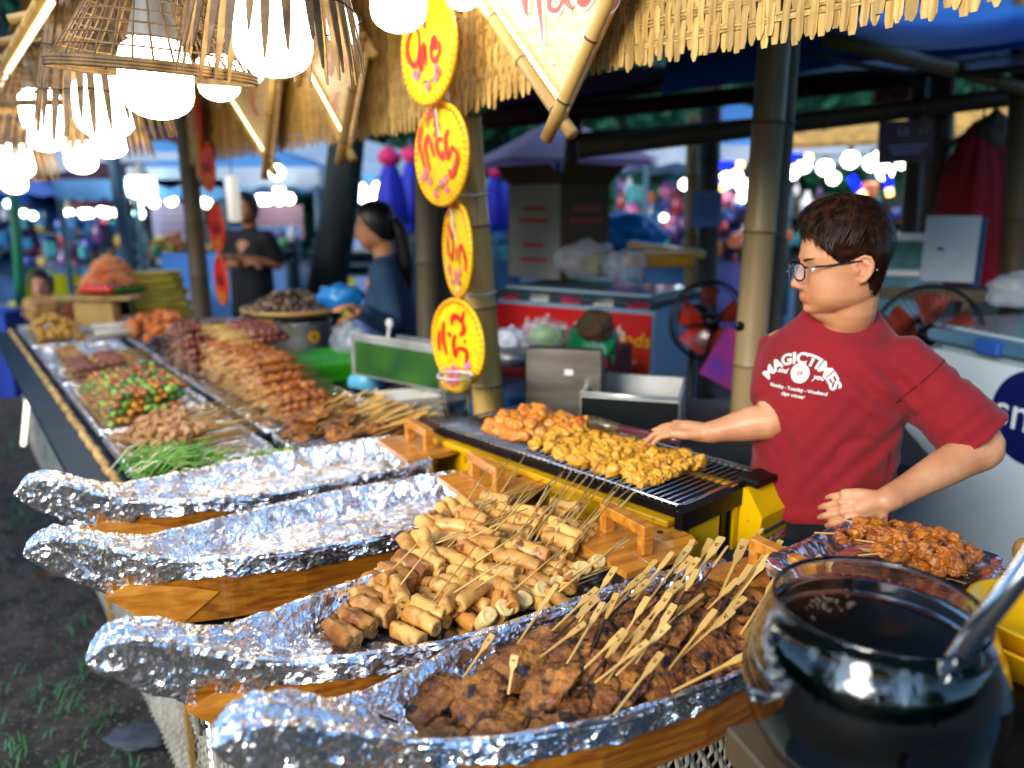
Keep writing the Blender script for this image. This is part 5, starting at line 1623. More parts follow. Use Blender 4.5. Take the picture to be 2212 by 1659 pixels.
mb = MB(); mb.box((.0, -.185, .0), (.30, .012, .022)); obj('display_bar', mb, m_steel, o)
# green plastic basket
gp = P(700, 835, .80)
gb_ = thing('plastic_basket', 'bright green slotted plastic basket beside the stack of skewers', 'basket', gp, (0, 0, NROT - .1))
m_gpl = mat('green_plastic', '#3aa80c', .35, col2='#2f8c0a', scale=4)
w, l, h = .15, .19, .13
mb = MB(); mb.smooth = False
for sx in (-1, 1):
    for zz in (0, h * .5, h): mb.box((sx * w, 0, zz + .004), (.006, 2 * l, .014))
    for k in range(22): mb.box((sx * w, -l + 2 * l * k / 21, h / 2), (.004, .009, h))
for sy in (-1, 1):
    for zz in (0, h * .5, h): mb.box((0, sy * l, zz + .0042), (2 * w, .006, .014))
    for k in range(17): mb.box((-w + 2 * w * k / 16, sy * l, h / 2), (.009, .0042, h))
obj('slotted_wall', mb, m_gpl, gb_)['kind'] = 'stuff'
mb = MB(); mb.box((0, 0, .002), (2 * w, 2 * l, .004)); obj('base', mb, m_gpl, gb_)
mb = MB(); mb.smooth = False
for k in range(16): mb.box((0, -l + 2 * l * k / 15, h + .006), (2 * w, .009, .004))
for k in range(12): mb.box((-w + 2 * w * k / 11, 0, h + .0105), (.009, 2 * l, .004))
obj('lid_grid', mb, m_gpl, gb_)['kind'] = 'stuff'
# pale blue scoop, foam boxes, clear cup, sauce jars
bs = P(772, 862, .80)
mb = MB(); mb.lathe([(.055, 0), (.06, .02), (.062, .1), (.045, .115), (.01, .12)], 20, TM(bs + Vector((0, 0, .055)), (0, 1.1, -.4))); o = obj('blue_pitcher', mb, mat('pale_blue_plastic', '#5ab0d0', .35)); tag(o, 'pale blue plastic pitcher lying between green basket and foam boxes', 'pitcher')
fb0 = P(880, 925, .80)
m_foam = mat('white_foam', '#d8d6ca', .6, col2='#c8c4b4', scale=5)
for k in range(7):
    mb = MB(); mb.smooth = False
    def ringr(a, b, z): return [(-a, -b, z), (a, -b, z), (a, b, z), (-a, b, z)]
    vs = ringr(.075, .055, 0) + ringr(.105, .082, .05) + ringr(.113, .09, .052) + ringr(.100, .077, .05) + ringr(.07, .05, .006)
    fs = [(3, 2, 1, 0)] + [(q * 4 + i, q * 4 + (i + 1) % 4, q * 4 + 4 + (i + 1) % 4, q * 4 + 4 + i) for q in range(4) for i in range(4)] + [(16, 17, 18, 19)]
    mb.add(vs, fs)
    o = obj('foam_tray', mb, m_foam, loc=fb0 + Vector((0.01 * (k % 2), .02, .012 * k + .002)), rot=(0, 0, NROT + .1 * (k % 2) - .2)); tag(o, 'white foam food tray in the nested stack beside the clear cup' if k < 6 else 'topmost white foam food tray, open and empty, beside the clear cup', 'foam tray', 'nested white foam trays')
m_clear = mat('clear_plastic', '#e8ecec', .12, trans=1, ior=1.15)
cu = D(985, 902, 2.40)
mb = MB(); mb.lathe([(.001, .002), (.033, .002), (.047, .115), (.052, .118), (.052, .126), (.046, .124), (.0455, .116), (.031, .005), (.001, .005)], 28); cup = obj('clear_cup', mb, m_clear, loc=cu); cup.scale = (1.1,) * 3; tag(cup, 'clear plastic cup standing below the lowest yellow oval sign', 'cup')
mb = MB(); mb.tube([(.049 * math.cos(a * PI / 16), .049 * math.sin(a * PI / 16), .122) for a in range(33)], .004, 6, caps=False); obj('rim', mb, m_white_plastic, cup)
mb = MB(); mb.box((0, 0, 0), (.14, .12, cu.z - CT - .004), bev=.003); tag(obj('wooden_block', mb, m_bamboo_dark, loc=(cu.x, cu.y, (cu.z + CT) / 2 - .001), rot=(0, 0, NROT)), 'dark block under the clear plastic cup', 'block')
jg = thing('sauce_jug', 'glass jug half full of amber sauce with a white spoon, right of the green basket', 'jug', P(830, 820, .80))
mb = MB(); mb.lathe([(.001, .001), (.045, .001), (.052, .14), (.049, .14), (.042, .005), (.001, .005)], 24); obj('glass', mb, m_clear, jg)
mb = MB(); mb.lathe([(.001, .006), (.041, .006), (.046, .06), (.001, .06)], 24); obj('sauce', mb, mat('amber_sauce', '#b8720c', .2, coat=.5), jg)
mb = MB(); mb.tube([(0, 0, .03), (.03, -.01, .22)], [.004, .006], 8); mb.ico((.032, -.01, .235), .016, 2, (1, .5, 1.3)); obj('spoon', mb, m_white_plastic, jg)
jg.scale = (1.15,) * 3
js = thing('black_stove', 'small black gas stove under the amber sauce jug', 'stove', P(830, 862, .80), (0, 0, NROT))
mb = MB(); mb.box((0, .12, .03), (.30, .26, .07), bev=.01); obj('body', mb, m_black, js)
for zz in (.02, .05): 
    mb = MB(); mb.box((0, -.012, zz), (.16, .004, .01)); obj('vent', mb, m_steel, js)
tb = P(515, 722, .84)
cp2 = thing('plastic_tub', 'small clear tub with a white spoon by the far end of the skewer stack', 'tub', tb)
mb = MB(); mb.lathe([(.001, .0), (.055, .0), (.065, .09), (.06, .09), (.05, .006), (.001, .006)], 20); obj('tub', mb, mat('milky_plastic', '#d0d4d4', .3, trans=.4), cp2)
mb = MB(); mb.tube([(0, 0, .05), (.06, 0, .17)], [.012, .008], 8, flat=.4); obj('spoon', mb, m_white_plastic, cp2)
mb = MB(); mb.box((0, 0, 0), (.14, .12, .09), bev=.004); tag(obj('yellow_box', mb, mat('box_yellow', '#c89000', .5), loc=tb + Vector((.14, .02, .045)), rot=(0, 0, .4)), 'small yellow box behind the clear tub with spoon', 'box')
mb = MB(); mb.box((0, 0, 0), (.36, .3, .05), bev=.01); o = obj('charcoal_grill', mb, m_black, loc=P(440, 700, .86)); o.rotation_euler = (0, 0, NROT); tag(o, 'low black charcoal grill between the leaf parcels and the snail basket', 'grill')
mb = MB()
for k in range(14): mb.tube([(-.17 + k * .026, -.14, .028), (-.17 + k * .026, .14, .028)], .003, 5)
obj('grate', mb, m_steel, o)['kind'] = 'stuff'
# bag behind the basket
def crumpled_bag(name, label, cat, loc, r, sc, m, seed, knot=True, group=None):
    mb = MB(); vs, fs = ICO[4]; out = []
    for v in vs:
        p = Vector(v); k = 1 + .22 * noise.noise(p * 2.2 + Vector((seed, 0, 0))) + .10 * (noise.voronoi(p * 3 + Vector((seed, 1, 1)))[0][0] - .3)
        if knot and p.z > .6: k *= 1 - (p.z - .6) * 1.4; 
        z = p.z * k
        if knot and p.z > .8: z += (p.z - .8) * 2.2
        out.append((p.x * k * r * sc[0], p.y * k * r * sc[1], max(z, -.8) * r * sc[2]))
    mb.add(out, fs); o = obj(name, mb, m, loc=loc); return tag(o, label, cat, group)
m_bluebag = mat('blue_plastic_bag', '#0c6ab8', .3, col2='#1a8ad0', scale=8)
crumpled_bag('plastic_bag', 'bright blue plastic bag behind the snail basket', 'bag', D(735, 640, 4.1), .09, (1.3, .8, .9), m_bluebag, 3)
m_thinbag = mat('thin_clear_bag', '#b8bcc8', .25, alpha=.32, coat=.4)
crumpled_bag('plastic_bag', 'thin clear bag hanging under the woman in the blue jacket', 'bag', D(755, 735, 3.6), .085, (1, .8, 1.2), m_thinbag, 5)
# steel griddle box behind the sauce jug
sb = thing('steel_griddle', 'steel griddle box with a green tinted side, left of the lowest yellow sign', 'griddle', D(905, 770, 3.0), (0, 0, SROT + .25))
mb = MB(); mb.box((0, .12, 0), (.50, .012, .17), bev=.003); mb.box((0, -.12, -.02), (.50, .012, .13)); mb.box((0, 0, -.08), (.50, .24, .01)); mb.box((.25, 0, -.03), (.012, .25, .12)); obj('body', mb, m_steel, sb)
mb = MB(); mb.box((0, .1275, -.01), (.46, .003, .13)); mb.box((0, -.1275, -.02), (.46, .003, .10)); obj('side_film', mb, mat('green_film', '#16401e', .4, col2='#3a6a18', scale=4), sb)
# ------------------------------------------------------------------ the market behind
def P3(x, y, wy): return Y(x, y, wy)
m_pave = mat('pale_paving', '#8494a2', .8, col2='#6a7a8a', scale=1.2, bump=.002, bscale=30)
mb = MB(); mb.smooth = False
mb.add([(-14, 7.5, .045), (40, 7.5, .045), (60, 60, .045), (-40, 60, .045)], [(0, 1, 2, 3)])
tag(obj('pavement', mb, m_pave), kind='structure')
mb = MB(); mb.smooth = False
mb.add([(.1, 2.9, .035), (14, 1.2, .035), (16, 7.4, .035), (-1.5, 7.4, .035)], [(0, 1, 2, 3)])
tag(obj('kitchen_floor', mb, mat('dark_wet_floor', '#141a1e', .5, col2='#0c1012', scale=3)), kind='structure')

# ---- trees
m_crown = mat('tree_leaves', '#2a7044', .6, col2='#16483a', scale=2, rand=.2, tl=.45)
m_bark = mat('tree_bark', '#1f2a26', .9, col2='#10171a', scale=6, stretch=(1, 1, .2), bump=.02, bscale=14)
def tree(label, base, h, r, crown_h, lean=(0, 0), n=2600, trunk_r=.18, leaf=.16, seed=1, m=None):
    rr = random.Random(seed)
    t = thing('tree', label, 'tree', base, group='trees round the market')
    mb = MB(); top = Vector((lean[0], lean[1], h))
    mb.tube([Vector((0, 0, 0)), top * .35 + Vector((.05, 0, 0)), top * .7, top], [trunk_r * 1.15, trunk_r, trunk_r * .85, trunk_r * .6], 12)
    obj('trunk', mb, m_bark, t)
    mb = MB(); blobs = []
    for k in range(9):
        a = rr.uniform(0, 6.3); q = rr.uniform(.2, .75) * r
        c = top + Vector((q * math.cos(a), q * math.sin(a), rr.uniform(-.1, .9) * crown_h)); blobs.append((c, rr.uniform(.35, .55) * r))
        mb.tube([top * .8, top.lerp(c, .5) + Vector((0, 0, -.1)), c], [trunk_r * .4, trunk_r * .25, .03], 6)
    obj('limb', mb, m_bark, t)
    mb = MB(); mb.smooth = False
    for k in range(n):
        c, q = rr.choice(blobs)
        d = Vector((rr.gauss(0, 1), rr.gauss(0, 1), rr.gauss(0, .8))).normalized() * q * rr.random() ** .4
        p = c + d; s = leaf * rr.uniform(.5, 1.2)
        u = Vector((rr.gauss(0, 1), rr.gauss(0, 1), rr.gauss(0, 1))).normalized() * s; v = u.cross(Vector((rr.gauss(0, 1), rr.gauss(0, 1), rr.gauss(0, 1)))).normalized() * s * .5
        mb.add([p - u, p + v, p + u, p - v], [(0, 1, 2, 3)])
    obj('crown', mb, m or m_crown, t)
    return t
tb_ = P3(655, 600, 6.6); tb_.z = 0
tt_ = P3(700, 310, 6.6)
tree('thick dark leaning trunk standing behind the woman in blue', tb_, 4.6, 2.2, 1.6, lean=((tt_.x - tb_.x) * 3.2, .4), n=2200, trunk_r=.16, seed=2)
for i, (x, wy, h, r, ch, lb) in enumerate([(60, 17, 3.5, 4.2, 3.2, 'dark teal tree beyond the tents at far left'), (330, 19, 3.2, 3.6, 3.0, 'dark tree between the far left tents and the red signs'), (840, 20, 3.4, 3.8, 3.2, 'green tree seen over the folded blue umbrellas'),
                                  (1130, 18, 3.0, 3.4, 2.8, 'pale green tree left of the pink umbrella'), (1400, 17, 2.3, 3.0, 2.6, 'bushy green tree right of the pink umbrella'), (1620, 21, 3.6, 4.0, 3, 'tree behind the right hand stalls'),
                                  (2050, 20, 3.8, 4.2, 3, 'tree far behind the red hanging coat'), (-250, 12, 3.8, 3.6, 3.0, 'large dark tree at the upper left edge'), (560, 26, 4, 5, 4, 'far tree behind the leaning trunk')]):
    b = P3(x, 500, wy); b.z = 0
    tree(lb, b, h, r, ch, n=2400, leaf=.22, seed=20 + i, trunk_r=.2)

m_hedge = mat('far_foliage', '#17503a', .8, col2='#27704a', scale=.6, tl=.3)
mb = MB(); mb.smooth = False; rr_ = random.Random(99)
for k in range(15000):
    a = rr_.uniform(-.95, .95); d = rr_.uniform(24, 30); z = 9.5 * rr_.random() ** .8 * (.75 + .3 * noise.noise(Vector((a * 7, 0, 1))))
    p = Vector((d * math.sin(a), d * math.cos(a), z)); s = rr_.uniform(.25, .6)
    u = Vector((rr_.gauss(0, 1), rr_.gauss(0, 1), rr_.gauss(0, 1))).normalized() * s; v = u.cross(Vector((rr_.gauss(0, 1), rr_.gauss(0, 1), rr_.gauss(0, 1)))).normalized() * s * .6
    mb.add([p - u, p + v, p + u, p - v], [(0, 1, 2, 3)])
for k in range(150):
    a = 2 * PI * k / 150; rd = 31 if math.cos(a) > .5 else 22; mb.ico((rd * math.sin(a), rd * math.cos(a), 1), 3.2, 2, (1, 1, 1.7 if rd > 30 else .8), .3, 2, k)
for k in range(5000):  # unseen arc behind the camera, added to block the bright horizon
    a = rr_.uniform(1.0, 2 * PI - 1.0); d = rr_.uniform(17, 21); z = 5 * rr_.random() ** .8 * (.75 + .3 * noise.noise(Vector((a * 7, 0, 1))))
    p = Vector((d * math.sin(a), d * math.cos(a), z)); s = rr_.uniform(.35, .7)
    u = Vector((rr_.gauss(0, 1), rr_.gauss(0, 1), rr_.gauss(0, 1))).normalized() * s; v = u.cross(Vector((rr_.gauss(0, 1), rr_.gauss(0, 1), rr_.gauss(0, 1)))).normalized() * s * .6
    mb.add([p - u, p + v, p + u, p - v], [(0, 1, 2, 3)])
tag(obj('far_woods', mb, m_hedge), 'dense dark green wood far behind the market, plus an unseen rear arc added to block the horizon', 'wood', kind='stuff')
for i, (x, y, h) in enumerate([(-7.5, -2.5, 3.0), (4.5, -7.5, 3.4), (-2.5, -9.5, 2.8)]):  # out of view behind the camera, added for dark shapes in foil and bowl
    tree('unseen tree added on the open side to darken reflections, %s' % ('left of the soil strip', 'beyond the bowl end of the counter', 'farthest back')[i], Vector((x, y, 0)), h, 2.6, 2.4, n=1600, leaf=.26, seed=70 + i)
# ---- bulbs on strings
m_sb = emit('string_bulb_glow', '#fff6e6', 5)
m_sbc = emit('cool_bulb_glow', '#c8f4ff', 6)
mb = MB(); mb.ico((0, 0, 0), .06, 2); SB = mb.mesh('bulb_globe'); SB.materials.append(m_sb)
mb = MB(); mb.ico((0, 0, 0), .06, 2); SBC = mb.mesh('bulb_globe'); SBC.materials.append(m_sbc)
mb = MB(); mb.lathe([(.018, .05), (.02, .09), (.006, .1)], 8); SKT = mb.mesh('socket'); SKT.materials.append(m_cord)
def sbulb(x, y, wy, s0=1.0, cool=False, grp='small bulbs strung along the far stalls', lb='small round white bulb on a string over the far stalls'):
    o = bpy.data.objects.new('string_bulb', SBC if cool else SB); COL.objects.link(o); o.location = P3(x, y, wy); s = .45 + .55 * s0 if s0 > 1 else s0; o.scale = (s * .8,) * 3
    tag(o, lb, 'bulb', grp); c = bpy.data.objects.new('socket', SKT); COL.objects.link(c); c.parent = o
for x, y in [(298, 436), (332, 436), (370, 433), (407, 437), (420, 434), (445, 437), (552, 433), (565, 431), (578, 431), (603, 431), (625, 429), (603, 411)]: sbulb(x, y, 9.0, 1.5)
for x, y in [(148, 460), (179, 461), (192, 461), (220, 457), (230, 459), (253, 459)]: sbulb(x, y, 11, 1.6, lb='small white bulb in the low row under the purple banner', grp='bulbs under the purple banner')
for x, y in [(71, 466), (52, 461), (18, 440)]: sbulb(x, y, 11, 1.1, True, lb='faint cool bulb left of the purple banner', grp='cool bulbs at far left')
sbulb(300, 461, 9, 1.5, True, lb='cyan white bulb under the lantern row', grp='cool bulbs at far left')
for k in range(13): sbulb(732 + k * 7.5, 424 + 6 * math.sin(k * 1.9), 9.5, 1.5, lb='white bulb in the dense bright row behind the woman in blue', grp='dense row of bulbs behind the woman')
for x, y in [(738, 406), (780, 407), (816, 404), (760, 440), (745, 445)]: sbulb(x, y, 9.5, 1.5, lb='white bulb in the dense bright row behind the woman in blue', grp='dense row of bulbs behind the woman')
sbulb(866, 407, 9.5, 1.3); sbulb(598, 372, 8, 2.0, lb='large soft bulb just past the third diamond board', grp='larger bulbs')
for x, y, s in [(1782, 362, 1.9), (1837, 345, 2.1), (1884, 352, 2.0), (1912, 372, 2.0), (1895, 340, 1.4), (1948, 352, 1.3), (1984, 352, 1.3), (2065, 340, 1.2), (2066, 372, 1.3), (1712, 372, 1.7), (1737, 358, 1.6), (1570, 388, 2.0), (1590, 380, 1.4), (1604, 400, 1.6), (1479, 398, 1.1), (1605, 425, 1.1), (2182, 412, 1.3), (2183, 330, 1.4), (2183, 352, 1.4), (1800, 385, 1.4), (1490, 405, .8)]:
    sbulb(x, y, 7.5, s, lb='bright bulb in the cluster glowing behind the seller', grp='bulbs glowing behind the seller')
for i, (x, y) in enumerate([(1393, 418), (1478, 404), (1434, 470), (1385, 412)]): sbulb(x, y, 10, .9, i % 2 == 1, lb='faint bulb in the clutter right of the cardboard box', grp='faint bulbs')
# strings that carry them
for (a, b, wy) in [((290, 428), (640, 420), 9.0), ((140, 452), (262, 452), 11), ((725, 400), (870, 400), 9.5), ((1700, 350), (2190, 330), 7.5), ((1470, 385), (1610, 380), 7.5)]:
    mb = MB(); pa, pb2 = P3(*a, wy), P3(*b, wy); mb.tube([pa + Vector((0, 0, .05)), pa.lerp(pb2, .5) + Vector((0, 0, .02)), pb2 + Vector((0, 0, .05))], .008, 5)
    tag(obj('bulb_string', mb, m_cord), 'black cable carrying a row of small bulbs', 'cable', 'cables carrying bulbs')
# round lantern and tube lantern
ln = thing('hanging_lantern', 'white drum lantern hanging under the blue tent at left', 'lamp', P3(305, 402, 8))
mb = MB(); mb.lathe([(.10, .09), (.13, .08), (.14, .0), (.13, -.09), (.05, -.12), (.001, -.12)], 20); obj('bulb', mb, emit('lantern_glow', '#e8fcff', 4), ln)
mb = MB(); mb.lathe([(.02, .22), (.05, .18), (.10, .09)], 16); obj('cap', mb, m_sock, ln)
tl = thing('tube_lantern', 'tall white paper tube hanging beside the corner post', 'lamp', P3(504, 430, 5.6))
mb = MB(); mb.lathe([(.02, .16), (.045, .15), (.045, -.15), (.02, -.16)], 16); obj('shade', mb, mat('paper_tube', '#d8d2c4', .6, emis=.25), tl)
mb = MB(); mb.tube([(0, 0, .16), (0, 0, .5)], .004, 5); obj('cord', mb, m_cord, tl)

# ---- tents and stalls
def canopy(label, c, w, d, rise, m, m2, hpost, val=.22, yaw=0, group='tents and canopies of the market'):
    t = thing('tent', label, 'tent', (c[0], c[1], 0), (0, 0, yaw), group); z = c[2]
    mb = MB(); mb.smooth = False
    mb.add([(-w, -d, z), (w, -d, z), (w, d, z), (-w, d, z), (0, 0, z + rise), (-w * .97, -d * .97, z - .02), (w * .97, -d * .97, z - .02), (w * .97, d * .97, z - .02), (-w * .97, d * .97, z - .02), (0, 0, z + rise - .04)],
           [(0, 1, 4), (1, 2, 4), (2, 3, 4), (3, 0, 4), (6, 5, 9), (7, 6, 9), (8, 7, 9), (5, 8, 9)])
    obj('roof', mb, m, t)
    mb = MB(); mb.smooth = False
    for (x0, y0, x1, y1) in ((-w, -d, w, -d), (w, -d, w, d), (w, d, -w, d), (-w, d, -w, -d)):
        n = 14; vs = []
        for i in range(n + 1):
            q = i / n; vs += [(x0 + (x1 - x0) * q, y0 + (y1 - y0) * q, z + .001), (x0 + (x1 - x0) * q, y0 + (y1 - y0) * q, z - val * (1 if i % 2 else .8))]
        mb.add(vs, [(i * 2, i * 2 + 1, i * 2 + 3, i * 2 + 2) for i in range(n)])
    obj('valance', mb, m2, t)
    for sx in (-1, 1):
        for sy in (-1, 1):
            mb = MB(); mb.tube([(sx * w * .96, sy * d * .96, 0), (sx * w * .96, sy * d * .96, z)], .035, 8); obj('post', mb, hpost, t)
    return t
m_tblue = mat('pale_blue_canvas', '#68a8dc', .7, col2='#5a94c4', scale=2, tl=.4)
m_twhite = mat('white_canvas', '#b8c8d4', .7, col2='#9ab0c4', scale=2, tl=.4)
m_tdark = mat('deep_blue_canvas', '#1a4a9c', .7)
m_maroon = mat('maroon_canvas', '#3a1018', .75, col2='#2a0c14', scale=3)
m_post = mat('painted_post', '#35505c', .6)
def tent_at(x, y, wy, w, d, rise, m, m2, label, **k):
    p = P3(x, y, wy); return canopy(label, (p.x, p.y, p.z), w, d, rise, m, m2, m_post, **k)
tent_at(255, 345, 10, 1.5, 1.4, .5, m_tblue, m_twhite, 'pale blue tent behind the lantern at left')
tent_at(400, 395, 9.5, .9, 1.2, .75, m_maroon, m_tblue, 'maroon peaked tent left of the red signs')
tent_at(560, 372, 9.5, 1.0, 1.2, .35, m_tblue, m_twhite, 'pale blue flat tent between the red signs and the tree trunk')
tent_at(795, 385, 11, 1.6, 1.5, .5, m_twhite, m_tblue, 'white tent behind the woman in blue')
tent_at(190, 395, 12, 1.4, 1.2, .4, m_maroon, m_tdark, 'dark tent over the purple banner')
tent_at(85, 462, 13, .9, .9, .35, m_tdark, m_tdark, 'small bright blue tent at far left')
tent_at(1580, 330, 10, 1.3, 1.2, .6, m_tblue, m_twhite, 'pale blue tent seen between the posts left of the seller')
tent_at(690, 350, 14, 2.0, 1.5, .6, m_twhite, m_tblue, 'far white tent beyond the leaning trunk')
# banner with print
def flat_text(txt, size, loc, yaw, m, name='lettering', parent=None, shear=0, ext=.001, align='CENTER'):
    cu = bpy.data.curves.new('t', 'FONT'); cu.body = txt; cu.size = size; cu.align_x = align; cu.shear = shear; cu.extrude = ext; cu.resolution_u = 2
    o = bpy.data.objects.new('t', cu); COL.objects.link(o)
    me = bpy.data.meshes.new_from_object(o.evaluated_get(bpy.context.evaluated_depsgraph_get())); bpy.data.objects.remove(o)
    me.materials.clear(); me.materials.append(m)
    o = bpy.data.objects.new(name, me); COL.objects.link(o); o.parent = parent
    o.location = loc; o.rotation_euler = (PI / 2, 0, yaw)
    return o
def board(name, label, cat, p, w, h, m, yaw=0, th=.02, group=None):
    mb = MB(); mb.box((0, 0, 0), (w, th, h)); o = obj(name, mb, m, loc=p, rot=(0, 0, yaw)); return tag(o, label, cat, group)
b1 = board('banner', 'purple and red market banner under the dark tent at left', 'banner', P3(215, 422, 10.6), .82, .30, mat('purple_print', '#5a1440', .5, col2='#7a1a2a', scale=2))
flat_text('NH\u00c0 H\u00c0NG', .10, (0, -.014, .02), 0, m_white_plastic, parent=b1); flat_text('\u1ea8M TH\u1ef0C', .07, (0, -.014, -.09), 0, mat('print_pink', '#d08aa0', .5), parent=b1)
b1 = board('poster', 'cream poster with a purple mark left of the purple banner', 'poster', P3(140, 425, 10.6), .20, .34, mat('cream_print', '#a8a08c', .5)); mb = MB(); mb.ico((0, -.012, .02), .05, 2, (1, .1, 1)); obj('mark', mb, mat('mark_purple', '#5a1a5a', .5), b1)
b1 = board('price_board', 'pale mauve menu board in the far stall beside the red signs', 'board', P3(385, 475, 9.3), .62, .36, mat('mauve_board', '#8a84a4', .6)); 
for k in range(4): mb = MB(); mb.box((0, -.012, .12 - k * .08), (.4, .004, .02)); obj('print_line', mb, mat('line_print%d' % k, '#5a5278', .6), b1)
b1 = board('price_board', 'mauve wall board behind the string of bulbs left of the tree', 'board', P3(590, 480, 9.4), .72, .40, mat('mauve_board2', '#94788a', .6))
# stalls: counters with goods
cols = ['#243f88', '#2a6898', '#983038', '#b09438', '#3a8c94', '#5e3a78', '#3a8458', '#a8603a', '#b0b4bc', '#b06084']
gm = [mat('toy_colour_%d' % i, c, .35, coat=.3) for i, c in enumerate(cols)]
GOOD = []
for i, m in enumerate(gm):
    mb = MB()
    if i % 3 == 0: mb.ico((0, 0, 0), .1, 2)
    elif i % 3 == 1: mb.box((0, 0, 0), (.16, .14, .2), bev=.02)
    else: mb.lathe([(.001, -.12), (.07, -.12), (.08, 0), (.03, .08), (.03, .13), (.001, .13)], 12)
    me = mb.mesh('toy'); me.materials.append(m); GOOD.append(me)
names = {0: 'toy ball', 1: 'boxed toy', 2: 'toy bottle'}
colname = ['deep blue', 'blue', 'red', 'yellow', 'teal', 'purple', 'green', 'orange', 'white', 'pink']
def stall_goods(x0, x1, y0, y1, wy, count, where, s=(.6, 1.4), pal=None):
    for k in range(count):
        i = rnd.choice(pal) if pal else rnd.randrange(10)
        o = bpy.data.objects.new(('toy_ball', 'toy_box', 'toy_bottle')[i % 3], GOOD[i]); COL.objects.link(o)
        o.location = P3(rnd.uniform(x0, x1), rnd.uniform(y0, y1), wy + rnd.uniform(-.4, .4)); q = rnd.uniform(*s); o.scale = (q, q, q); o.rotation_euler = (0, 0, rnd.uniform(0, 6))
        tag(o, '%s %s among the goods hung %s' % (colname[i], names[i % 3], where), 'toy', '%s %ss %s' % (colname[i], names[i % 3], where))
def rack(label, x0, x1, y0, y1, wy, m, shelves=3):
    a, b = P3(x0, y1, wy + .5), P3(x1, y0, wy + .5)
    t = thing('goods_rack', label, 'stall', ((a.x + b.x) / 2, wy + .5, 0)); w = abs(b.x - a.x)
    mb = MB(); mb.box((0, .12, (b.z + a.z) / 2), (w, .03, b.z - a.z)); obj('back_board', mb, m, t)
    for k in range(shelves):
        z = a.z + (b.z - a.z) * k / shelves
        mb = MB(); mb.box((0, -.2, z), (w, .6, .03)); obj('shelf', mb, m_post, t)
    for sx in (-1, 1):
        mb = MB(); mb.box((sx * w / 2, -.1, b.z / 2), (.05, .05, b.z)); obj('post', mb, m_post, t)
    mb = MB(); mb.box((0, -.5, (a.z) / 2), (w, .04, a.z)); obj('skirt', mb, m, t)
    return t
m_navy = mat('navy_cloth', '#1c4468', .8, col2='#204e7c', scale=2)
rack('dark blue stall full of coloured toys at far left', -120, 120, 440, 590, 12.6, m_navy); stall_goods(-60, 125, 455, 570, 12, 44, 'at the far left', pal=[0, 1, 1, 4, 3, 2, 8, 0])
rack('toy stall under the purple banner', 130, 290, 470, 570, 11.6, m_navy); stall_goods(130, 280, 475, 560, 11, 46, 'under the purple banner', pal=[0, 1, 4, 4, 2, 3, 5, 1])
rack('pale stall with bottles left of the red signs', 330, 470, 500, 575, 8.9, mat('pale_cloth', '#7a88a8', .8)); stall_goods(330, 460, 515, 545, 8.4, 16, 'beside the red signs', (.4, .8), [8, 3, 7, 6, 1])
rack('blue skirted food stall behind the man in black', 480, 640, 490, 560, 8.2, mat('sky_cloth', '#6a94cc', .8)); stall_goods(520, 640, 500, 530, 7.7, 18, 'behind the man in black', (.35, .7), [8, 6, 7, 2, 1])
rack('pale blue stall behind the woman in blue', 690, 850, 515, 590, 8.4, mat('sky_cloth2', '#86a8e0', .8)); stall_goods(690, 800, 490, 515, 7.9, 16, 'behind the woman in blue', (.35, .7), [8, 9, 7, 3])
rack('blue toy stall behind the folded umbrellas', 820, 1120, 420, 560, 10.6, m_navy); stall_goods(830, 1110, 400, 560, 10, 60, 'behind the yellow oval signs', (.6, 1.3), [0, 0, 1, 4, 2, 5, 1])
rack('dark stall of coloured toys right of the cardboard box', 1340, 1500, 430, 540, 10.6, m_navy); stall_goods(1340, 1500, 400, 535, 10, 50, 'right of the cardboard box', (.5, 1.1), [0, 1, 2, 5, 9, 8, 4, 7])
rack('bright stall between the posts left of the seller', 1500, 1640, 430, 560, 8.6, mat('lilac_cloth', '#5a60a0', .8)); stall_goods(1505, 1630, 420, 555, 8, 44, 'between the posts left of the seller', (.4, .9), [0, 5, 9, 8, 6, 7, 2])
rack('dim stall behind the seller', 1690, 2160, 420, 560, 8.2, mat('olive_cloth', '#3a3c30', .8)); stall_goods(1700, 2150, 400, 540, 7.8, 46, 'behind the seller', (.4, .9), [0, 8, 4, 7, 6, 5])
# folded umbrellas
def folded(label, x, y0, y1, wy, w=.14):
    a, b = P3(x, y0, wy), P3(x, y1, wy)
    t = thing('folded_umbrella', label, 'umbrella', (a.x, a.y, 0), group='folded blue umbrellas')
    mb = MB(); z0, z1 = b.z, a.z
    vs = []; n = 16
    for i, (q, r) in enumerate([(0, .6), (.15, 1), (.5, .85), (.85, .5), (1, .2)]):
        for k in range(n):
            an = 2 * PI * k / n; rr = w * r * (1 + .25 * (-1) ** k); vs.append((rr * math.cos(an), rr * math.sin(an), z0 + (z1 - z0) * q))
    mb.add(vs, [(i * n + k, i * n + (k + 1) % n, (i + 1) * n + (k + 1) % n, (i + 1) * n + k) for i in range(4) for k in range(n)]); obj('canopy', mb, mat('royal_blue_cloth', '#0a1a9c', .7), t)
    mb = MB(); mb.ico((0, 0, z1 + .02), w * .75, 2, (1, 1, .9), .3, 3, x); obj('top', mb, mat('magenta_cloth', '#b01458', .7), t)
    mb = MB(); mb.tube([(0, 0, .04), (0, 0, z1 + .18)], .02, 8); obj('pole', mb, m_post, t)
folded('folded royal blue umbrella with magenta top, right of the tree trunk', 842, 345, 500, 8.0, .15)
folded('folded royal blue umbrella half behind the second yellow oval sign', 888, 340, 500, 8.6, .14)
folded('folded purple blue umbrella just right of the yellow bamboo post', 1068, 375, 500, 8.0, .10)
folded('folded blue umbrella beside the cardboard box', 1100, 380, 500, 8.4, .10)
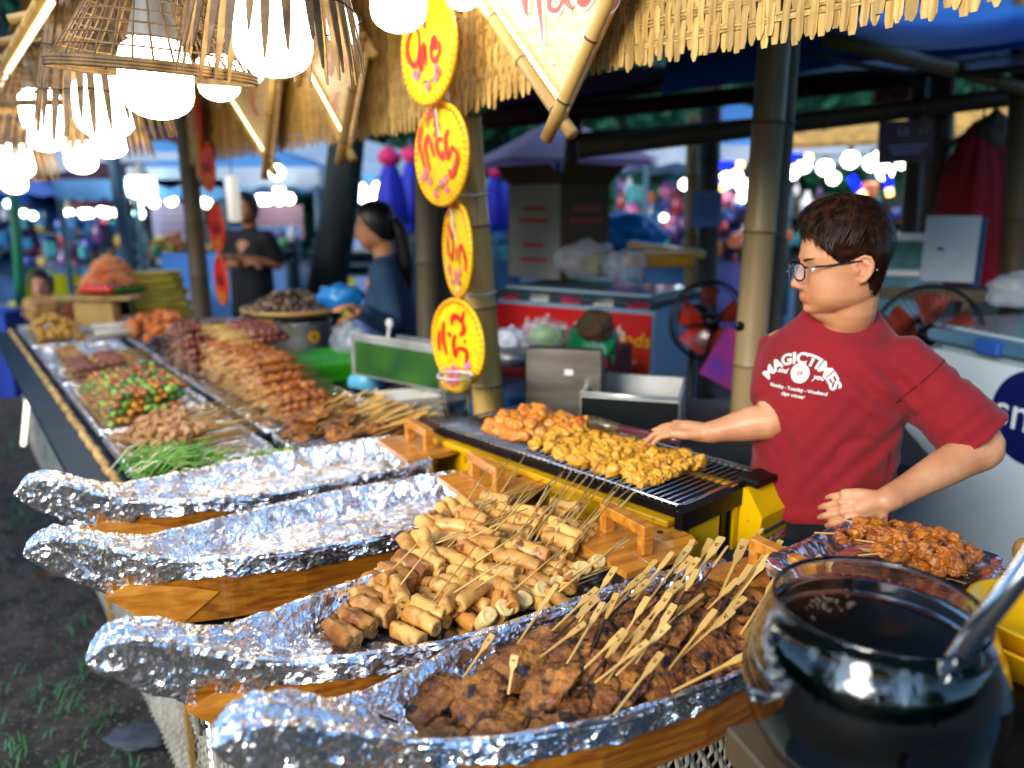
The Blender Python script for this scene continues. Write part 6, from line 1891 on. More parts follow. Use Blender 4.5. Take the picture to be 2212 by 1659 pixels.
# leaning posts at left
for (a, b, wy, r, lb, m) in [((243, 330), (285, 600), 7.0, .055, 'blue grey leaning pole behind the leaf parcels', m_post), ((28, 395), (42, 600), 8, .05, 'green pole at the far left', mat('green_paint', '#0c6a4c', .5))]:
    p0, p1 = P3(*a, wy), P3(*b, wy); d = p0 - p1; mb = MB(); mb.tube([p1 - d * (p1.z / d.z), p0 + d * .6], r, 10); tag(obj('leaning_pole', mb, m), lb, 'pole')
# chairs
def plastic_chair(label, p, yaw, m, s=1.0):
    t = thing('plastic_chair', label, 'chair', (p.x, p.y, 0.05), (0, 0, yaw), 'plastic chairs round the far tables'); t.scale = (s,) * 3
    mb = MB(); mb.box((0, 0, .42), (.42, .40, .03), bev=.012); obj('seat', mb, m, t)
    mb = MB()
    def fn(u, v): return (-.20 - .05 * v, (u - .5) * .42 * (1 - .25 * v * v), .42 + .42 * v * (1 - .12 * (2 * u - 1) ** 4))
    mb.grid(fn, 9, 7); mb.add([(a - .012, b_, c) for a, b_, c in [fn(i / 8, j / 6) for i in range(9) for j in range(7)]], [tuple(reversed((i * 7 + j, (i + 1) * 7 + j, (i + 1) * 7 + j + 1, i * 7 + j + 1))) for i in range(8) for j in range(6)])
    obj('backrest', mb, m, t)
    for sx in (-1, 1):
        for sy in (-1, 1): mb = MB(); mb.tube([(sx * .17, sy * .17, .41), (sx * .2, sy * .2, 0)], [.02, .016], 6); obj('leg', mb, m, t)
m_yc = mat('yellow_green_plastic', '#b8b800', .4); m_bc = mat('pale_blue_chair', '#78b4dc', .4)
for (x, y, wy, yaw, m, lb) in [(20, 640, 6.4, .4, m_yc, 'yellow chair at the left edge'), (65, 615, 7.2, 2.6, m_yc, 'yellow chair behind the child'), (130, 575, 6.6, 1.2, m_bc, 'tall pale blue chair among the yellow ones'), (150, 625, 6.9, 2.0, m_yc, 'yellow chair under the pale blue one'),
                               (595, 600, 6.6, 1.4, m_yc, 'yellow chair left of the tree trunk'), (740, 610, 7.0, 2.2, m_yc, 'yellow chair right of the tree trunk'), (385, 640, 6.8, 1.0, m_yc, 'yellow chair behind the leaf parcels'), (885, 560, 6.8, .5, m_yc, 'yellow chair between the woman and the dark posts'), (705, 640, 6.5, 3.6, m_yc, 'second yellow chair right of the trunk'), (5, 700, 5.6, .9, m_yc, 'yellow chair nearest the counter end')]:
    plastic_chair(lb, P(x, min(y, 640) - 28, .84), yaw, m)
mb = MB(); mb.box((0, 0, 0), (.5, .03, .28)); o = obj('hanging_cloth', mb, mat('bright_blue_cloth', '#3a7ac8', .7, bump=.01, bscale=6), loc=P3(420, 585, 6.2)); tag(o, 'bright blue cloth behind the leaf parcels', 'cloth')
o = board('blue_bin', 'blue bin at the far left below the counter edge', 'bin', P3(5, 760, 5.4), .3, .6, mat('blue_bin', '#0a3a9c', .5), th=.3)
# tall thin light by the counter's left side
mb = MB(); mb.tube([P(62, 830, .55), P(50, 960, .1)], .012, 8); tag(obj('light_tube', mb, emit('vertical_tube', '#fff8e8', 1.2)), 'slanted white light tube beside the woven counter at left', 'light strip')

# ---- pink umbrella and cardboard box
pu = P3(1205, 352, 6.6)
t = thing('market_umbrella', 'pale pink square umbrella open behind the cardboard box', 'umbrella', (pu.x, pu.y, 0), (0, 0, .3))
mb = MB(); mb.smooth = False
w = .62; z = pu.z; vs = [(-w, -w, z), (w, -w, z), (w, w, z), (-w, w, z), (0, 0, z + .36)]
mb.add(vs, [(0, 1, 4), (1, 2, 4), (2, 3, 4), (3, 0, 4)]); obj('canopy', mb, mat('pale_pink_canvas', '#ffd8e0', .7, tl=.6), t)
mb = MB(); mb.smooth = False; mb.add([(a * .98, b_ * .98, c - .03) for a, b_, c in vs], [(1, 0, 4), (2, 1, 4), (3, 2, 4), (0, 3, 4)]); obj('lining', mb, mat('umbrella_lining', '#a08aa8', .8, tl=.5), t)
mb = MB(); mb.tube([(0, 0, .04), (0, 0, z + .34)], .025, 8); obj('pole', mb, m_post, t)
cb0, cb1 = P3(1205, 596, 4.35), P3(1205, 400, 4.35)
bx = thing('cardboard_box', 'tall cardboard box with open flaps standing on the red freezer', 'box', (cb0.x, cb0.y, cb0.z), (0, 0, .75)); hh = cb1.z - cb0.z
m_card = mat('brown_cardboard', '#4e3a20', .85, col2='#44311a', scale=3); m_cardg = mat('grey_cardboard', '#6e706c', .8)
mb = MB(); mb.smooth = False
w, d = .19, .20
mb.box((0, -d, hh / 2), (2 * w, .008, hh)); mb.box((0, d, hh / 2), (2 * w, .008, hh)); mb.box((w, 0, hh / 2), (.008, 2 * d - .01, hh)); mb.box((0, 0, .004), (2 * w - .01, 2 * d - .01, .006)); obj('wall', mb, m_card, bx)
mb = MB(); mb.box((-w, 0, hh / 2), (.008, 2 * d - .01, hh)); obj('wall', mb, m_cardg, bx)
for (c, dd, rt) in [((0, -d - .05, hh + .05), (2 * w, .006, .15), (.9, 0, 0)), ((0, d + .05, hh + .05), (2 * w, .006, .15), (-.8, 0, 0)), ((w + .04, 0, hh + .05), (.006, 2 * d, .13), (0, .7, 0)), ((-w - .04, 0, hh + .05), (.006, 2 * d, .13), (0, -.8, 0))]:
    mb = MB(); mb.box((0, 0, 0), dd, TM(c, rt)); obj('flap', mb, m_card, bx)
m_cred = mat('box_print_red', '#8a2a1c', .7)
for zz, l in ((.75, .22), (.62, .28), (.36, .2), (.2, .26)):
    mb = MB(); mb.box((0, -d - .0055, hh * zz), (l, .002, .035)); obj("print_line", mb, m_cred, bx); mb = MB(); mb.box((-w - .0055, 0, hh * zz), (.002, l * .8, .02)); obj("print_line", mb, m_cred, bx)

# ---- red front chest freezer
def freezer(label, pL, pR, ztop, depth, mfront, mside, mlid, inward):
    d = Vector((pR.x - pL.x, pR.y - pL.y, 0)); L = d.length; yaw = math.atan2(d.y, d.x)
    t = thing('chest_freezer', label, 'freezer', (pL.x, pL.y, 0), (0, 0, yaw), 'chest freezers')
    mb = MB(); mb.box((L / 2, depth / 2 + .01, ztop / 2), (L - .004, depth - .02, ztop - .1), bev=.01); obj('body', mb, mside, t)
    mb = MB(); mb.box((L / 2, 0, ztop / 2), (L * .985, .008, ztop - .16)); obj('front_panel', mb, mfront, t)
    mb = MB(); mb.box((L / 2, depth / 2, ztop - .03), (L + .02, depth + .03, .05), bev=.012); obj('rim', mb, mlid, t)
    mb = MB(); mb.box((L / 2, depth / 2, ztop), (L - .08, depth - .1, .014)); obj('glass_lid', mb, mat('lid_glass_' + label[:5], '#9ab4c4', .12, coat=1), t)
    return t, L, yaw
fzL, fzR = P3(1068, 620, 4.05), P3(1412, 640, 3.55)
fz, FL, fyaw = freezer('chest freezer with a red printed front full of lettering, under the cardboard box', fzL, fzR, fzL.z, .62, mat('red_print_front', '#b80c10', .4, col2='#d8581a', scale=1.6, lo=.5, hi=.72), mat('pale_blue_side', '#7fa4c0', .5), mat('dark_rim', '#14242e', .5, col2='#2a4658', scale=3), 1)
m_yt = mat('yellow_lettering', '#e0b010', .5)
flat_text('H\u1ed3ng Thanh', .115, (FL * .52, -.008, fzL.z - .22), 0, m_white_plastic, parent=fz, shear=.3); flat_text('foods', .10, (FL * .87, -.008, fzL.z - .235), 0, m_yt, parent=fz, shear=.2)
mb = MB(); mb.box((FL * .72, -.006, fzL.z - .31), (FL * .4, .003, .018)); obj('print_line', mb, mat('pale_print', '#e08a70', .5), fz)
for k in range(5):
    mb = MB(); mb.box((FL * (.12 + .2 * k), -.012, fzL.z - .035), (FL * .12, .006, .035)); obj('price_strip', mb, m_white_plastic if k % 2 else mat('pink_strip', '#c01850', .5), fz)
for (u, zz, r, m) in [(.80, .42, .075, m_yt), (.90, .46, .06, m_white_plastic), (.93, .60, .06, m_yt), (.82, .62, .07, m_white_plastic), (.70, .55, .05, m_yt)]:
    mb = MB(); mb.smooth = False; c = [(FL * u + r * (1 if i % 3 else .8) * math.cos(2 * PI * i / 9), -.0065 - .001 * (m is m_yt), fzL.z - zz + r * .8 * math.sin(2 * PI * i / 9)) for i in range(9)]; mb.add(c, [tuple(range(9))]); obj('food_picture', mb, m, fz)
# things on and before it
m_yb = mat('olive_vegetables', '#8a8420', .6, col2='#5a5a14', scale=12)
crumpled_bag('plastic_bag', 'clear bag of yellow vegetables on the red freezer', 'bag', P3(1265, 560, 3.9), .13, (1.1, .8, .9), m_thinbag, 11); crumpled_bag('vegetable_bag', 'olive yellow vegetables inside the clear bag on the freezer', 'vegetables', P3(1290, 568, 3.88), .075, (1, .8, .8), m_yb, 12, knot=False)
crumpled_bag('plastic_bag', 'pale bag with pink contents on the red freezer', 'bag', P3(1350, 572, 3.75), .10, (1, .8, .9), m_thinbag, 13)
o = board('wooden_plank', 'pale bamboo board lying on bags on the freezer', 'board', P3(1440, 538, 4.4), .42, .035, m_bamboo, yaw=-.3, th=.2); o.rotation_euler = (0, .12, -.3)
crumpled_bag('blue_tarpaulin', 'bright blue tarpaulin bundle behind the freezer', 'tarpaulin', P3(1345, 505, 5.2), .24, (1.1, .8, .6), m_bluebag, 14, knot=False)
mb = MB(); mb.box((0, 0, 0), (.34, .2, .07), bev=.01); tag(obj('food_box', mb, mat('amber_box', '#b88010', .5), loc=P3(1420, 560, 4.0)), 'amber lidded box under the bamboo board on the freezer', 'box')
crumpled_bag('plastic_bag', 'white bag slumped in front of the red freezer at left', 'bag', P3(1105, 735, 3.3), .075, (.9, .8, 1), mat('white_bag', '#a8b0bc', .4), 15)
crumpled_bag('plastic_bag', 'clear bag of green herbs in front of the red freezer', 'bag', P3(1178, 722, 3.3), .095, (1.1, .8, .9), m_thinbag, 16); crumpled_bag('herb_bunch', 'bunch of green herbs inside the clear bag before the freezer', 'herbs', P3(1182, 728, 3.3), .07, (1.1, .7, .7), m_chive, 17, knot=False)
crumpled_bag('plastic_bag', 'green and white bag with brown paper inside, in front of the freezer', 'bag', P3(1280, 742, 3.1), .10, (1, .85, 1.25), mat('green_bag', '#0a7a44', .4, col2='#8fb8a8', scale=4, lo=.5, hi=.6), 18); crumpled_bag('paper_parcel', 'brown paper parcel in the green bag before the freezer', 'parcel', P3(1285, 705, 3.03), .07, (1, .7, 1), m_card, 19, knot=False)
o = board('red_crate', 'dark red crate carrying the bags before the freezer', 'crate', P3(1190, 790, 3.3), .62, .18, mat('dark_red_plastic', '#6a0a0c', .5), yaw=-.4, th=.4)
mb = MB(); mb.box((0, 0, 0), (.62, .40, CT - .3), bev=.004); tb2 = obj('side_table', mb, m_bamboo_dark, loc=(P3(1230, 800, 3.2).x, 3.3, (CT - .3) / 2 + .02), rot=(0, 0, -.4)); tag(tb2, 'low dark table behind the steel warmer', 'table')

# ---- steel warmer box and sink behind the grill
SW = D(1225, 845, 2.75)
sw = thing('steel_hood', 'upright stainless steel hood with a small white label behind the grill', 'hood', D(1215, 905, 2.72), (0, 0, -.22))
w, h = .262, .25
mb = MB(); mb.smooth = False
pf = [(0, 0), (0, h), (.05, h + .0), (.17, h - .1), (.17, 0)]
mb.add([(-w / 2, y, z) for y, z in pf] + [(w / 2, y, z) for y, z in pf], [(4, 3, 2, 1, 0), (5, 6, 7, 8, 9)] + [(i, (i + 1) % 5, (i + 1) % 5 + 5, i + 5) for i in range(5)])
obj('body', mb, mat('brushed_steel', '#8a8578', .32, 1, col2='#a8a294', scale=3, stretch=(1, 1, 12), bump=.0002, bscale=60), sw)
mb = MB(); mb.box((w / 2 + .002, .085, .08), (.003, .16, .15)); obj('side_plate', mb, mat('dark_steel', '#22282a', .4, .6), sw)
mb = MB(); mb.box((.02, -.003, .17), (.03, .003, .02)); obj('label', mb, m_white_plastic, sw)
for i, (a, b_) in enumerate([(-w / 2 + .01, .02), (-w / 2 + .01, .23), (w / 2 - .01, .02), (w / 2 - .01, .23)]):
    mb = MB(); mb.ico((a, -.002, b_), .004, 1); obj('rivet', mb, m_steel, sw)
sk = thing('steel_sink', 'stainless steel basin with dark side panel right of the steel hood', 'basin', D(1372, 880, 2.72), (0, 0, -.28))
w, d, h = .32, .34, .16
mb = MB(); mb.smooth = False
mb.box((0, -d / 2, 0), (w, .01, h)); mb.box((0, d / 2, 0), (w, .01, h)); mb.box((-w / 2, 0, 0), (.01, d, h)); mb.box((w / 2, 0, 0), (.01, d, h)); mb.box((0, 0, -h / 2 + .01), (w - .02, d - .02, .008)); obj('basin', mb, m_steel, sk)
mb = MB(); mb.tube([(-w / 2, -d / 2, h / 2), (w / 2, -d / 2, h / 2), (w / 2, d / 2, h / 2), (-w / 2, d / 2, h / 2), (-w / 2, -d / 2, h / 2)], .008, 8); obj('rim', mb, m_steel, sk)
mb = MB(); mb.box((0, -d / 2 - .008, -.01), (w, .004, h)); obj('side_plate', mb, mat('dark_plate', '#161a1c', .35, .5), sk)
mb = MB(); mb.box((0, 0, -.22), (w - .02, d - .02, .26)); obj('cabinet', mb, m_black, sk)
mb = MB(); mb.box((0, 0, -.35), (.5, .4, .3), bev=.01); tag(obj('blue_cooler', mb, mat('cooler_blue', '#14406c', .5, col2='#1a5a90', scale=3), loc=D(1110, 815, 3.0) + Vector((0, .1, .15))), 'blue cooler box between the yellow post and the steel hood', 'cooler')
mb = MB(); mb.lathe([(.001, 0), (.075, 0), (.085, .05), (.08, .05), (.001, .03)], 24); tag(obj('steel_bowl', mb, m_steel, loc=D(1112, 785, 3.0)), 'steel bowl on the blue cooler', 'bowl')
mb = MB(); mb.box((0, 0, 0), (2.2, .7, .04)); mb.box((0, .2, -.36), (2.1, .2, .7)); tag(obj('work_table', mb, mat('dark_table', '#10161a', .6), loc=(D(1240, 930, 2.8).x + .1, D(1240, 930, 2.8).y + .15, D(1240, 915, 2.78).z - .03), rot=(0, 0, -.25)), 'dark work table carrying the steel hood and basin', 'table')

# ---- fans
def fan(label, x, y, dep, r, yaw, col):
    t = thing('pedestal_fan', label, 'fan', D(x, y, dep), (0, 0, yaw), 'pedestal fans beside the seller')    # local -Y faces the camera
    m = mat('fan_blade_' + col[1:], col, .25, col2='#3a0c06', scale=8, coat=.6)
    for k in range(5):
        mb = MB(); a0 = 2 * PI * k / 5 + .3
        def fn(u, v): 
            rr = r * (.18 + .68 * u); a = a0 + (v - .5) * (1.0 - .15 * u) ; return (rr * math.cos(a), (.5 - v) * .05 - .01, rr * math.sin(a))
        mb.grid(fn, 8, 8); obj('blade', mb, m, t)
    mb = MB(); mb.lathe([(.001, .06), (r * .2, .05), (r * .23, .0), (.001, 0)], 20, TM((0, 0, 0), (PI / 2, 0, 0))); obj('hub', mb, m_black, t)
    mb = MB(); mb.tube([(0, .04, 0), (0, .16, 0)], .06, 14); obj('motor', mb, m_black, t)
    for yy, rr in ((-.07, r), (-.02, r * 1.03), (.06, r)):
        mb = MB(); mb.tube([(rr * math.cos(a * PI / 20), yy * .5, rr * math.sin(a * PI / 20)) for a in range(41)], .006 if yy == -.02 else .003, 6, caps=False); obj('cage_ring', mb, m_black, t)
    mb = MB()
    for k in range(48):
        a = 2 * PI * k / 48; mb.tube([(r * .2 * math.cos(a), -.075, r * .2 * math.sin(a)), (r * .7 * math.cos(a), -.07, r * .7 * math.sin(a)), (r * math.cos(a), -.03, r * math.sin(a))], .0013, 4)
    obj('cage_wire', mb, m_black, t)['kind'] = 'stuff'
    mb = MB(); z0 = t.location.z; mb.tube([(0, .12, -.05), (0, .12, .05 - z0)], .016, 8); mb.lathe([(.001, .06 - z0), (.2, .05 - z0), (.2, .03 - z0)], 20, Matrix.Translation((0, .12, 0))); obj('stand', mb, m_black, t)
fan('orange bladed fan left of the tall bamboo post', 1528, 692, 3.3, .165, .25, '#b83010')
fan('orange bladed fan behind the seller\'s shoulder', 2003, 722, 3.0, .185, -.35, '#a83818')
# small red and blue flags/cloth by fan
mb = MB(); mb.box((0, 0, 0), (.16, .02, .22)); o = obj('cloth_scrap', mb, mat('blue_red_cloth', '#0a1a80', .7, col2='#a01010', scale=3), loc=D(1578, 775, 3.1), rot=(0, .5, 0)); tag(o, 'blue and red cloth scrap hanging by the orange fan', 'cloth')

# ---- white freezer with round logo at right, boxes above it
wf0, wf1 = P3(1940, 690, 3.1), P3(2330, 690, 2.35)
wf, WL, wyaw = freezer('white chest freezer with a round navy logo at the right edge', wf0, wf1, wf0.z, .75, mat('bluish_white_panel', '#bccdd6', .5, col2='#a8bcc8', scale=2), mat('bluish_white_side', '#8aa0ac', .5), mat('freezer_rim', '#5f86a4', .4, col2='#16405c', scale=2), 1)
cx = WL * .80; zc = wf0.z - .30
lc = P3(2228, 905, 2.5)
loc = Matrix.Rotation(-wyaw, 3, 'Z') @ (lc - Vector((wf0.x, wf0.y, 0)))
# slide along the view ray until it meets the front panel
dR_ = Matrix.Rotation(-wyaw, 3, 'Z') @ ray(2228, 905); o_c = Matrix.Rotation(-wyaw, 3, 'Z') @ (Vector((0, 0, CAM_H)) - Vector((wf0.x, wf0.y, 0)))
tq = (-.004 - o_c.y) / dR_.y; pc = o_c + dR_ * tq; cx, zc = pc.x, pc.z
mb = MB(); mb.smooth = False; rl = .16
mb.add([(cx + rl * math.cos(2 * PI * i / 40), -.0065, zc + rl * math.sin(2 * PI * i / 40)) for i in range(40)], [tuple(range(40))]); lg = obj('round_logo', mb, mat('navy_logo', '#06104c', .4), wf)
flat_text('sm', .17, (cx - .045, -.009, zc - .05), 0, mat('logo_white', '#c8d0dc', .5), parent=lg)
mb = MB(); mb.box((WL * .62, -.02, wf0.z - .03), (.10, .03, .05), bev=.006); mb.box((WL * .98, -.02, wf0.z - .03), (.10, .03, .05), bev=.006); obj('lid_handle', mb, m_tdark, wf)
o = board('panel', 'grey white foam panel with a dark spot leaning above the second fan', 'panel', P3(2052, 538, 3.6), .22, .30, mat('grey_foam', '#a4b0b8', .6, col2='#8e9ca6', scale=3), yaw=-.4); mb = MB(); mb.ico((-.04, -.012, .0), .012, 2, (1.4, .2, .6)); obj('dark_spot', mb, m_black, o)
o = board('panel', 'narrow dark edged panel beside the foam panel', 'panel', P3(2112, 545, 3.7), .05, .32, m_navy, yaw=-.4)
tb3 = thing('plastic_box', 'translucent blue plastic box with white lid behind the seller', 'box', P3(1945, 560, 3.9), (0, 0, -.3))
mb = MB(); mb.box((0, 0, 0), (.30, .24, .2), bev=.01); obj('box', mb, mat('translucent_blue', '#6a8ca8', .25, col2='#3a6a5a', scale=6, coat=.5), tb3)
mb = MB(); mb.box((0, 0, .11), (.33, .27, .03), bev=.008); obj('lid', mb, m_white_plastic, tb3)
tb4 = dup(tb3, label='lower translucent plastic box under the first, behind the seller\'s neck'); tb4.location = P3(1950, 635, 3.8)
crumpled_bag('plastic_bag', 'clear crumpled bag on the white freezer at the right edge', 'bag', P3(2195, 625, 2.9), .10, (1, .8, .8), m_thinbag, 23)
o = board('wire_shelf', 'dark shelf behind the white freezer', 'shelf', P3(2080, 632, 3.7), .9, .05, m_bamboo_dark, yaw=-.4, th=.3)
mb = MB(); mb.box((0, 0, -.01), (.03, .28, 1.3)); mb.v = [(a, b_, c - .64) for a, b_, c in mb.v]; obj('leg', mb, m_bamboo_dark, o)
# red coat
rc = thing('hanging_coat', 'long dark red coat hanging from the thick dark post behind the seller', 'coat', P3(2100, 440, 4.2), (0, 0, -.2))
mb = MB()
def cfn(u, v):
    a = 2 * PI * u; z = .42 - .92 * v; r_ = .03 + .14 * min(1, v * 3) ** .7 + .05 * v + .035 * math.sin(a * 7 + v * 4) * v + .01 * math.sin(a * 13)
    return (r_ * math.cos(a) + .05 * v, r_ * .55 * math.sin(a), z)
mb.grid(cfn, 60, 24, closeu=True); obj('cloth', mb, mat('crimson_cloth', '#7a0616', .8, col2='#9c0a20', scale=4), rc)
mb = MB(); mb.tube([(-.17, 0, .28), (0, 0, .42), (.17, 0, .28)], .012, 6); mb.tube([(0, 0, .42), (0, 0, .62)], .006, 6); obj('hanger', mb, m_black, rc)
mb = MB(); mb.ico((.05, -.02, .36), .085, 3, (1, .6, 1.3), .3, 2, 4); obj('dark_scarf', mb, m_bamboo_dark, rc)
crumpled_bag('lime_vest', 'lime green vest at the right beyond the red coat', 'vest', P3(2180, 475, 5.2), .17, (.55, .5, 1.4), mat('lime_cloth', '#a8c000', .7), 25, knot=False)
# maroon stall sign, blue notice
o = board('stall_sign', 'maroon sign board with small white writing and a yellow number, hung under the beams', 'sign', P3(1957, 306, 4.0), .27, .20, mat('maroon_board', '#3c0a18', .5)); o.rotation_euler = (0, -.06, 0)
flat_text('L\u00f4', .055, (-.02, -.012, .03), 0, mat('sign_pale', '#9a94c0', .5), parent=o); flat_text('17', .06, (.08, -.012, .03), 0, mat('sign_olive', '#8a8020', .5), parent=o)
for k in range(3): mb = MB(); mb.box((0, -.0115, -.02 - k * .018), (.2 - .03 * k, .003, .006)); obj('print_line', mb, MATS['sign_pale'], o)
for sx in (-.1, .1): mb = MB(); mb.tube([(sx, 0, .1), (sx, 0, .26)], .003, 4); obj('cord', mb, m_cord, o)
o = board('notice', 'small blue paper notice pinned to the dark post', 'notice', P3(1527, 452, 5.0), .19, .22, mat('blue_paper', '#6a86c0', .6), th=.004)
for k in range(4): mb = MB(); mb.box((0, -.004, .06 - k * .035), (.12, .002, .008)); obj('print_line', mb, m_tdark, o)
# ---- roofs and beams over the right hand side
def slab(name, label, cat, corners, m, th=.03, group=None):
    mb = MB(); mb.smooth = False
    c = [Vector(q) for q in corners]
    nx_ = 14; vs = []
    for i in range(nx_ + 1):
        for j in range(nx_ + 1):
            u, v = i / nx_, j / nx_
            p = c[0] * (1 - u) * (1 - v) + c[1] * u * (1 - v) + c[2] * u * v + c[3] * (1 - u) * v
            vs.append(p + Vector((0, 0, .05 * noise.noise(p * 1.7))))
    b_ = len(vs); vs += [p + Vector((0, 0, th)) for p in vs]
    f = [(i * (nx_ + 1) + j, (i + 1) * (nx_ + 1) + j, (i + 1) * (nx_ + 1) + j + 1, i * (nx_ + 1) + j + 1) for i in range(nx_) for j in range(nx_)]
    mb.smooth = True
    mb.add(vs, f + [tuple(q + b_ for q in reversed(g)) for g in f]); return tag(obj(name, mb, m), label, cat, group)
m_tarp = mat('grey_tarpaulin', '#34342e', .5, col2='#8a8678', scale=2.2, lo=.45, hi=.7, stretch=(.5, 2, 1), bump=.02, bscale=4, tl=.35)
m_btarp = mat('blue_tarpaulin_sheet', '#1a4a9c', .45, col2='#2a74c4', scale=2, bump=.02, bscale=3, tl=.5)
slab('tarpaulin_roof', 'dark grey tarpaulin roof with maroon edge sloping over the kitchen', 'roof', [P3(1035, 238, 4.6), P3(1990, 150, 4.0), P3(2300, 60, 5.0), P3(1150, 185, 5.3)], m_tarp)
slab('tarpaulin_roof', 'dark tarpaulin roof over the right hand stalls, above the maroon sign', 'roof', [P3(1700, 190, 3.9), P3(2400, 130, 3.6), P3(2500, -10, 5.2), P3(1700, 70, 5.6)], m_tarp)
slab('blue_tarpaulin', 'blue tarpaulin stretched above the kitchen beams, seen under the valance', 'tarpaulin', [P3(1430, 215, 3.9), P3(2230, 90, 3.5), P3(2300, -80, 4.4), P3(1450, 60, 4.8)], m_btarp)
slab('pink_tarpaulin', 'magenta tarpaulin strip under the valance beside the big diamond board', 'tarpaulin', [P3(1060, 236, 4.4), P3(1440, 190, 4.2), P3(1430, 150, 4.5), P3(1080, 200, 4.7)], mat('magenta_tarpaulin', '#6a1458', .5, col2='#8c1a2c', scale=3))
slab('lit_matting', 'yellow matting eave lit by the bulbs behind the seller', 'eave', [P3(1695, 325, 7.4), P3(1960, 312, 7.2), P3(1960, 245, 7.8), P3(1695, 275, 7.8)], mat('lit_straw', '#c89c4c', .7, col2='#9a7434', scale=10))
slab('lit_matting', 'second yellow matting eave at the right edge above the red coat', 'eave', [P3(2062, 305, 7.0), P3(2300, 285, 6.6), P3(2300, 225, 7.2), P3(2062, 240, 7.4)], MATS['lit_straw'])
slab('red_canvas', 'small red orange canvas flap under the grey roof behind the seller', 'canvas', [P3(1880, 212, 4.9), P3(1968, 190, 4.7), P3(1968, 232, 4.7), P3(1910, 236, 4.9)], mat('red_orange_canvas', '#a8402a', .7))
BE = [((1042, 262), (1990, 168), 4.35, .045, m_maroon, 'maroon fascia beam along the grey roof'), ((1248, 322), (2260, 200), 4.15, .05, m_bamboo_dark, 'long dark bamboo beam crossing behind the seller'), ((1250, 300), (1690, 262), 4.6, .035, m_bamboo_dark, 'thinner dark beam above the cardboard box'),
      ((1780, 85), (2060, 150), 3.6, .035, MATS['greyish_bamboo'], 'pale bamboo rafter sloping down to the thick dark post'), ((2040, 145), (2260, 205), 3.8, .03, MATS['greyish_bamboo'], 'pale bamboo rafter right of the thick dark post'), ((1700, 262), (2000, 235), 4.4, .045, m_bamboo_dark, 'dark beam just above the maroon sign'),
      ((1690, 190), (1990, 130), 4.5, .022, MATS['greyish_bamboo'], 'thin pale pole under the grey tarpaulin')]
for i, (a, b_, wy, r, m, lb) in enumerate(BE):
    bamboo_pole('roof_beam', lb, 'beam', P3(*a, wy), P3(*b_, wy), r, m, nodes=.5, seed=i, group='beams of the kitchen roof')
mb = MB(); mb.tube([P3(1690, 95, 3.4), P3(1800, 130, 3.5), P3(1960, 160, 3.7), P3(2150, 120, 3.8)], .012, 6); tag(obj('drooping_cable', mb, m_cord), 'dark cable drooping under the blue tarpaulin', 'cable')
# flags of blue light
m_bl = emit('blue_led_glow', '#0a18ff', 2.2); m_yl = emit('yellow_led_glow', '#ffd070', 2.0)
for i, (x, y, rot) in enumerate([(1722, 340, 0), (1575, 356, 0), (1548, 385, 1.0), (1850, 400, .9), (1918, 392, 1.3)]):
    mb = MB(); mb.tube([(-.09, 0, 0), (.06, 0, 0)], .035, 8); t = obj('led_sign', mb, m_bl, loc=P3(x, y, 7.2), rot=(0, rot, 0)); tag(t, 'small glowing blue and yellow bar light in the far stalls', 'light', 'blue and yellow bar lights')
    mb = MB(); mb.tube([(.062, 0, 0), (.13, 0, 0)], .03, 8); obj('yellow_end', mb, m_yl, t)
# ------------------------------------------------------------------ people
def voxel(mb, vs, smooth=4, name='body', fac=.5):
    me = mb.mesh('tmp'); o = bpy.data.objects.new('tmp', me); COL.objects.link(o)
    m = o.modifiers.new('r', 'REMESH'); m.mode = 'VOXEL'; m.voxel_size = vs; m.use_smooth_shade = True
    if smooth:
        s = o.modifiers.new('s', 'SMOOTH'); s.iterations = smooth; s.factor = fac
    dg = bpy.context.evaluated_depsgraph_get()
    r = bpy.data.meshes.new_from_object(o.evaluated_get(dg))
    bpy.data.objects.remove(o); bpy.data.meshes.remove(me)
    r.name = name
    r.polygons.foreach_set('use_smooth', [True] * len(r.polygons))
    r.materials.clear()
    return r
def limb(mb, pts, rs, n=16, flat=1.0, up=None):
    pts = [Vector(p) for p in pts]
    # resample so that the radius changes smoothly and ends are round
    P_, R_ = [], []
    d0 = (pts[1] - pts[0]).normalized(); d1 = (pts[-1] - pts[-2]).normalized()
    for a in (-1, -.85, -.5): P_.append(pts[0] + d0 * rs[0] * a * flat); R_.append(rs[0] * math.sqrt(max(.01, 1 - a * a)))
    m_ = len(pts)
    for i in range(m_ - 1):
        p0, p1, p2, p3 = pts[max(i - 1, 0)], pts[i], pts[i + 1], pts[min(i + 2, m_ - 1)]
        for s_ in range(5):
            t = s_ / 5
            c = .5 * ((2 * p1) + (p2 - p0) * t + (2 * p0 - 5 * p1 + 4 * p2 - p3) * t * t + (3 * p1 - p0 - 3 * p2 + p3) * t ** 3)
            P_.append(c); R_.append(rs[i] + (rs[i + 1] - rs[i]) * (t * t * (3 - 2 * t)))
    P_.append(pts[-1]); R_.append(rs[-1])
    for a in (.5, .85, 1): P_.append(pts[-1] + d1 * rs[-1] * a * flat); R_.append(rs[-1] * math.sqrt(max(.01, 1 - a * a)))
    mb.tube(P_, R_, n, flat=flat, upv=up)
def g2(a, b, ra, rb): return math.exp(-(a / ra) ** 2 - (b / rb) ** 2)
HZ = [-.118, -.110, -.10, -.085, -.06, -.03, 0, .04, .08, .105, .122, .130]
HF = [.060, .078, .0835, .0835, .088, .088, .088, .091, .085, .068, .042, .002]
HB = [-.02, -.03, -.045, -.060, -.072, -.080, -.088, -.094, -.088, -.070, -.045, -.002]
HW = [.014, .034, .046, .059, .0685, .073, .0755, .077, .069, .054, .034, .002]
_zz = np.linspace(-.118, .130, 497)
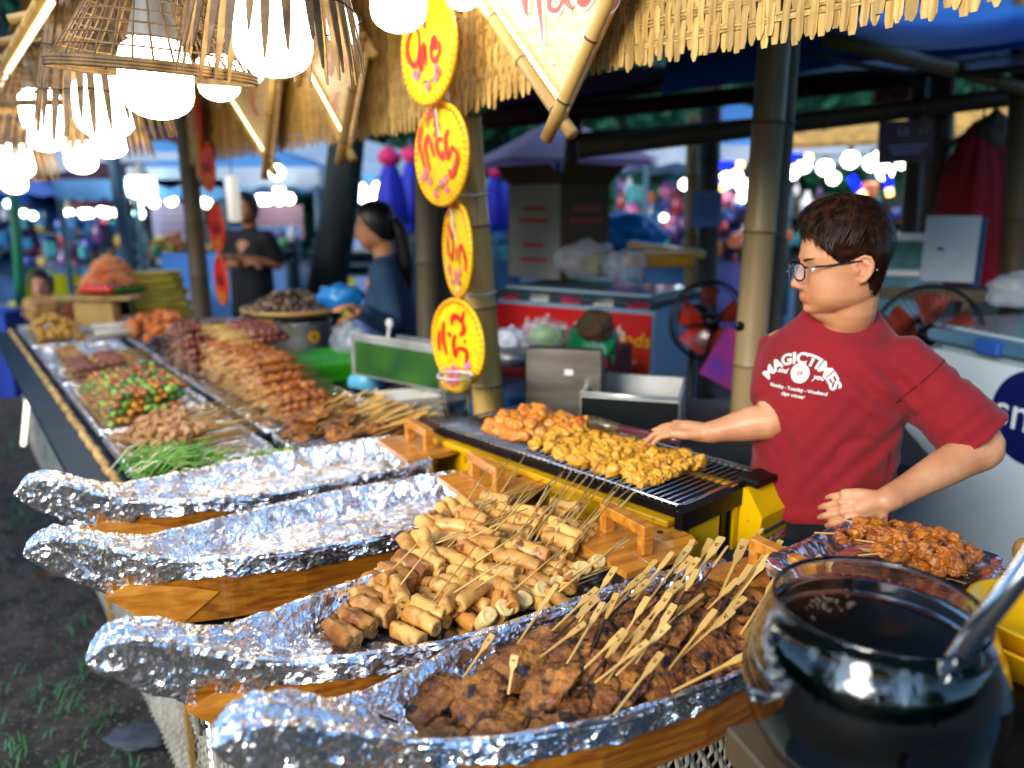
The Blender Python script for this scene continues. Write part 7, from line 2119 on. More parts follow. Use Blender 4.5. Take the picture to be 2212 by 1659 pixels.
def _sm(t):
    a = np.interp(_zz, HZ, t); k = np.exp(-(np.arange(-30, 31) / 14.0) ** 2); k /= k.sum()
    s = np.convolve(np.pad(a, 30, 'edge'), k, 'valid'); e = np.clip((.130 - _zz) / .03, 0, 1)
    return s * e + a * (1 - e)
_F, _B, _W = _sm(HF), _sm(HB), _sm(HW)
def head_point(th, z, chub=1.0):
    f, b, w = float(np.interp(z, _zz, _F)), float(np.interp(z, _zz, _B)), float(np.interp(z, _zz, _W))
    w *= 1 + .08 * chub * math.exp(-((z + .06) / .035) ** 2)
    c, s = math.cos(th), math.sin(th)
    ex = .86 if c > 0 else .95
    cc = math.copysign(abs(c) ** ex, c); ss = math.copysign(abs(s) ** .9, s)
    x = cc * (f if c > 0 else -b); y = ss * w
    if c > 0:
        ay = abs(y)
        k = c ** .5
        nose = interp(z, [-.046, -.039, -.031, -.024, -.016, .0, .014, .026, .034], [0, .010, .028, .031, .026, .0165, .009, .003, 0])
        nw = interp(z, [-.046, -.03, -.02, .0, .026], [.011, .0125, .0115, .0085, .008])
        x += nose * math.exp(-(y / nw) ** 2)
        x += .010 * g2(ay - .0145, z + .032, .006, .007)
        x += -.0085 * g2(ay - .033, z - .010, .017, .012) + .0048 * g2(ay - .033, z - .008, .012, .0065)
        x += -.0022 * g2(ay - .033, z - .0165, .013, .0022) 
        x += .0035 * g2(ay - .03, z - .034, .022, .008)
        x += .0048 * g2(y, z + .0545, .019, .0052) + .0052 * g2(y, z + .0665, .0165, .0056) - .0045 * g2(y, z + .0602, .022, .0022)
        x += .004 * g2(y, z + .060, .030, .018)
        x += .0035 * g2(y, z + .098, .018, .012) - .0025 * g2(y, z + .08, .02, .006)
        x += .005 * g2(ay - .045, z + .03, .022, .025)
    if z < -.055: z = -.055 + (z + .055) * .74
    return Vector((x, y, z))
def head_geo(mb, M, chub=1.0, nz=90, nt=96):
    def fn(u, v):
        t = v; z = -.118 + .248 * (.5 - .5 * math.cos(PI * (t * .96 + .02))) if False else -.118 + .248 * t
        return head_point(2 * PI * u, z, chub)
    vs = [];
    for i in range(nt):
        for j in range(nz): vs.append(head_point(2 * PI * i / nt, -.118 + .248 * j / (nz - 1), chub))
    b = len(vs); vs += [Vector((.02, 0, -.119)), Vector((0, 0, .1305))]
    fs = [(i * nz + j, ((i + 1) % nt) * nz + j, ((i + 1) % nt) * nz + j + 1, i * nz + j + 1) for i in range(nt) for j in range(nz - 1)]
    fs += [(((i + 1) % nt) * nz, i * nz, b) for i in range(nt)] + [(i * nz + nz - 1, ((i + 1) % nt) * nz + nz - 1, b + 1) for i in range(nt)]
    mb.add(vs, fs, M)
def ear_geo(mb, M, sg):
    # outline of the ear in its own plane (x forward, z up), leaning out from the head
    pl = [(.010, -.004), (.012, .010), (.008, .022), (-.004, .030), (-.016, .027), (-.022, .014), (-.021, .000), (-.015, -.013), (-.006, -.024), (.003, -.028), (.008, -.020), (.010, -.008)]
    def pt(x, z): return Vector((x - .012, sg * (.0735 + .004 + (.012 - x) * .42), z + .004))
    mb.tube([M @ pt(x, z) for x, z in pl[:10]], [.003, .0035, .004, .0042, .0042, .0042, .0042, .0044, .0052, .0052], 8)
    # inner fold and back plate
    mb.tube([M @ pt(x, z) for x, z in [(-.002, .018), (-.011, .014), (-.014, .003), (-.010, -.008), (-.002, -.013)]], [.0028, .0032, .0032, .003, .0028], 8)
    mb.tube([M @ pt(.008, z) for z in (.004, -.002, -.009)], [.003, .0042, .003], 8)
    c = [M @ (pt(x * .95, z * .95) - Vector((0, sg * .002, 0))) for x, z in pl]
    d = [M @ (pt(x * .8, z * .9) - Vector((0, sg * .009, 0))) for x, z in pl]
    n = len(c)
    mb.add(c + d, [tuple(range(n)) if sg > 0 else tuple(reversed(range(n)))] + [tuple(reversed(range(n, 2 * n))) if sg > 0 else tuple(range(n, 2 * n))] + [((i + 1) % n, i, i + n, (i + 1) % n + n) for i in range(n)])
def hand_geo(mb, wrist, tipdir, palmn, curl, side=1, sc=1.0, thumb=(.6, .7), spread=.10, curls=None):
    """wrist point, direction of the fingers, palm normal (out of the back of the hand); side +1: thumb on tipdir x palmn side"""
    f = Vector(tipdir).normalized(); nrm = Vector(palmn); nrm = (nrm - f * nrm.dot(f)).normalized()
    s = f.cross(nrm) * side
    w = Vector(wrist)
    L = sc
    limb(mb, [w - f * .02 * L, w + f * .025 * L, w + f * .055 * L + s * .008 * L], [.021 * L, .024 * L, .022 * L], 14)
    for q, (off, base, l, r) in enumerate([(.031, .084, .070, .0084), (.0105, .090, .078, .0085), (-.0105, .087, .073, .0082), (-.029, .078, .058, .0070)]):
        limb(mb, [w + f * .012 * L + s * off * .45 * L, w + f * base * .6 * L + s * off * .8 * L, w + f * base * L + s * off * L], [.0125 * L, .0128 * L, .0105 * L], 10)
        p = w + f * base * L + s * off * L
        c = curls[q] if curls else curl
        d = (f + s * off * spread * 30 * .1).normalized(); pts = [p - d * .01]; rs = [r * L * 1.1]
        for i, (seg, rr) in enumerate(((.45, 1.0), (.30, .93), (.25, .80))):
            a = c * (1.0 if i else .7)
            d = (d * math.cos(a) - nrm * math.sin(a)).normalized() if True else d
            n2 = nrm
            pts.append(pts[-1] + d * l * seg * L + (d * .01 if i == 0 else Vector())); rs.append(r * L * rr)
            nrm_ = (nrm * math.cos(a) + d * math.sin(a))
        limb(mb, pts, rs, 10)
    t0 = w + f * .012 * L + s * .020 * L - nrm * .004
    td = (f * thumb[0] + s * thumb[1] - nrm * .25).normalized()
    t1 = t0 + td * .040 * L; td2 = (td + f * .35 - nrm * .1).normalized(); t2 = t1 + td2 * .030 * L; t3 = t2 + td2 * .022 * L
    limb(mb, [t0, t1, t2, t3], [.0155 * L, .0125 * L, .0105 * L, .0085 * L], 10)
m_skin = mat('skin', '#cd9468', .5, col2='#b5774e', scale=16, lo=.3, hi=.72, sss=.15, bump=.0005, bscale=260, coat=.07)
# ---- the seller
HEADM = None
earw = D(1850, 588, 1.675)
hyaw = math.atan2(.03, -.995)
HO = earw + Vector((0, .078, 0))
HM = Matrix.LocRotScale(HO, Euler((R(0), R(5), hyaw)), Vector((.985,) * 3))
TF = Vector((-.64, -.768, 0)).normalized(); TLf = Vector((0, 0, 1)).cross(TF)    # facing, her left
TCx, TCy = .765, 1.80
def TP(x, y, z): return Vector((TCx, TCy, 0)) + TF * x + TLf * y + Vector((0, 0, z))
shL, elL, wrL = TP(-.015, .150, 1.245), D(2128, 962, 1.70), D(1912, 1082, 1.60)
shR, elR, wrR = TP(-.02, -.135, 1.235), D(1672, 905, 1.86), D(1530, 935, 1.90)
body = MB()
head_geo(body, HM)
ear_geo(body, HM, 1); ear_geo(body, HM, -1)
nb = TP(-.03, 0, 1.30)
limb(body, [HM @ Vector((-.022, 0, -.03)), HM @ Vector((-.02, 0, -.085)), nb.lerp(HM @ Vector((-.02, 0, -.085)), .4), nb], [.058, .060, .062, .075], 24)
limb(body, [HM @ Vector((.045, 0, -.085)), HM @ Vector((.0, 0, -.105))], [.030, .04], 16)
for z, w, d in ((1.22, .135, .075), (1.12, .13, .085), (1.0, .125, .085)):
    limb(body, [TP(-.01, -w + d, z), TP(0, 0, z), TP(-.01, w - d, z)], [d, d + .01, d], 16)
limb(body, [TP(-.02, 0, 1.25), TP(0, 0, .95)], [.085, .11], 16)
limb(body, [TP(-.01, .10, 1.25), shL, shL.lerp(elL, .5), elL, elL.lerp(wrL, .3), wrL.lerp(elL, .12), wrL], [.06, .056, .047, .041, .042, .028, .026], 18)
limb(body, [TP(-.01, -.10, 1.25), shR, shR.lerp(elR, .5), elR, elR.lerp(wrR, .3), wrR.lerp(elR, .1), wrR], [.06, .058, .048, .042, .043, .028, .026], 18)
# right hand over the brush handle, left hand on the hip
hand_geo(body, wrR, (D(1445, 925, 1.94) - wrR), (0.0, -.15, 1), .42, side=1, sc=1.05, thumb=(.75, .6))
hand_geo(body, wrL, (D(1800, 1098, 1.62) - wrL), (.2, -.8, .5), .85, side=-1, sc=.95, thumb=(.25, .9))
for sg in (-1, 1):
    limb(body, [TP(0, sg * .065, .90), TP(.0, sg * .09, .5), TP(-.01, sg * .10, .10)], [.078, .065, .045], 14)
    limb(body, [TP(-.03, sg * .10, .06), TP(.13, sg * .11, .045)], [.045, .035], 12)
bme = voxel(body, .0033, 3, 'body')
seller = obj('person', bme, m_skin)
tag(seller, 'seller in a dark red T-shirt and black glasses, one hand on hip, behind the grill', 'person')
# lip tint as pigment on the skin
att = bme.color_attributes.new('pigment', 'FLOAT_COLOR', 'POINT')
IM = HM.inverted()
co = np.empty(len(bme.vertices) * 3); bme.vertices.foreach_get('co', co); co = co.reshape(-1, 3)
A = np.array(IM); loc_ = co @ A[:3, :3].T + A[:3, 3]
pig = np.zeros(len(co))
lz, ly, lx = loc_[:, 2], loc_[:, 1], loc_[:, 0]
inlip = (lx > .06) * np.exp(-((lz + .0605) / .0105) ** 4 - (ly / .0235) ** 4)
pig = np.clip(inlip * .6 + .35 * (lx > .08) * np.exp(-((lz + .026) / .012) ** 2 - (ly / .018) ** 2) + .3 * (np.abs(ly) > .068) * np.exp(-((lz) / .03) ** 2 - ((lx + .012) / .02) ** 2) + .22 * (lx > .02) * np.exp(-((lz + .032) / .022) ** 2 - ((np.abs(ly) - .05) / .02) ** 2), 0, 1)
cc = np.ones((len(co), 4)); cc[:, 0] = cc[:, 1] = cc[:, 2] = pig
att.data.foreach_set('color', cc.ravel())
t_ = m_skin.node_tree; b_ = t_.nodes['Principled BSDF']
src = b_.inputs['Base Color'].links[0].from_socket
va = t_.nodes.new('ShaderNodeAttribute'); va.attribute_name = 'pigment'
mx = t_.nodes.new('ShaderNodeMix'); mx.data_type = 'RGBA'; mx.inputs[7].default_value = lin('#b0523e')
t_.links.new(va.outputs['Fac'], mx.inputs[0]); t_.links.new(src, mx.inputs[6]); t_.links.new(mx.outputs[2], b_.inputs['Base Color'])
def hobj(nm, mb, m, lm=True):            # a part given in head coordinates
    me = mb.mesh(nm); me.transform(HM); me.update(); return obj(nm, me, m, seller)
m_eye = mat('eye_white', '#d8d0c8', .2, coat=.8); m_iris = mat('dark_iris', '#120a06', .15, coat=1)
for sg in (-1, 1):
    mb = MB(); mb.ico((.0715, sg * .0305, .0085), .0098, 3); e = hobj('eye', mb, m_eye)
    mb = MB(); mb.ico((.0782, sg * .0305, .008), .0048, 2, (.8, 1, 1)); me_ = mb.mesh('iris'); me_.transform(HM); obj('iris', me_, m_iris, e)
    mb = MB(); mb.tube([head_point(sg * q, .030 + .004 * math.sin((q - .2) * 4)) + Vector((.0012, sg * .0005, 0)) for q in (.16, .26, .36, .46, .56, .64)], [.0018, .0032, .0036, .0032, .0024, .0010], 6, flat=.6); hobj('eyebrow', mb, mat('eyebrow_hair', '#2a1a12', .7))
# glasses
m_fr = mat('black_frame', '#08080c', .2, coat=.6)
mb = MB()
for sg in (-1, 1):
    pts = []
    for k in range(25):
        a = 2 * PI * k / 24; c, s = math.cos(a), math.sin(a)
        y = .0255 * math.copysign(abs(c) ** .75, c); z = .0195 * math.copysign(abs(s) ** .75, s)
        pts.append((.1135 - abs(sg * .0345 + y) * .16, sg * .0345 + y, .006 + z))
    mb.tube(pts, .0021, 6, caps=False)
    mb.tube([(.104, sg * .060, .018), (.098, sg * .0665, .018), (.06, sg * .0735, .0185), (.01, sg * .0785, .022), (-.012, sg * .0815, .024), (-.03, sg * .082, .014), (-.045, sg * .081, .002)], [.003, .0026, .0022, .0022, .0026, .003, .0026], 8)
mb.tube([(.1125, .011, .011), (.114, 0, .014), (.1125, -.011, .011)], .0017, 6)
gl = hobj('glasses', mb, m_fr)
for sg in (-1, 1):
    mb = MB(); vs = []
    for k in range(24):
        a = 2 * PI * k / 24; c, s = math.cos(a), math.sin(a)
        y = .0245 * math.copysign(abs(c) ** .75, c); z = .0185 * math.copysign(abs(s) ** .75, s)
        vs.append((.1135 - abs(sg * .0345 + y) * .16, sg * .0345 + y, .006 + z))
    mb.add(vs, [tuple(range(24))]); me_ = mb.mesh('lens'); me_.transform(HM)
    obj('lens', me_, mat('lens_glass', '#d8e0f0', .05, alpha=.22, coat=1), gl)
mb = MB(); mb.ico((-.0455, .0815, .0015), .0022, 2); me_ = mb.mesh('tip_dot'); me_.transform(HM); obj('tip_dot', me_, m_white_plastic, gl)
# hair
m_hair = mat('dark_brown_hair', '#1c0e07', .8, col2='#32190c', spec=.03, scale=30, bump=.001, bscale=300)
m_hair2 = mat('hair_strands', '#170c07', .4, spec=.3, col2='#462a18', scale=60, lo=.4, hi=.7)
def scalp(th, ph):
    """hair surface: th azimuth (0 front), ph elevation 0..pi/2 ; returns point and thickness there"""
    pass
def hairline(th):        # lowest z of the long top hair, by azimuth from the front
    a = abs((th + PI) % (2 * PI) - PI)
    return interp(a, [0, .5, .95, 1.25, 1.6, 2.2, 2.7, PI], [.082, .078, .056, .045, .050, .038, .030, .028])
def fadeline(th):        # lowest z of the short sides
    a = abs((th + PI) % (2 * PI) - PI)
    return interp(a, [0, .7, 1.0, 1.3, 1.55, 1.75, 2.0, 2.4, PI], [.085, .072, .045, .018, .026, .0, -.045, -.07, -.075])
def hair_off(th, z):     # thickness of the hair over the skull
    a = abs((th + PI) % (2 * PI) - PI)
    hl = hairline(th); q = (z - hl) / .05
    top = interp(a, [0, .6, 1.2, 2.0, PI], [.056, .047, .028, .024, .022]); kq = min(1, max(0, (z - .085) / .04)); top = top + (.040 - top) * kq
    lo_ = interp(z, [fadeline(th) - .002, fadeline(th) + .02, hl], [-.002, .0015, .006])
    if q < 0: return lo_
    return lo_ + (top - lo_) * (lambda e: e * e * (3 - 2 * e))(min(1, q * .9)) ** .8
def skull(th, z):
    p = head_point(th, min(z, .1295)); 
    return p
def hair_surf(th, t, th_off=0):
    # t 0 at the fade line .. 1 at crown; param through z then radial direction
    z0 = fadeline(th); z = z0 + (.1295 - z0) * (1 - (1 - t) ** 1.6)
    p = skull(th, z); c = Vector((-.005, 0, .03))
    n = (p - c).normalized(); n = Vector((n.x, n.y, n.z + .15)).normalized()
    o = hair_off(th, z)
    q = p + n * o
    q += n * (.0035 * noise.noise(Vector((th * 3, z * 40, 2))) * min(1, max(0, (z - hairline(th)) / .03)))
    return q, n, z
mb = MB()
nt_, nr_ = 110, 46
vs = [hair_surf(2 * PI * i / nt_, j / (nr_ - 1))[0] for i in range(nt_) for j in range(nr_)]
mb.add(vs, [(i * nr_ + j, ((i + 1) % nt_) * nr_ + j, ((i + 1) % nt_) * nr_ + j + 1, i * nr_ + j + 1) for i in range(nt_) for j in range(nr_ - 1)])
hair = hobj('hair', mb, m_hair)
mb = MB(); mb.smooth = True
hr = random.Random(3)
def ribbon(mb, pts, w, side):
    vs = []
    n = len(pts)
    for i, p in enumerate(pts):
        ww = w * (1 - (i / (n - 1)) ** 2 * .9)
        vs += [p - side * ww, p + side * ww]
    mb.add(vs, [(2 * i, 2 * i + 1, 2 * i + 3, 2 * i + 2) for i in range(n - 1)])
for k in range(5200):                      # long top hair swept from the crown forwards and to the sides
    th = hr.uniform(-PI, PI); t = 1 - hr.random() ** .7 * .62
    p, n, z = hair_surf(th, t)
    if z < hairline(th) - .004: continue
    d = Vector((.7, 0, -.2)) + Vector((math.cos(th), math.sin(th), -.5)) * .8
    if p.x < -.02: d = Vector((math.cos(th), math.sin(th), -1.2))
    if p.x > .02 and abs(p.y) < .06: d = Vector((1.0, .35, -.05))
    d = (d - n * d.dot(n)).normalized()
    L = hr.uniform(.018, .045)
    pts = []
    for i in range(5):
        q = p + d * L * i / 4
        # follow the curvature of the head
        c = Vector((-.005, 0, .03)); 
        q = q - n * (.9 * (L * i / 4) ** 2 / .11) + n * (.0015 + .002 * hr.random())
        pts.append(q)
    ribbon(mb, pts, .0007, d.cross(n).normalized())
for k in range(420):                       # fringe tips over the forehead and temple
    th = hr.uniform(-.85, 1.1); z = hairline(th) + hr.uniform(.0, .03)
    p = skull(th, z); n = Vector((math.cos(th), math.sin(th), .3)).normalized(); p = p + n * hair_off(th, z) * hr.uniform(.6, 1)
    d = Vector((math.cos(th) * .3 - .1, .5 if th > .2 else .2, -.9)).normalized(); L = hr.uniform(.012, .030)
    ribbon(mb, [p + d * L * i / 4 - n * (.012 * (i / 4) ** 2) for i in range(5)], .0008, d.cross(n).normalized())
mb2 = mb; mb = MB()
for k in range(13000):                      # clipped sides and nape
    th = hr.uniform(.75, PI) * hr.choice((-1, 1)); hz, fz = hairline(th), fadeline(th)
    z = fz - .006 + (hz + .012 - fz) * hr.random() ** .8
    p = skull(th, z); n = Vector((p.x + .005, p.y, 0)).normalized(); q = max(0, (z - fz) / max(.01, hz - fz))
    if hr.random() > .4 + q: continue
    p = p + n * (hair_off(th, z) * .8)
    L = .004 + .009 * q; d = (Vector((-.35, 0, -1)) + n * .5).normalized()
    ribbon(mb, [p + d * L * i / 2 for i in range(3)], .0008, d.cross(n).normalized())
hobj('side_hair', mb, m_hair)['kind'] = 'stuff'
hobj('hair_strand', mb2, m_hair2)['kind'] = 'stuff'
# T-shirt
m_shirt = mat('dark_red_cotton', '#74040e', .9, col2='#860813', scale=7, lo=.3, hi=.7, bump=.0005, bscale=420, sheen=.08)
sh = MB()
secs = [(.86, .166, .122, .0), (.95, .166, .124, 0), (1.03, .164, .124, .004), (1.12, .170, .128, .006), (1.2, .176, .126, .004), (1.25, .168, .114, -.004), (1.29, .150, .104, -.014), (1.325, .118, .091, -.02), (1.355, .090, .078, -.024), (1.388, .071, .068, -.024)]
vs = []; nn_ = 64
for z, w, d, dx in secs:
    for k in range(nn_):
        a = 2 * PI * k / nn_; c, s = math.cos(a), math.sin(a)
        zz = z
        if z > 1.30: zz = z - (.034 * max(0, c) if z > 1.34 else .015 * max(0, c)) - (.006 * abs(s))
        vs.append(TP(dx + d * math.copysign(abs(c) ** .85, c), w * math.copysign(abs(s) ** .85, s), zz))
m__ = len(secs)
sh.add(vs, [(i * nn_ + k, i * nn_ + (k + 1) % nn_, (i + 1) * nn_ + (k + 1) % nn_, (i + 1) * nn_ + k) for i in range(m__ - 1) for k in range(nn_)] + [tuple(reversed(range(nn_))), tuple(range((m__ - 1) * nn_, m__ * nn_))])
hemL = shL.lerp(elL, .93); hemR = shR.lerp(elR, .74)
dL = (elL - shL).normalized(); dR = (elR - shR).normalized()
sh.tube([TP(-.01, .04, 1.235), TP(-.01, .09, 1.24), shL - dL * .01, shL.lerp(elL, .35), shL.lerp(elL, .7), hemL], [.066, .070, .071, .074, .079, .083], 28)
sh.tube([TP(-.01, -.05, 1.23), TP(-.01, -.09, 1.236), shR - dR * .01, shR.lerp(elR, .35), hemR], [.066, .070, .066, .064, .064], 28)
sme = voxel(sh, .0055, 14, 'tshirt')
bm = bmesh.new(); bm.from_mesh(sme)
kill = []
for f in bm.faces:
    c = f.calc_center_median()
    if (c - hemL).dot(dL) > -.006 and f.normal.dot(dL) > .5 and (c - hemL).length < .13: kill.append(f)
    elif (c - hemR).dot(dR) > -.006 and f.normal.dot(dR) > .5 and (c - hemR).length < .095 and ((c - TP(0, 0, 0)).dot(TF) / .15) ** 2 + ((c - TP(0, 0, 0)).dot(TLf) / .195) ** 2 > 1: kill.append(f)
    elif f.normal.z > .62 and c.z > 1.325 and (Vector((c.x, c.y, 0)) - Vector((TP(-.024, 0, 0).x, TP(-.024, 0, 0).y, 0))).length < .066: kill.append(f)
bmesh.ops.delete(bm, geom=kill, context='FACES')
bm.normal_update()
for v in bm.verts:
    p = v.co; n = v.normal
    lx_, ly_ = (p - TP(0, 0, 0)).dot(TF), (p - TP(0, 0, 0)).dot(TLf)
    # folds: drag lines from armpits and vertical drape below the chest
    w = 0
    q = Vector((ly_ * 9 + p.z * 6, p.z * 2.2 - ly_ * 2, lx_ * 6))
    w += .006 * (noise.noise(q)) 
    low = min(1, max(0, (1.18 - p.z) / .15))
    w += .010 * low * noise.noise(Vector((ly_ * 17 + lx_ * 6, p.z * 2.0, 3)))
    dd_ = (p - shL).dot(dL)
    if dd_ > .0 and ly_ > .13:
        w += .0065 * noise.noise(Vector((dd_ * 42, (p - shL).dot(TF) * 10 + p.z * 8, 9))) * min(1, dd_ / .08)
    arm = math.exp(-((ly_ - .14) / .06) ** 2 - ((p.z - 1.2) / .07) ** 2)
    w += .009 * arm * math.sin((p.z * 1.0 + ly_ * .9) * 95)
    cr = abs(noise.noise(Vector((ly_ * 11 + p.z * 9, p.z * 5 - ly_ * 4, lx_ * 9 + 5))))
    w -= .005 * max(0, 1 - cr * 7) * (.35 + low + arm)
    r_ = (p - wrL).length
    w += .008 * math.exp(-(r_ / .16) ** 2) * math.sin((p.z * .7 - ly_) * 120)
    v.co = p + n * w
bm.to_mesh(sme); bm.free(); sme.update()
shirt = obj('tshirt', sme, m_shirt, seller)
so_ = shirt.modifiers.new('thickness', 'SOLIDIFY'); so_.thickness = .003; so_.offset = -1
# seams and collar rib
bvh = None
bmx = bmesh.new(); bmx.from_mesh(sme); bvh = BVHTree.FromBMesh(bmx)
bnd = [e for e in bmx.edges if e.is_boundary]
def loop_near(c, r):
    vs_ = set()
    for e in bnd:
        for v in e.verts:
            if (v.co - c).length < r: vs_.add(v)
    return [v.co.copy() for v in vs_]
nk = loop_near(TP(-.028, 0, 1.35), .13)
cen = sum(nk, Vector()) / max(1, len(nk))
ang_ = {}
for p in nk:
    a = math.atan2((p - cen).dot(TLf), (p - cen).dot(TF)); ang_.setdefault(int((a + PI) / (2 * PI) * 40) % 40, []).append(p)
ring = [sum(v, Vector()) / len(v) for k, v in sorted(ang_.items())]
bmx.free()
if len(ring) > 10:
    rr = []
    for i in range(len(ring)): rr.append((ring[i - 1] + ring[i] + ring[(i + 1) % len(ring)]) / 3)
    rr.append(rr[0]); rr.append(rr[1])
    mb = MB()
    for dz, r__ in ((0.002, .0055), (-.006, .0050)):
        mb.tube([p + Vector((0, 0, dz)) + (p - cen).normalized() * (0 if dz > 0 else .006) for p in rr], r__, 8, caps=False)
    obj('collar', mb, mat('dark_red_rib', '#5e0510', .85, sheen=.2), shirt)
mb = MB()
# sleeve seam ring over the left shoulder
sp = []
for k in range(40):
    a = 2 * PI * k / 40
    ax = (Vector((0, 0, 1)) - dL * dL.z).normalized(); bx = dL.cross(ax)
    o_ = shL + dL * .045 + (ax * math.cos(a) + bx * math.sin(a)) * .2
    h = bvh.ray_cast(o_, -(ax * math.cos(a) + bx * math.sin(a)))
    if h[0] is not None and (h[0] - (shL + dL * .045)).length < .12: sp.append(h[0])
if len(sp) > 5: mb.tube(sp, .0016, 5); obj('sleeve_seam', mb, mat('seam_thread', '#4a040c', .9), shirt)
# chest print
def text_mesh(txt, size, font_shear=0, bold=0):
    cu = bpy.data.curves.new('t', 'FONT'); cu.body = txt; cu.size = size; cu.align_x = 'CENTER'; cu.shear = font_shear; cu.offset = bold; cu.resolution_u = 3
    o = bpy.data.objects.new('t', cu); COL.objects.link(o)
    me = bpy.data.meshes.new_from_object(o.evaluated_get(bpy.context.evaluated_depsgraph_get()))
    bpy.data.objects.remove(o)
    bm = bmesh.new(); bm.from_mesh(me); bmesh.ops.triangulate(bm, faces=bm.faces[:])
    for _ in range(3):
        es = [e for e in bm.edges if e.calc_length() > .008]
        if not es: break
        bmesh.ops.subdivide_edges(bm, edges=es, cuts=1)
    bmesh.ops.triangulate(bm, faces=bm.faces[:])
    r = ([v.co.copy() for v in bm.verts], [[v.index for v in f.verts] for f in bm.faces]); bm.free(); bpy.data.meshes.remove(me)
    return r
m_print = mat('cracked_white_print', '#ddd6cc', .6, col2='#c8beb4', scale=60)
PRT = TP(0, -.012, 1.222)
def project(pts, off=.0016):
    out = []
    for (a, b) in pts:
        o_ = PRT + TF * .35 + TLf * (a * .84 - .022) + Vector((0, 0, b * .84 + .002))
        h = bvh.ray_cast(o_, -TF)
        out.append((h[0] + TF * off) if h[0] is not None else o_ - TF * .22)
    return out
def put(nm, vf, fn, m=m_print, off=.0016):
    v, f = vf; pts = [fn(p) for p in v]; q = MB(); q.smooth = True; q.add(project(pts, off), f); obj(nm, q, m, shirt)
Rr = .098
v_, f_ = text_mesh('MAGICTIMES', .040, 0, .0016)
put('print_title', (v_, f_), lambda p: (math.sin(p.x * 1.0 / Rr) * (Rr + p.y), math.cos(p.x * 1.0 / Rr) * (Rr + p.y) - Rr + .028))
put('print_word', text_mesh('and', .020, .35, .0006), lambda p: (p.x - .052, p.y - .006 + .002))
put('print_word', text_mesh('you', .020, .35, .0006), lambda p: (p.x + .052, p.y - .008))
put('print_line', text_mesh('Monday - Tuesday - Weekend', .0135, 0, .0005), lambda p: (p.x, p.y - .046))
put('print_line', text_mesh('days winner', .0140, .4, .0005), lambda p: (p.x - .012, p.y - .064))
def disc(r0, r1, n=36, rings=4):
    vs = [Vector(((r0 + (r1 - r0) * j / rings) * math.cos(2 * PI * i / n), (r0 + (r1 - r0) * j / rings) * math.sin(2 * PI * i / n), 0)) for i in range(n) for j in range(rings + 1)]
    return vs, [(i * (rings + 1) + j, i * (rings + 1) + j + 1, ((i + 1) % n) * (rings + 1) + j + 1, ((i + 1) % n) * (rings + 1) + j) for i in range(n) for j in range(rings)]
put('print_badge', disc(.0005, .0265), lambda p: (p.x, p.y + .002))
put('badge_ring', disc(.0155, .0165), lambda p: (p.x, p.y + .002), m_shirt, .0024)
put('badge_number', text_mesh('09', .017, 0, .0002), lambda p: (p.x, p.y - .004), m_shirt, .0024)
# trousers and shoes
tr = MB()
for sg in (-1, 1):
    limb(tr, [TP(0, sg * .065, .90), TP(0, sg * .09, .5), TP(-.01, sg * .10, .09)], [.088, .082, .07], 18)
limb(tr, [TP(0, -.05, .88), TP(0, .05, .88)], [.10, .10], 18)
obj('trousers', voxel(tr, .012, 3, 'trousers'), mat('dark_trousers', '#14161c', .8), seller)
tr = MB()
for sg in (-1, 1): limb(tr, [TP(-.04, sg * .10, .05), TP(.06, sg * .105, .045), TP(.15, sg * .115, .04)], [.055, .05, .042], 14)
obj('shoes', voxel(tr, .01, 2, 'shoes'), m_black, seller)

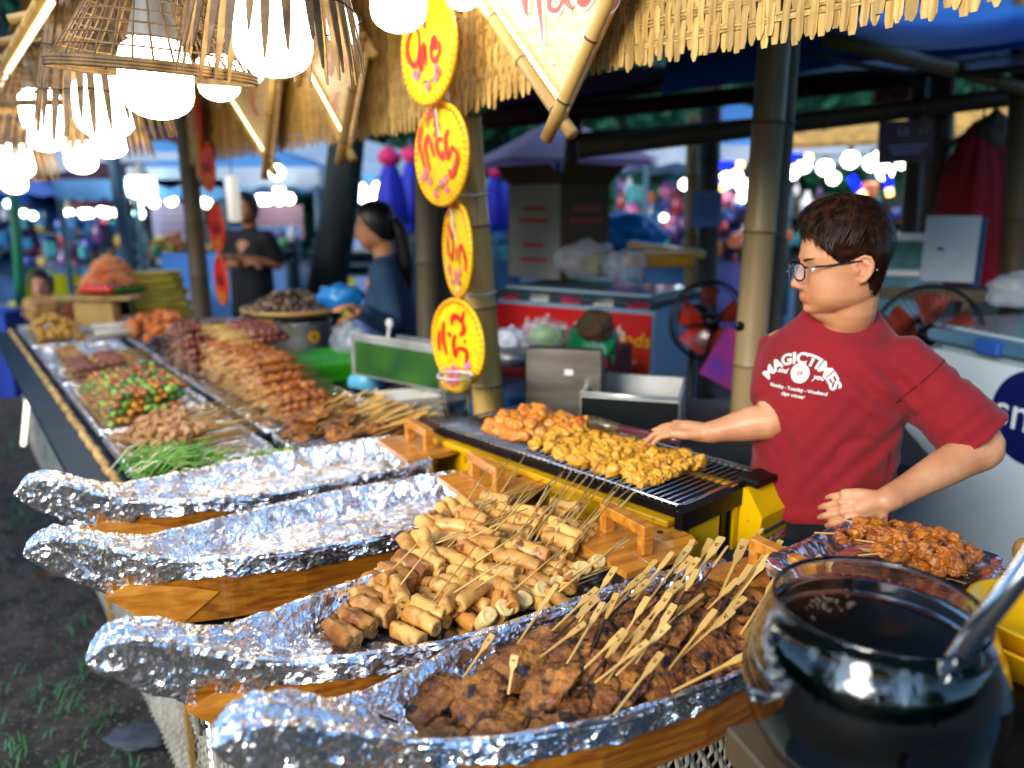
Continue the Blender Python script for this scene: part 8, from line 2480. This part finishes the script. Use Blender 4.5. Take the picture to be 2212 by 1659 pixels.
# ---- people in the background
def bg_person(label, head, yaw, hgt=1.6, skin='#b07a54', top='#1c3048', hair='#0a0808', legs='#101218', arms=None, lean=0.0, longhair=False, sleeves=True, seated=False, zoff=0, shirt_name='jacket'):
    """head: world point of the head centre; yaw: facing"""
    f = Vector((math.cos(yaw), math.sin(yaw), 0)); l = Vector((0, 0, 1)).cross(f)
    base = Vector((head.x, head.y, 0)) - f * lean
    hz = head.z
    def Q(x, y, z): return Vector((base.x, base.y, 0)) + f * (x + lean * max(0, (z - hz + .75)) / .75) + l * y + Vector((0, 0, z))
    M = Matrix.LocRotScale(head, Euler((0, lean * .8, yaw)), Vector((1, 1, 1)))
    mb = MB(); head_geo(mb, M, 0.2, 44, 40)
    limb(mb, [M @ Vector((-.02, 0, -.05)), Q(-.02, 0, hz - .2)], [.055, .06], 14)
    limb(mb, [Q(0, 0, hz - .3), Q(0, 0, hz - .7)], [.11, .12], 14)
    shs = [Q(0, sg * .165, hz - .225) for sg in (-1, 1)]
    ar = arms or [(Q(.02, -.24, hz - .55), Q(.20, -.16, hz - .70)), (Q(.02, .24, hz - .55), Q(.20, .16, hz - .70))]
    for s_, (e, w) in zip(shs, ar):
        limb(mb, [s_, e, e.lerp(w, .5), w], [.05, .04, .036, .026], 12)
        hand_geo(mb, w, (w - e), (0, 0, 1) if abs((w - e).normalized().z) < .8 else f, .5, side=1 if s_ is shs[0] else -1, sc=1.0)
    fz = .06 + zoff
    for sg in (-1, 1):
        limb(mb, [Q(0, sg * .09, hz - .78), Q(.02, sg * .1, max(fz + .3, hz - 1.1)), Q(0, sg * .1, fz)], [.09, .06, .045], 12)
    me = voxel(mb, .009, 2, 'body')
    sm = mat('skin_' + label[:6], skin, .5, sss=.1)
    p = obj('person', me, sm); tag(p, label, 'person')
    mb = MB()
    limb(mb, [Q(0, -.12, hz - .235), Q(0, .12, hz - .235)], [.08, .08], 14); limb(mb, [Q(-.02, 0, hz - .16), Q(-.01, 0, hz - .26)], [.065, .10], 14)
    limb(mb, [Q(0, -.05, hz - .36), Q(0, -.05, hz - .76)], [.125, .13], 14); limb(mb, [Q(0, .05, hz - .36), Q(0, .05, hz - .76)], [.125, .13], 14)
    for s_, (e, w) in zip(shs, ar):
        if sleeves: limb(mb, [s_, e, w.lerp(e, .15)], [.07, .056, .046], 12)
        else: limb(mb, [s_, s_.lerp(e, .75)], [.072, .065], 12)
    obj(shirt_name, voxel(mb, .012, 4, shirt_name), mat('cloth_' + label[:6], top, .85, col2=top, scale=6, bump=.003, bscale=14), p)
    mb = MB()
    for sg in (-1, 1): limb(mb, [Q(0, sg * .085, hz - .76), Q(.02, sg * .1, max(fz + .3, hz - 1.1)), Q(0, sg * .1, fz + .04)], [.115, .085, .065], 12)
    obj('trousers', voxel(mb, .014, 3, 'trousers'), mat('legs_' + label[:6], legs, .85), p)
    mb = MB(); mb.smooth = True
    vs = []
    for i in range(40):
        for j in range(14):
            th = 2 * PI * i / 40; z0 = interp(abs((th + PI) % (2 * PI) - PI), [0, .8, 1.3, 1.8, PI], [.075, .06, .0, -.05, -.075]); z = z0 + (.1295 - z0) * (1 - (1 - j / 13) ** 1.6)
            q = head_point(th, z, 0); n = (q - Vector((0, 0, .03))).normalized(); vs.append(M @ (q + n * (.010 + .003 * noise.noise(q * 40))))
    mb.add(vs, [(i * 14 + j, ((i + 1) % 40) * 14 + j, ((i + 1) % 40) * 14 + j + 1, i * 14 + j + 1) for i in range(40) for j in range(13)])
    if longhair:
        limb(mb, [M @ Vector((-.08, 0, .03)), M @ Vector((-.115, 0, -.03)), M @ Vector((-.13, 0, -.18)), M @ Vector((-.13, 0, -.34))], [.035, .04, .038, .015], 12)
    obj('hair', mb, mat('hair_' + label[:6], hair, .4), p)
    return p
hw = D(812, 492, 3.9)
fy = math.atan2(-.15, -1)
def wq(dx, dy, dz): return hw + Vector((dx, dy, dz))
bg_person('woman in a blue jacket with a long ponytail bending left over her wares', hw, fy, top='#1c3a58', lean=.10, longhair=True,
          arms=[(wq(.10, .22, -.48), wq(-.10, .14, -.47)), (wq(.10, -.20, -.46), D(775, 672, 3.62))])
hm = D(533, 452, 6.0)
bg_person('man in a black T-shirt with folded arms behind the corner post', hm, R(250), top='#07090e', skin='#9a6444', sleeves=False, shirt_name='tshirt',
          arms=[(hm + Vector((-.22, .02, -.42)), hm + Vector((.06, -.20, -.40))), (hm + Vector((.24, -.02, -.42)), hm + Vector((-.05, -.22, -.36)))])
hc = D(92, 618, 6.2)
bg_person('dark haired child in red among the yellow chairs at the far left', hc, R(285), top='#b01818', skin='#9a6a50', shirt_name='tshirt', legs='#1a1a24')
# ------------------------------------------------------------------ glass bowl of dark sauce with ladle
BC = Vector((.445, .850, 0)); BZ = .903
bw_ = thing('glass_bowl', 'big round glass bowl of dark sauce with a steel ladle, nearest the camera at right', 'bowl', (BC.x, BC.y, BZ))
bw_.scale = (.92,) * 3
m_glass = mat('clear_glass', '#f4f8f6', .02, trans=1, ior=1.45)
out = [(.001, 0), (.07, .0), (.10, .006), (.135, .04), (.157, .085), (.166, .13), (.163, .165), (.152, .20), (.140, .228), (.1335, .244), (.1325, .250)]
inn = [(.1290, .250), (.1300, .243), (.1365, .227), (.1485, .198), (.1595, .163), (.1622, .13), (.153, .087), (.131, .044), (.097, .012), (.069, .006), (.001, .006)]
mb = MB(); mb.lathe(out + [(.1308, .2525)] + inn, 72); obj('glass', mb, m_glass, bw_)
m_sauce = mat('dark_soy_sauce', '#0c0503', .08, coat=1, col2='#3a1c0a', scale=16, lo=.5, hi=.8)
lv = .221
liq = [(.001, .0065)] + [(r - .0006, z) for r, z in reversed(inn) if z < lv - .003 and r > .01] + [(.1388 - .0008, lv - .001), (.1365, lv), (.12, lv - .0006), (.06, lv - .0006), (.001, lv - .0006)]
mb = MB(); mb.lathe(liq, 72); obj('sauce', mb, m_sauce, bw_)
m_bub = mat('foam_bubbles', '#6a5038', .15, alpha=.55, coat=1)
mb = MB()
for k in range(120):
    if k < 70: a = k / 70 * 2 * PI + rnd.gauss(0, .03); r_ = .1368 - abs(rnd.gauss(0, .0012))
    else: a = rnd.gauss(2.2, .35); r_ = rnd.uniform(.04, .09)
    q = rnd.uniform(.0016, .0030); mb.ico((r_ * math.cos(a), r_ * math.sin(a), lv), q, 1, (1, 1, .6))
obj('bubble', mb, m_bub, bw_)['kind'] = 'stuff'
ld = thing('steel_ladle', 'steel ladle standing in the bowl of dark sauce', 'ladle', (0, 0, 0))
la, lb_ = D(2050, 1440, .845), D(2330, 1075, .70)
mb = MB(); d = (lb_ - la).normalized(); mb.tube([la - d * .09, la, lb_], [.010, .0115, .012], 16); obj('handle', mb, mat('polished_steel', '#c0c4c8', .16, 1), ld)
mb = MB(); mb.ico((0, 0, 0), .03, 3, (1, 1, .5)); mb.v = [tuple(Vector(v) + la - d * .11) for v in mb.v]; obj('cup', mb, m_steel, ld)
mb = MB(); mb.box((0, 0, 0), (.24, .24, .05), bev=.004); tag(obj('wooden_plinth', mb, m_bamboo_dark, loc=(BC.x, BC.y, BZ - .0275), rot=(0, 0, .3)), 'low dark board under the big glass bowl', 'board')
mb = MB(); mb.box((0, 0, 0), (.22, .22, .06)); tag(obj('base_block', mb, m_bamboo_dark, loc=(BC.x, BC.y, CT + .03), rot=(0, 0, .3)), 'dark block below the wooden board of the glass bowl', 'block')
# yellow plastic bowl, stick rack and wooden spoon at the right edge
yb = D(2260, 1400, 1.08)
mb = MB(); mb.lathe([(.001, 0), (.07, 0), (.10, .05), (.105, .055), (.098, .055), (.066, .008), (.001, .008)], 28); o = obj('yellow_bowl', mb, mat('yellow_plastic', '#e0a800', .35), loc=yb); tag(o, 'yellow plastic bowl half out of frame behind the glass bowl', 'bowl')
o2 = dup(o, label='second yellow plastic bowl nested below the first at the right edge'); o2.location = yb - Vector((0, .0, .03))
mb = MB(); mb.box((0, 0, 0), (.34, .30, yb.z - .03 - CT)); tag(obj('side_block', mb, m_black, loc=(yb.x + .06, yb.y, (yb.z - .03 + CT) / 2), rot=(0, 0, gang)), 'black stand under the yellow bowls', 'stand')
sr = thing('stick_rack', 'black rack of bamboo sticks between the foil tray and the ladle', 'rack', D(2210, 1290, 1.32), (0, 0, gang + .1))
mb = MB(); mb.box((0, 0, 0), (.2, .16, .02)); obj('tray', mb, m_black, sr)
for k in range(5): mb = MB(); mb.tube([(-.11, -.05 + k * .024, .016), (.11, -.05 + k * .024, .016)], .0035, 6); obj('stick', mb, m_skewer, sr)
mb = MB(); mb.box((0, 0, -.09), (.18, .14, .15)); obj('stand', mb, m_black, sr)
ws = D(2215, 1195, 1.30); mb = MB(); mb.ico((0, 0, 0), .026, 3, (.6, 1, 1)); mb.tube([(0, 0, 0), (.12, .05, -.03)], .008, 8); tag(obj('wooden_spoon', mb, m_bamboo, loc=ws), 'wooden spoon end poking in at the right edge', 'spoon')
mb = MB(); mb.ico((0, 0, 0), .026, 3, (1, .8, .5), .5, 2, 7); tag(obj('paper_scrap', mb, m_white_plastic, loc=P(1880, 1290, CT + .03)), 'crumpled white paper behind the glass bowl', 'paper')
mb = MB(); mb.prism([(-.1, -.07), (.07, -.07), (.1, 0), (.07, .07), (-.1, .07)], 0, .014); tag(obj('wooden_paddle', mb, m_boatwood2, loc=P(1800, 1290, CT + .09), rot=(0, 0, -.6)), 'pointed pale wooden board seen through the glass bowl', 'board')
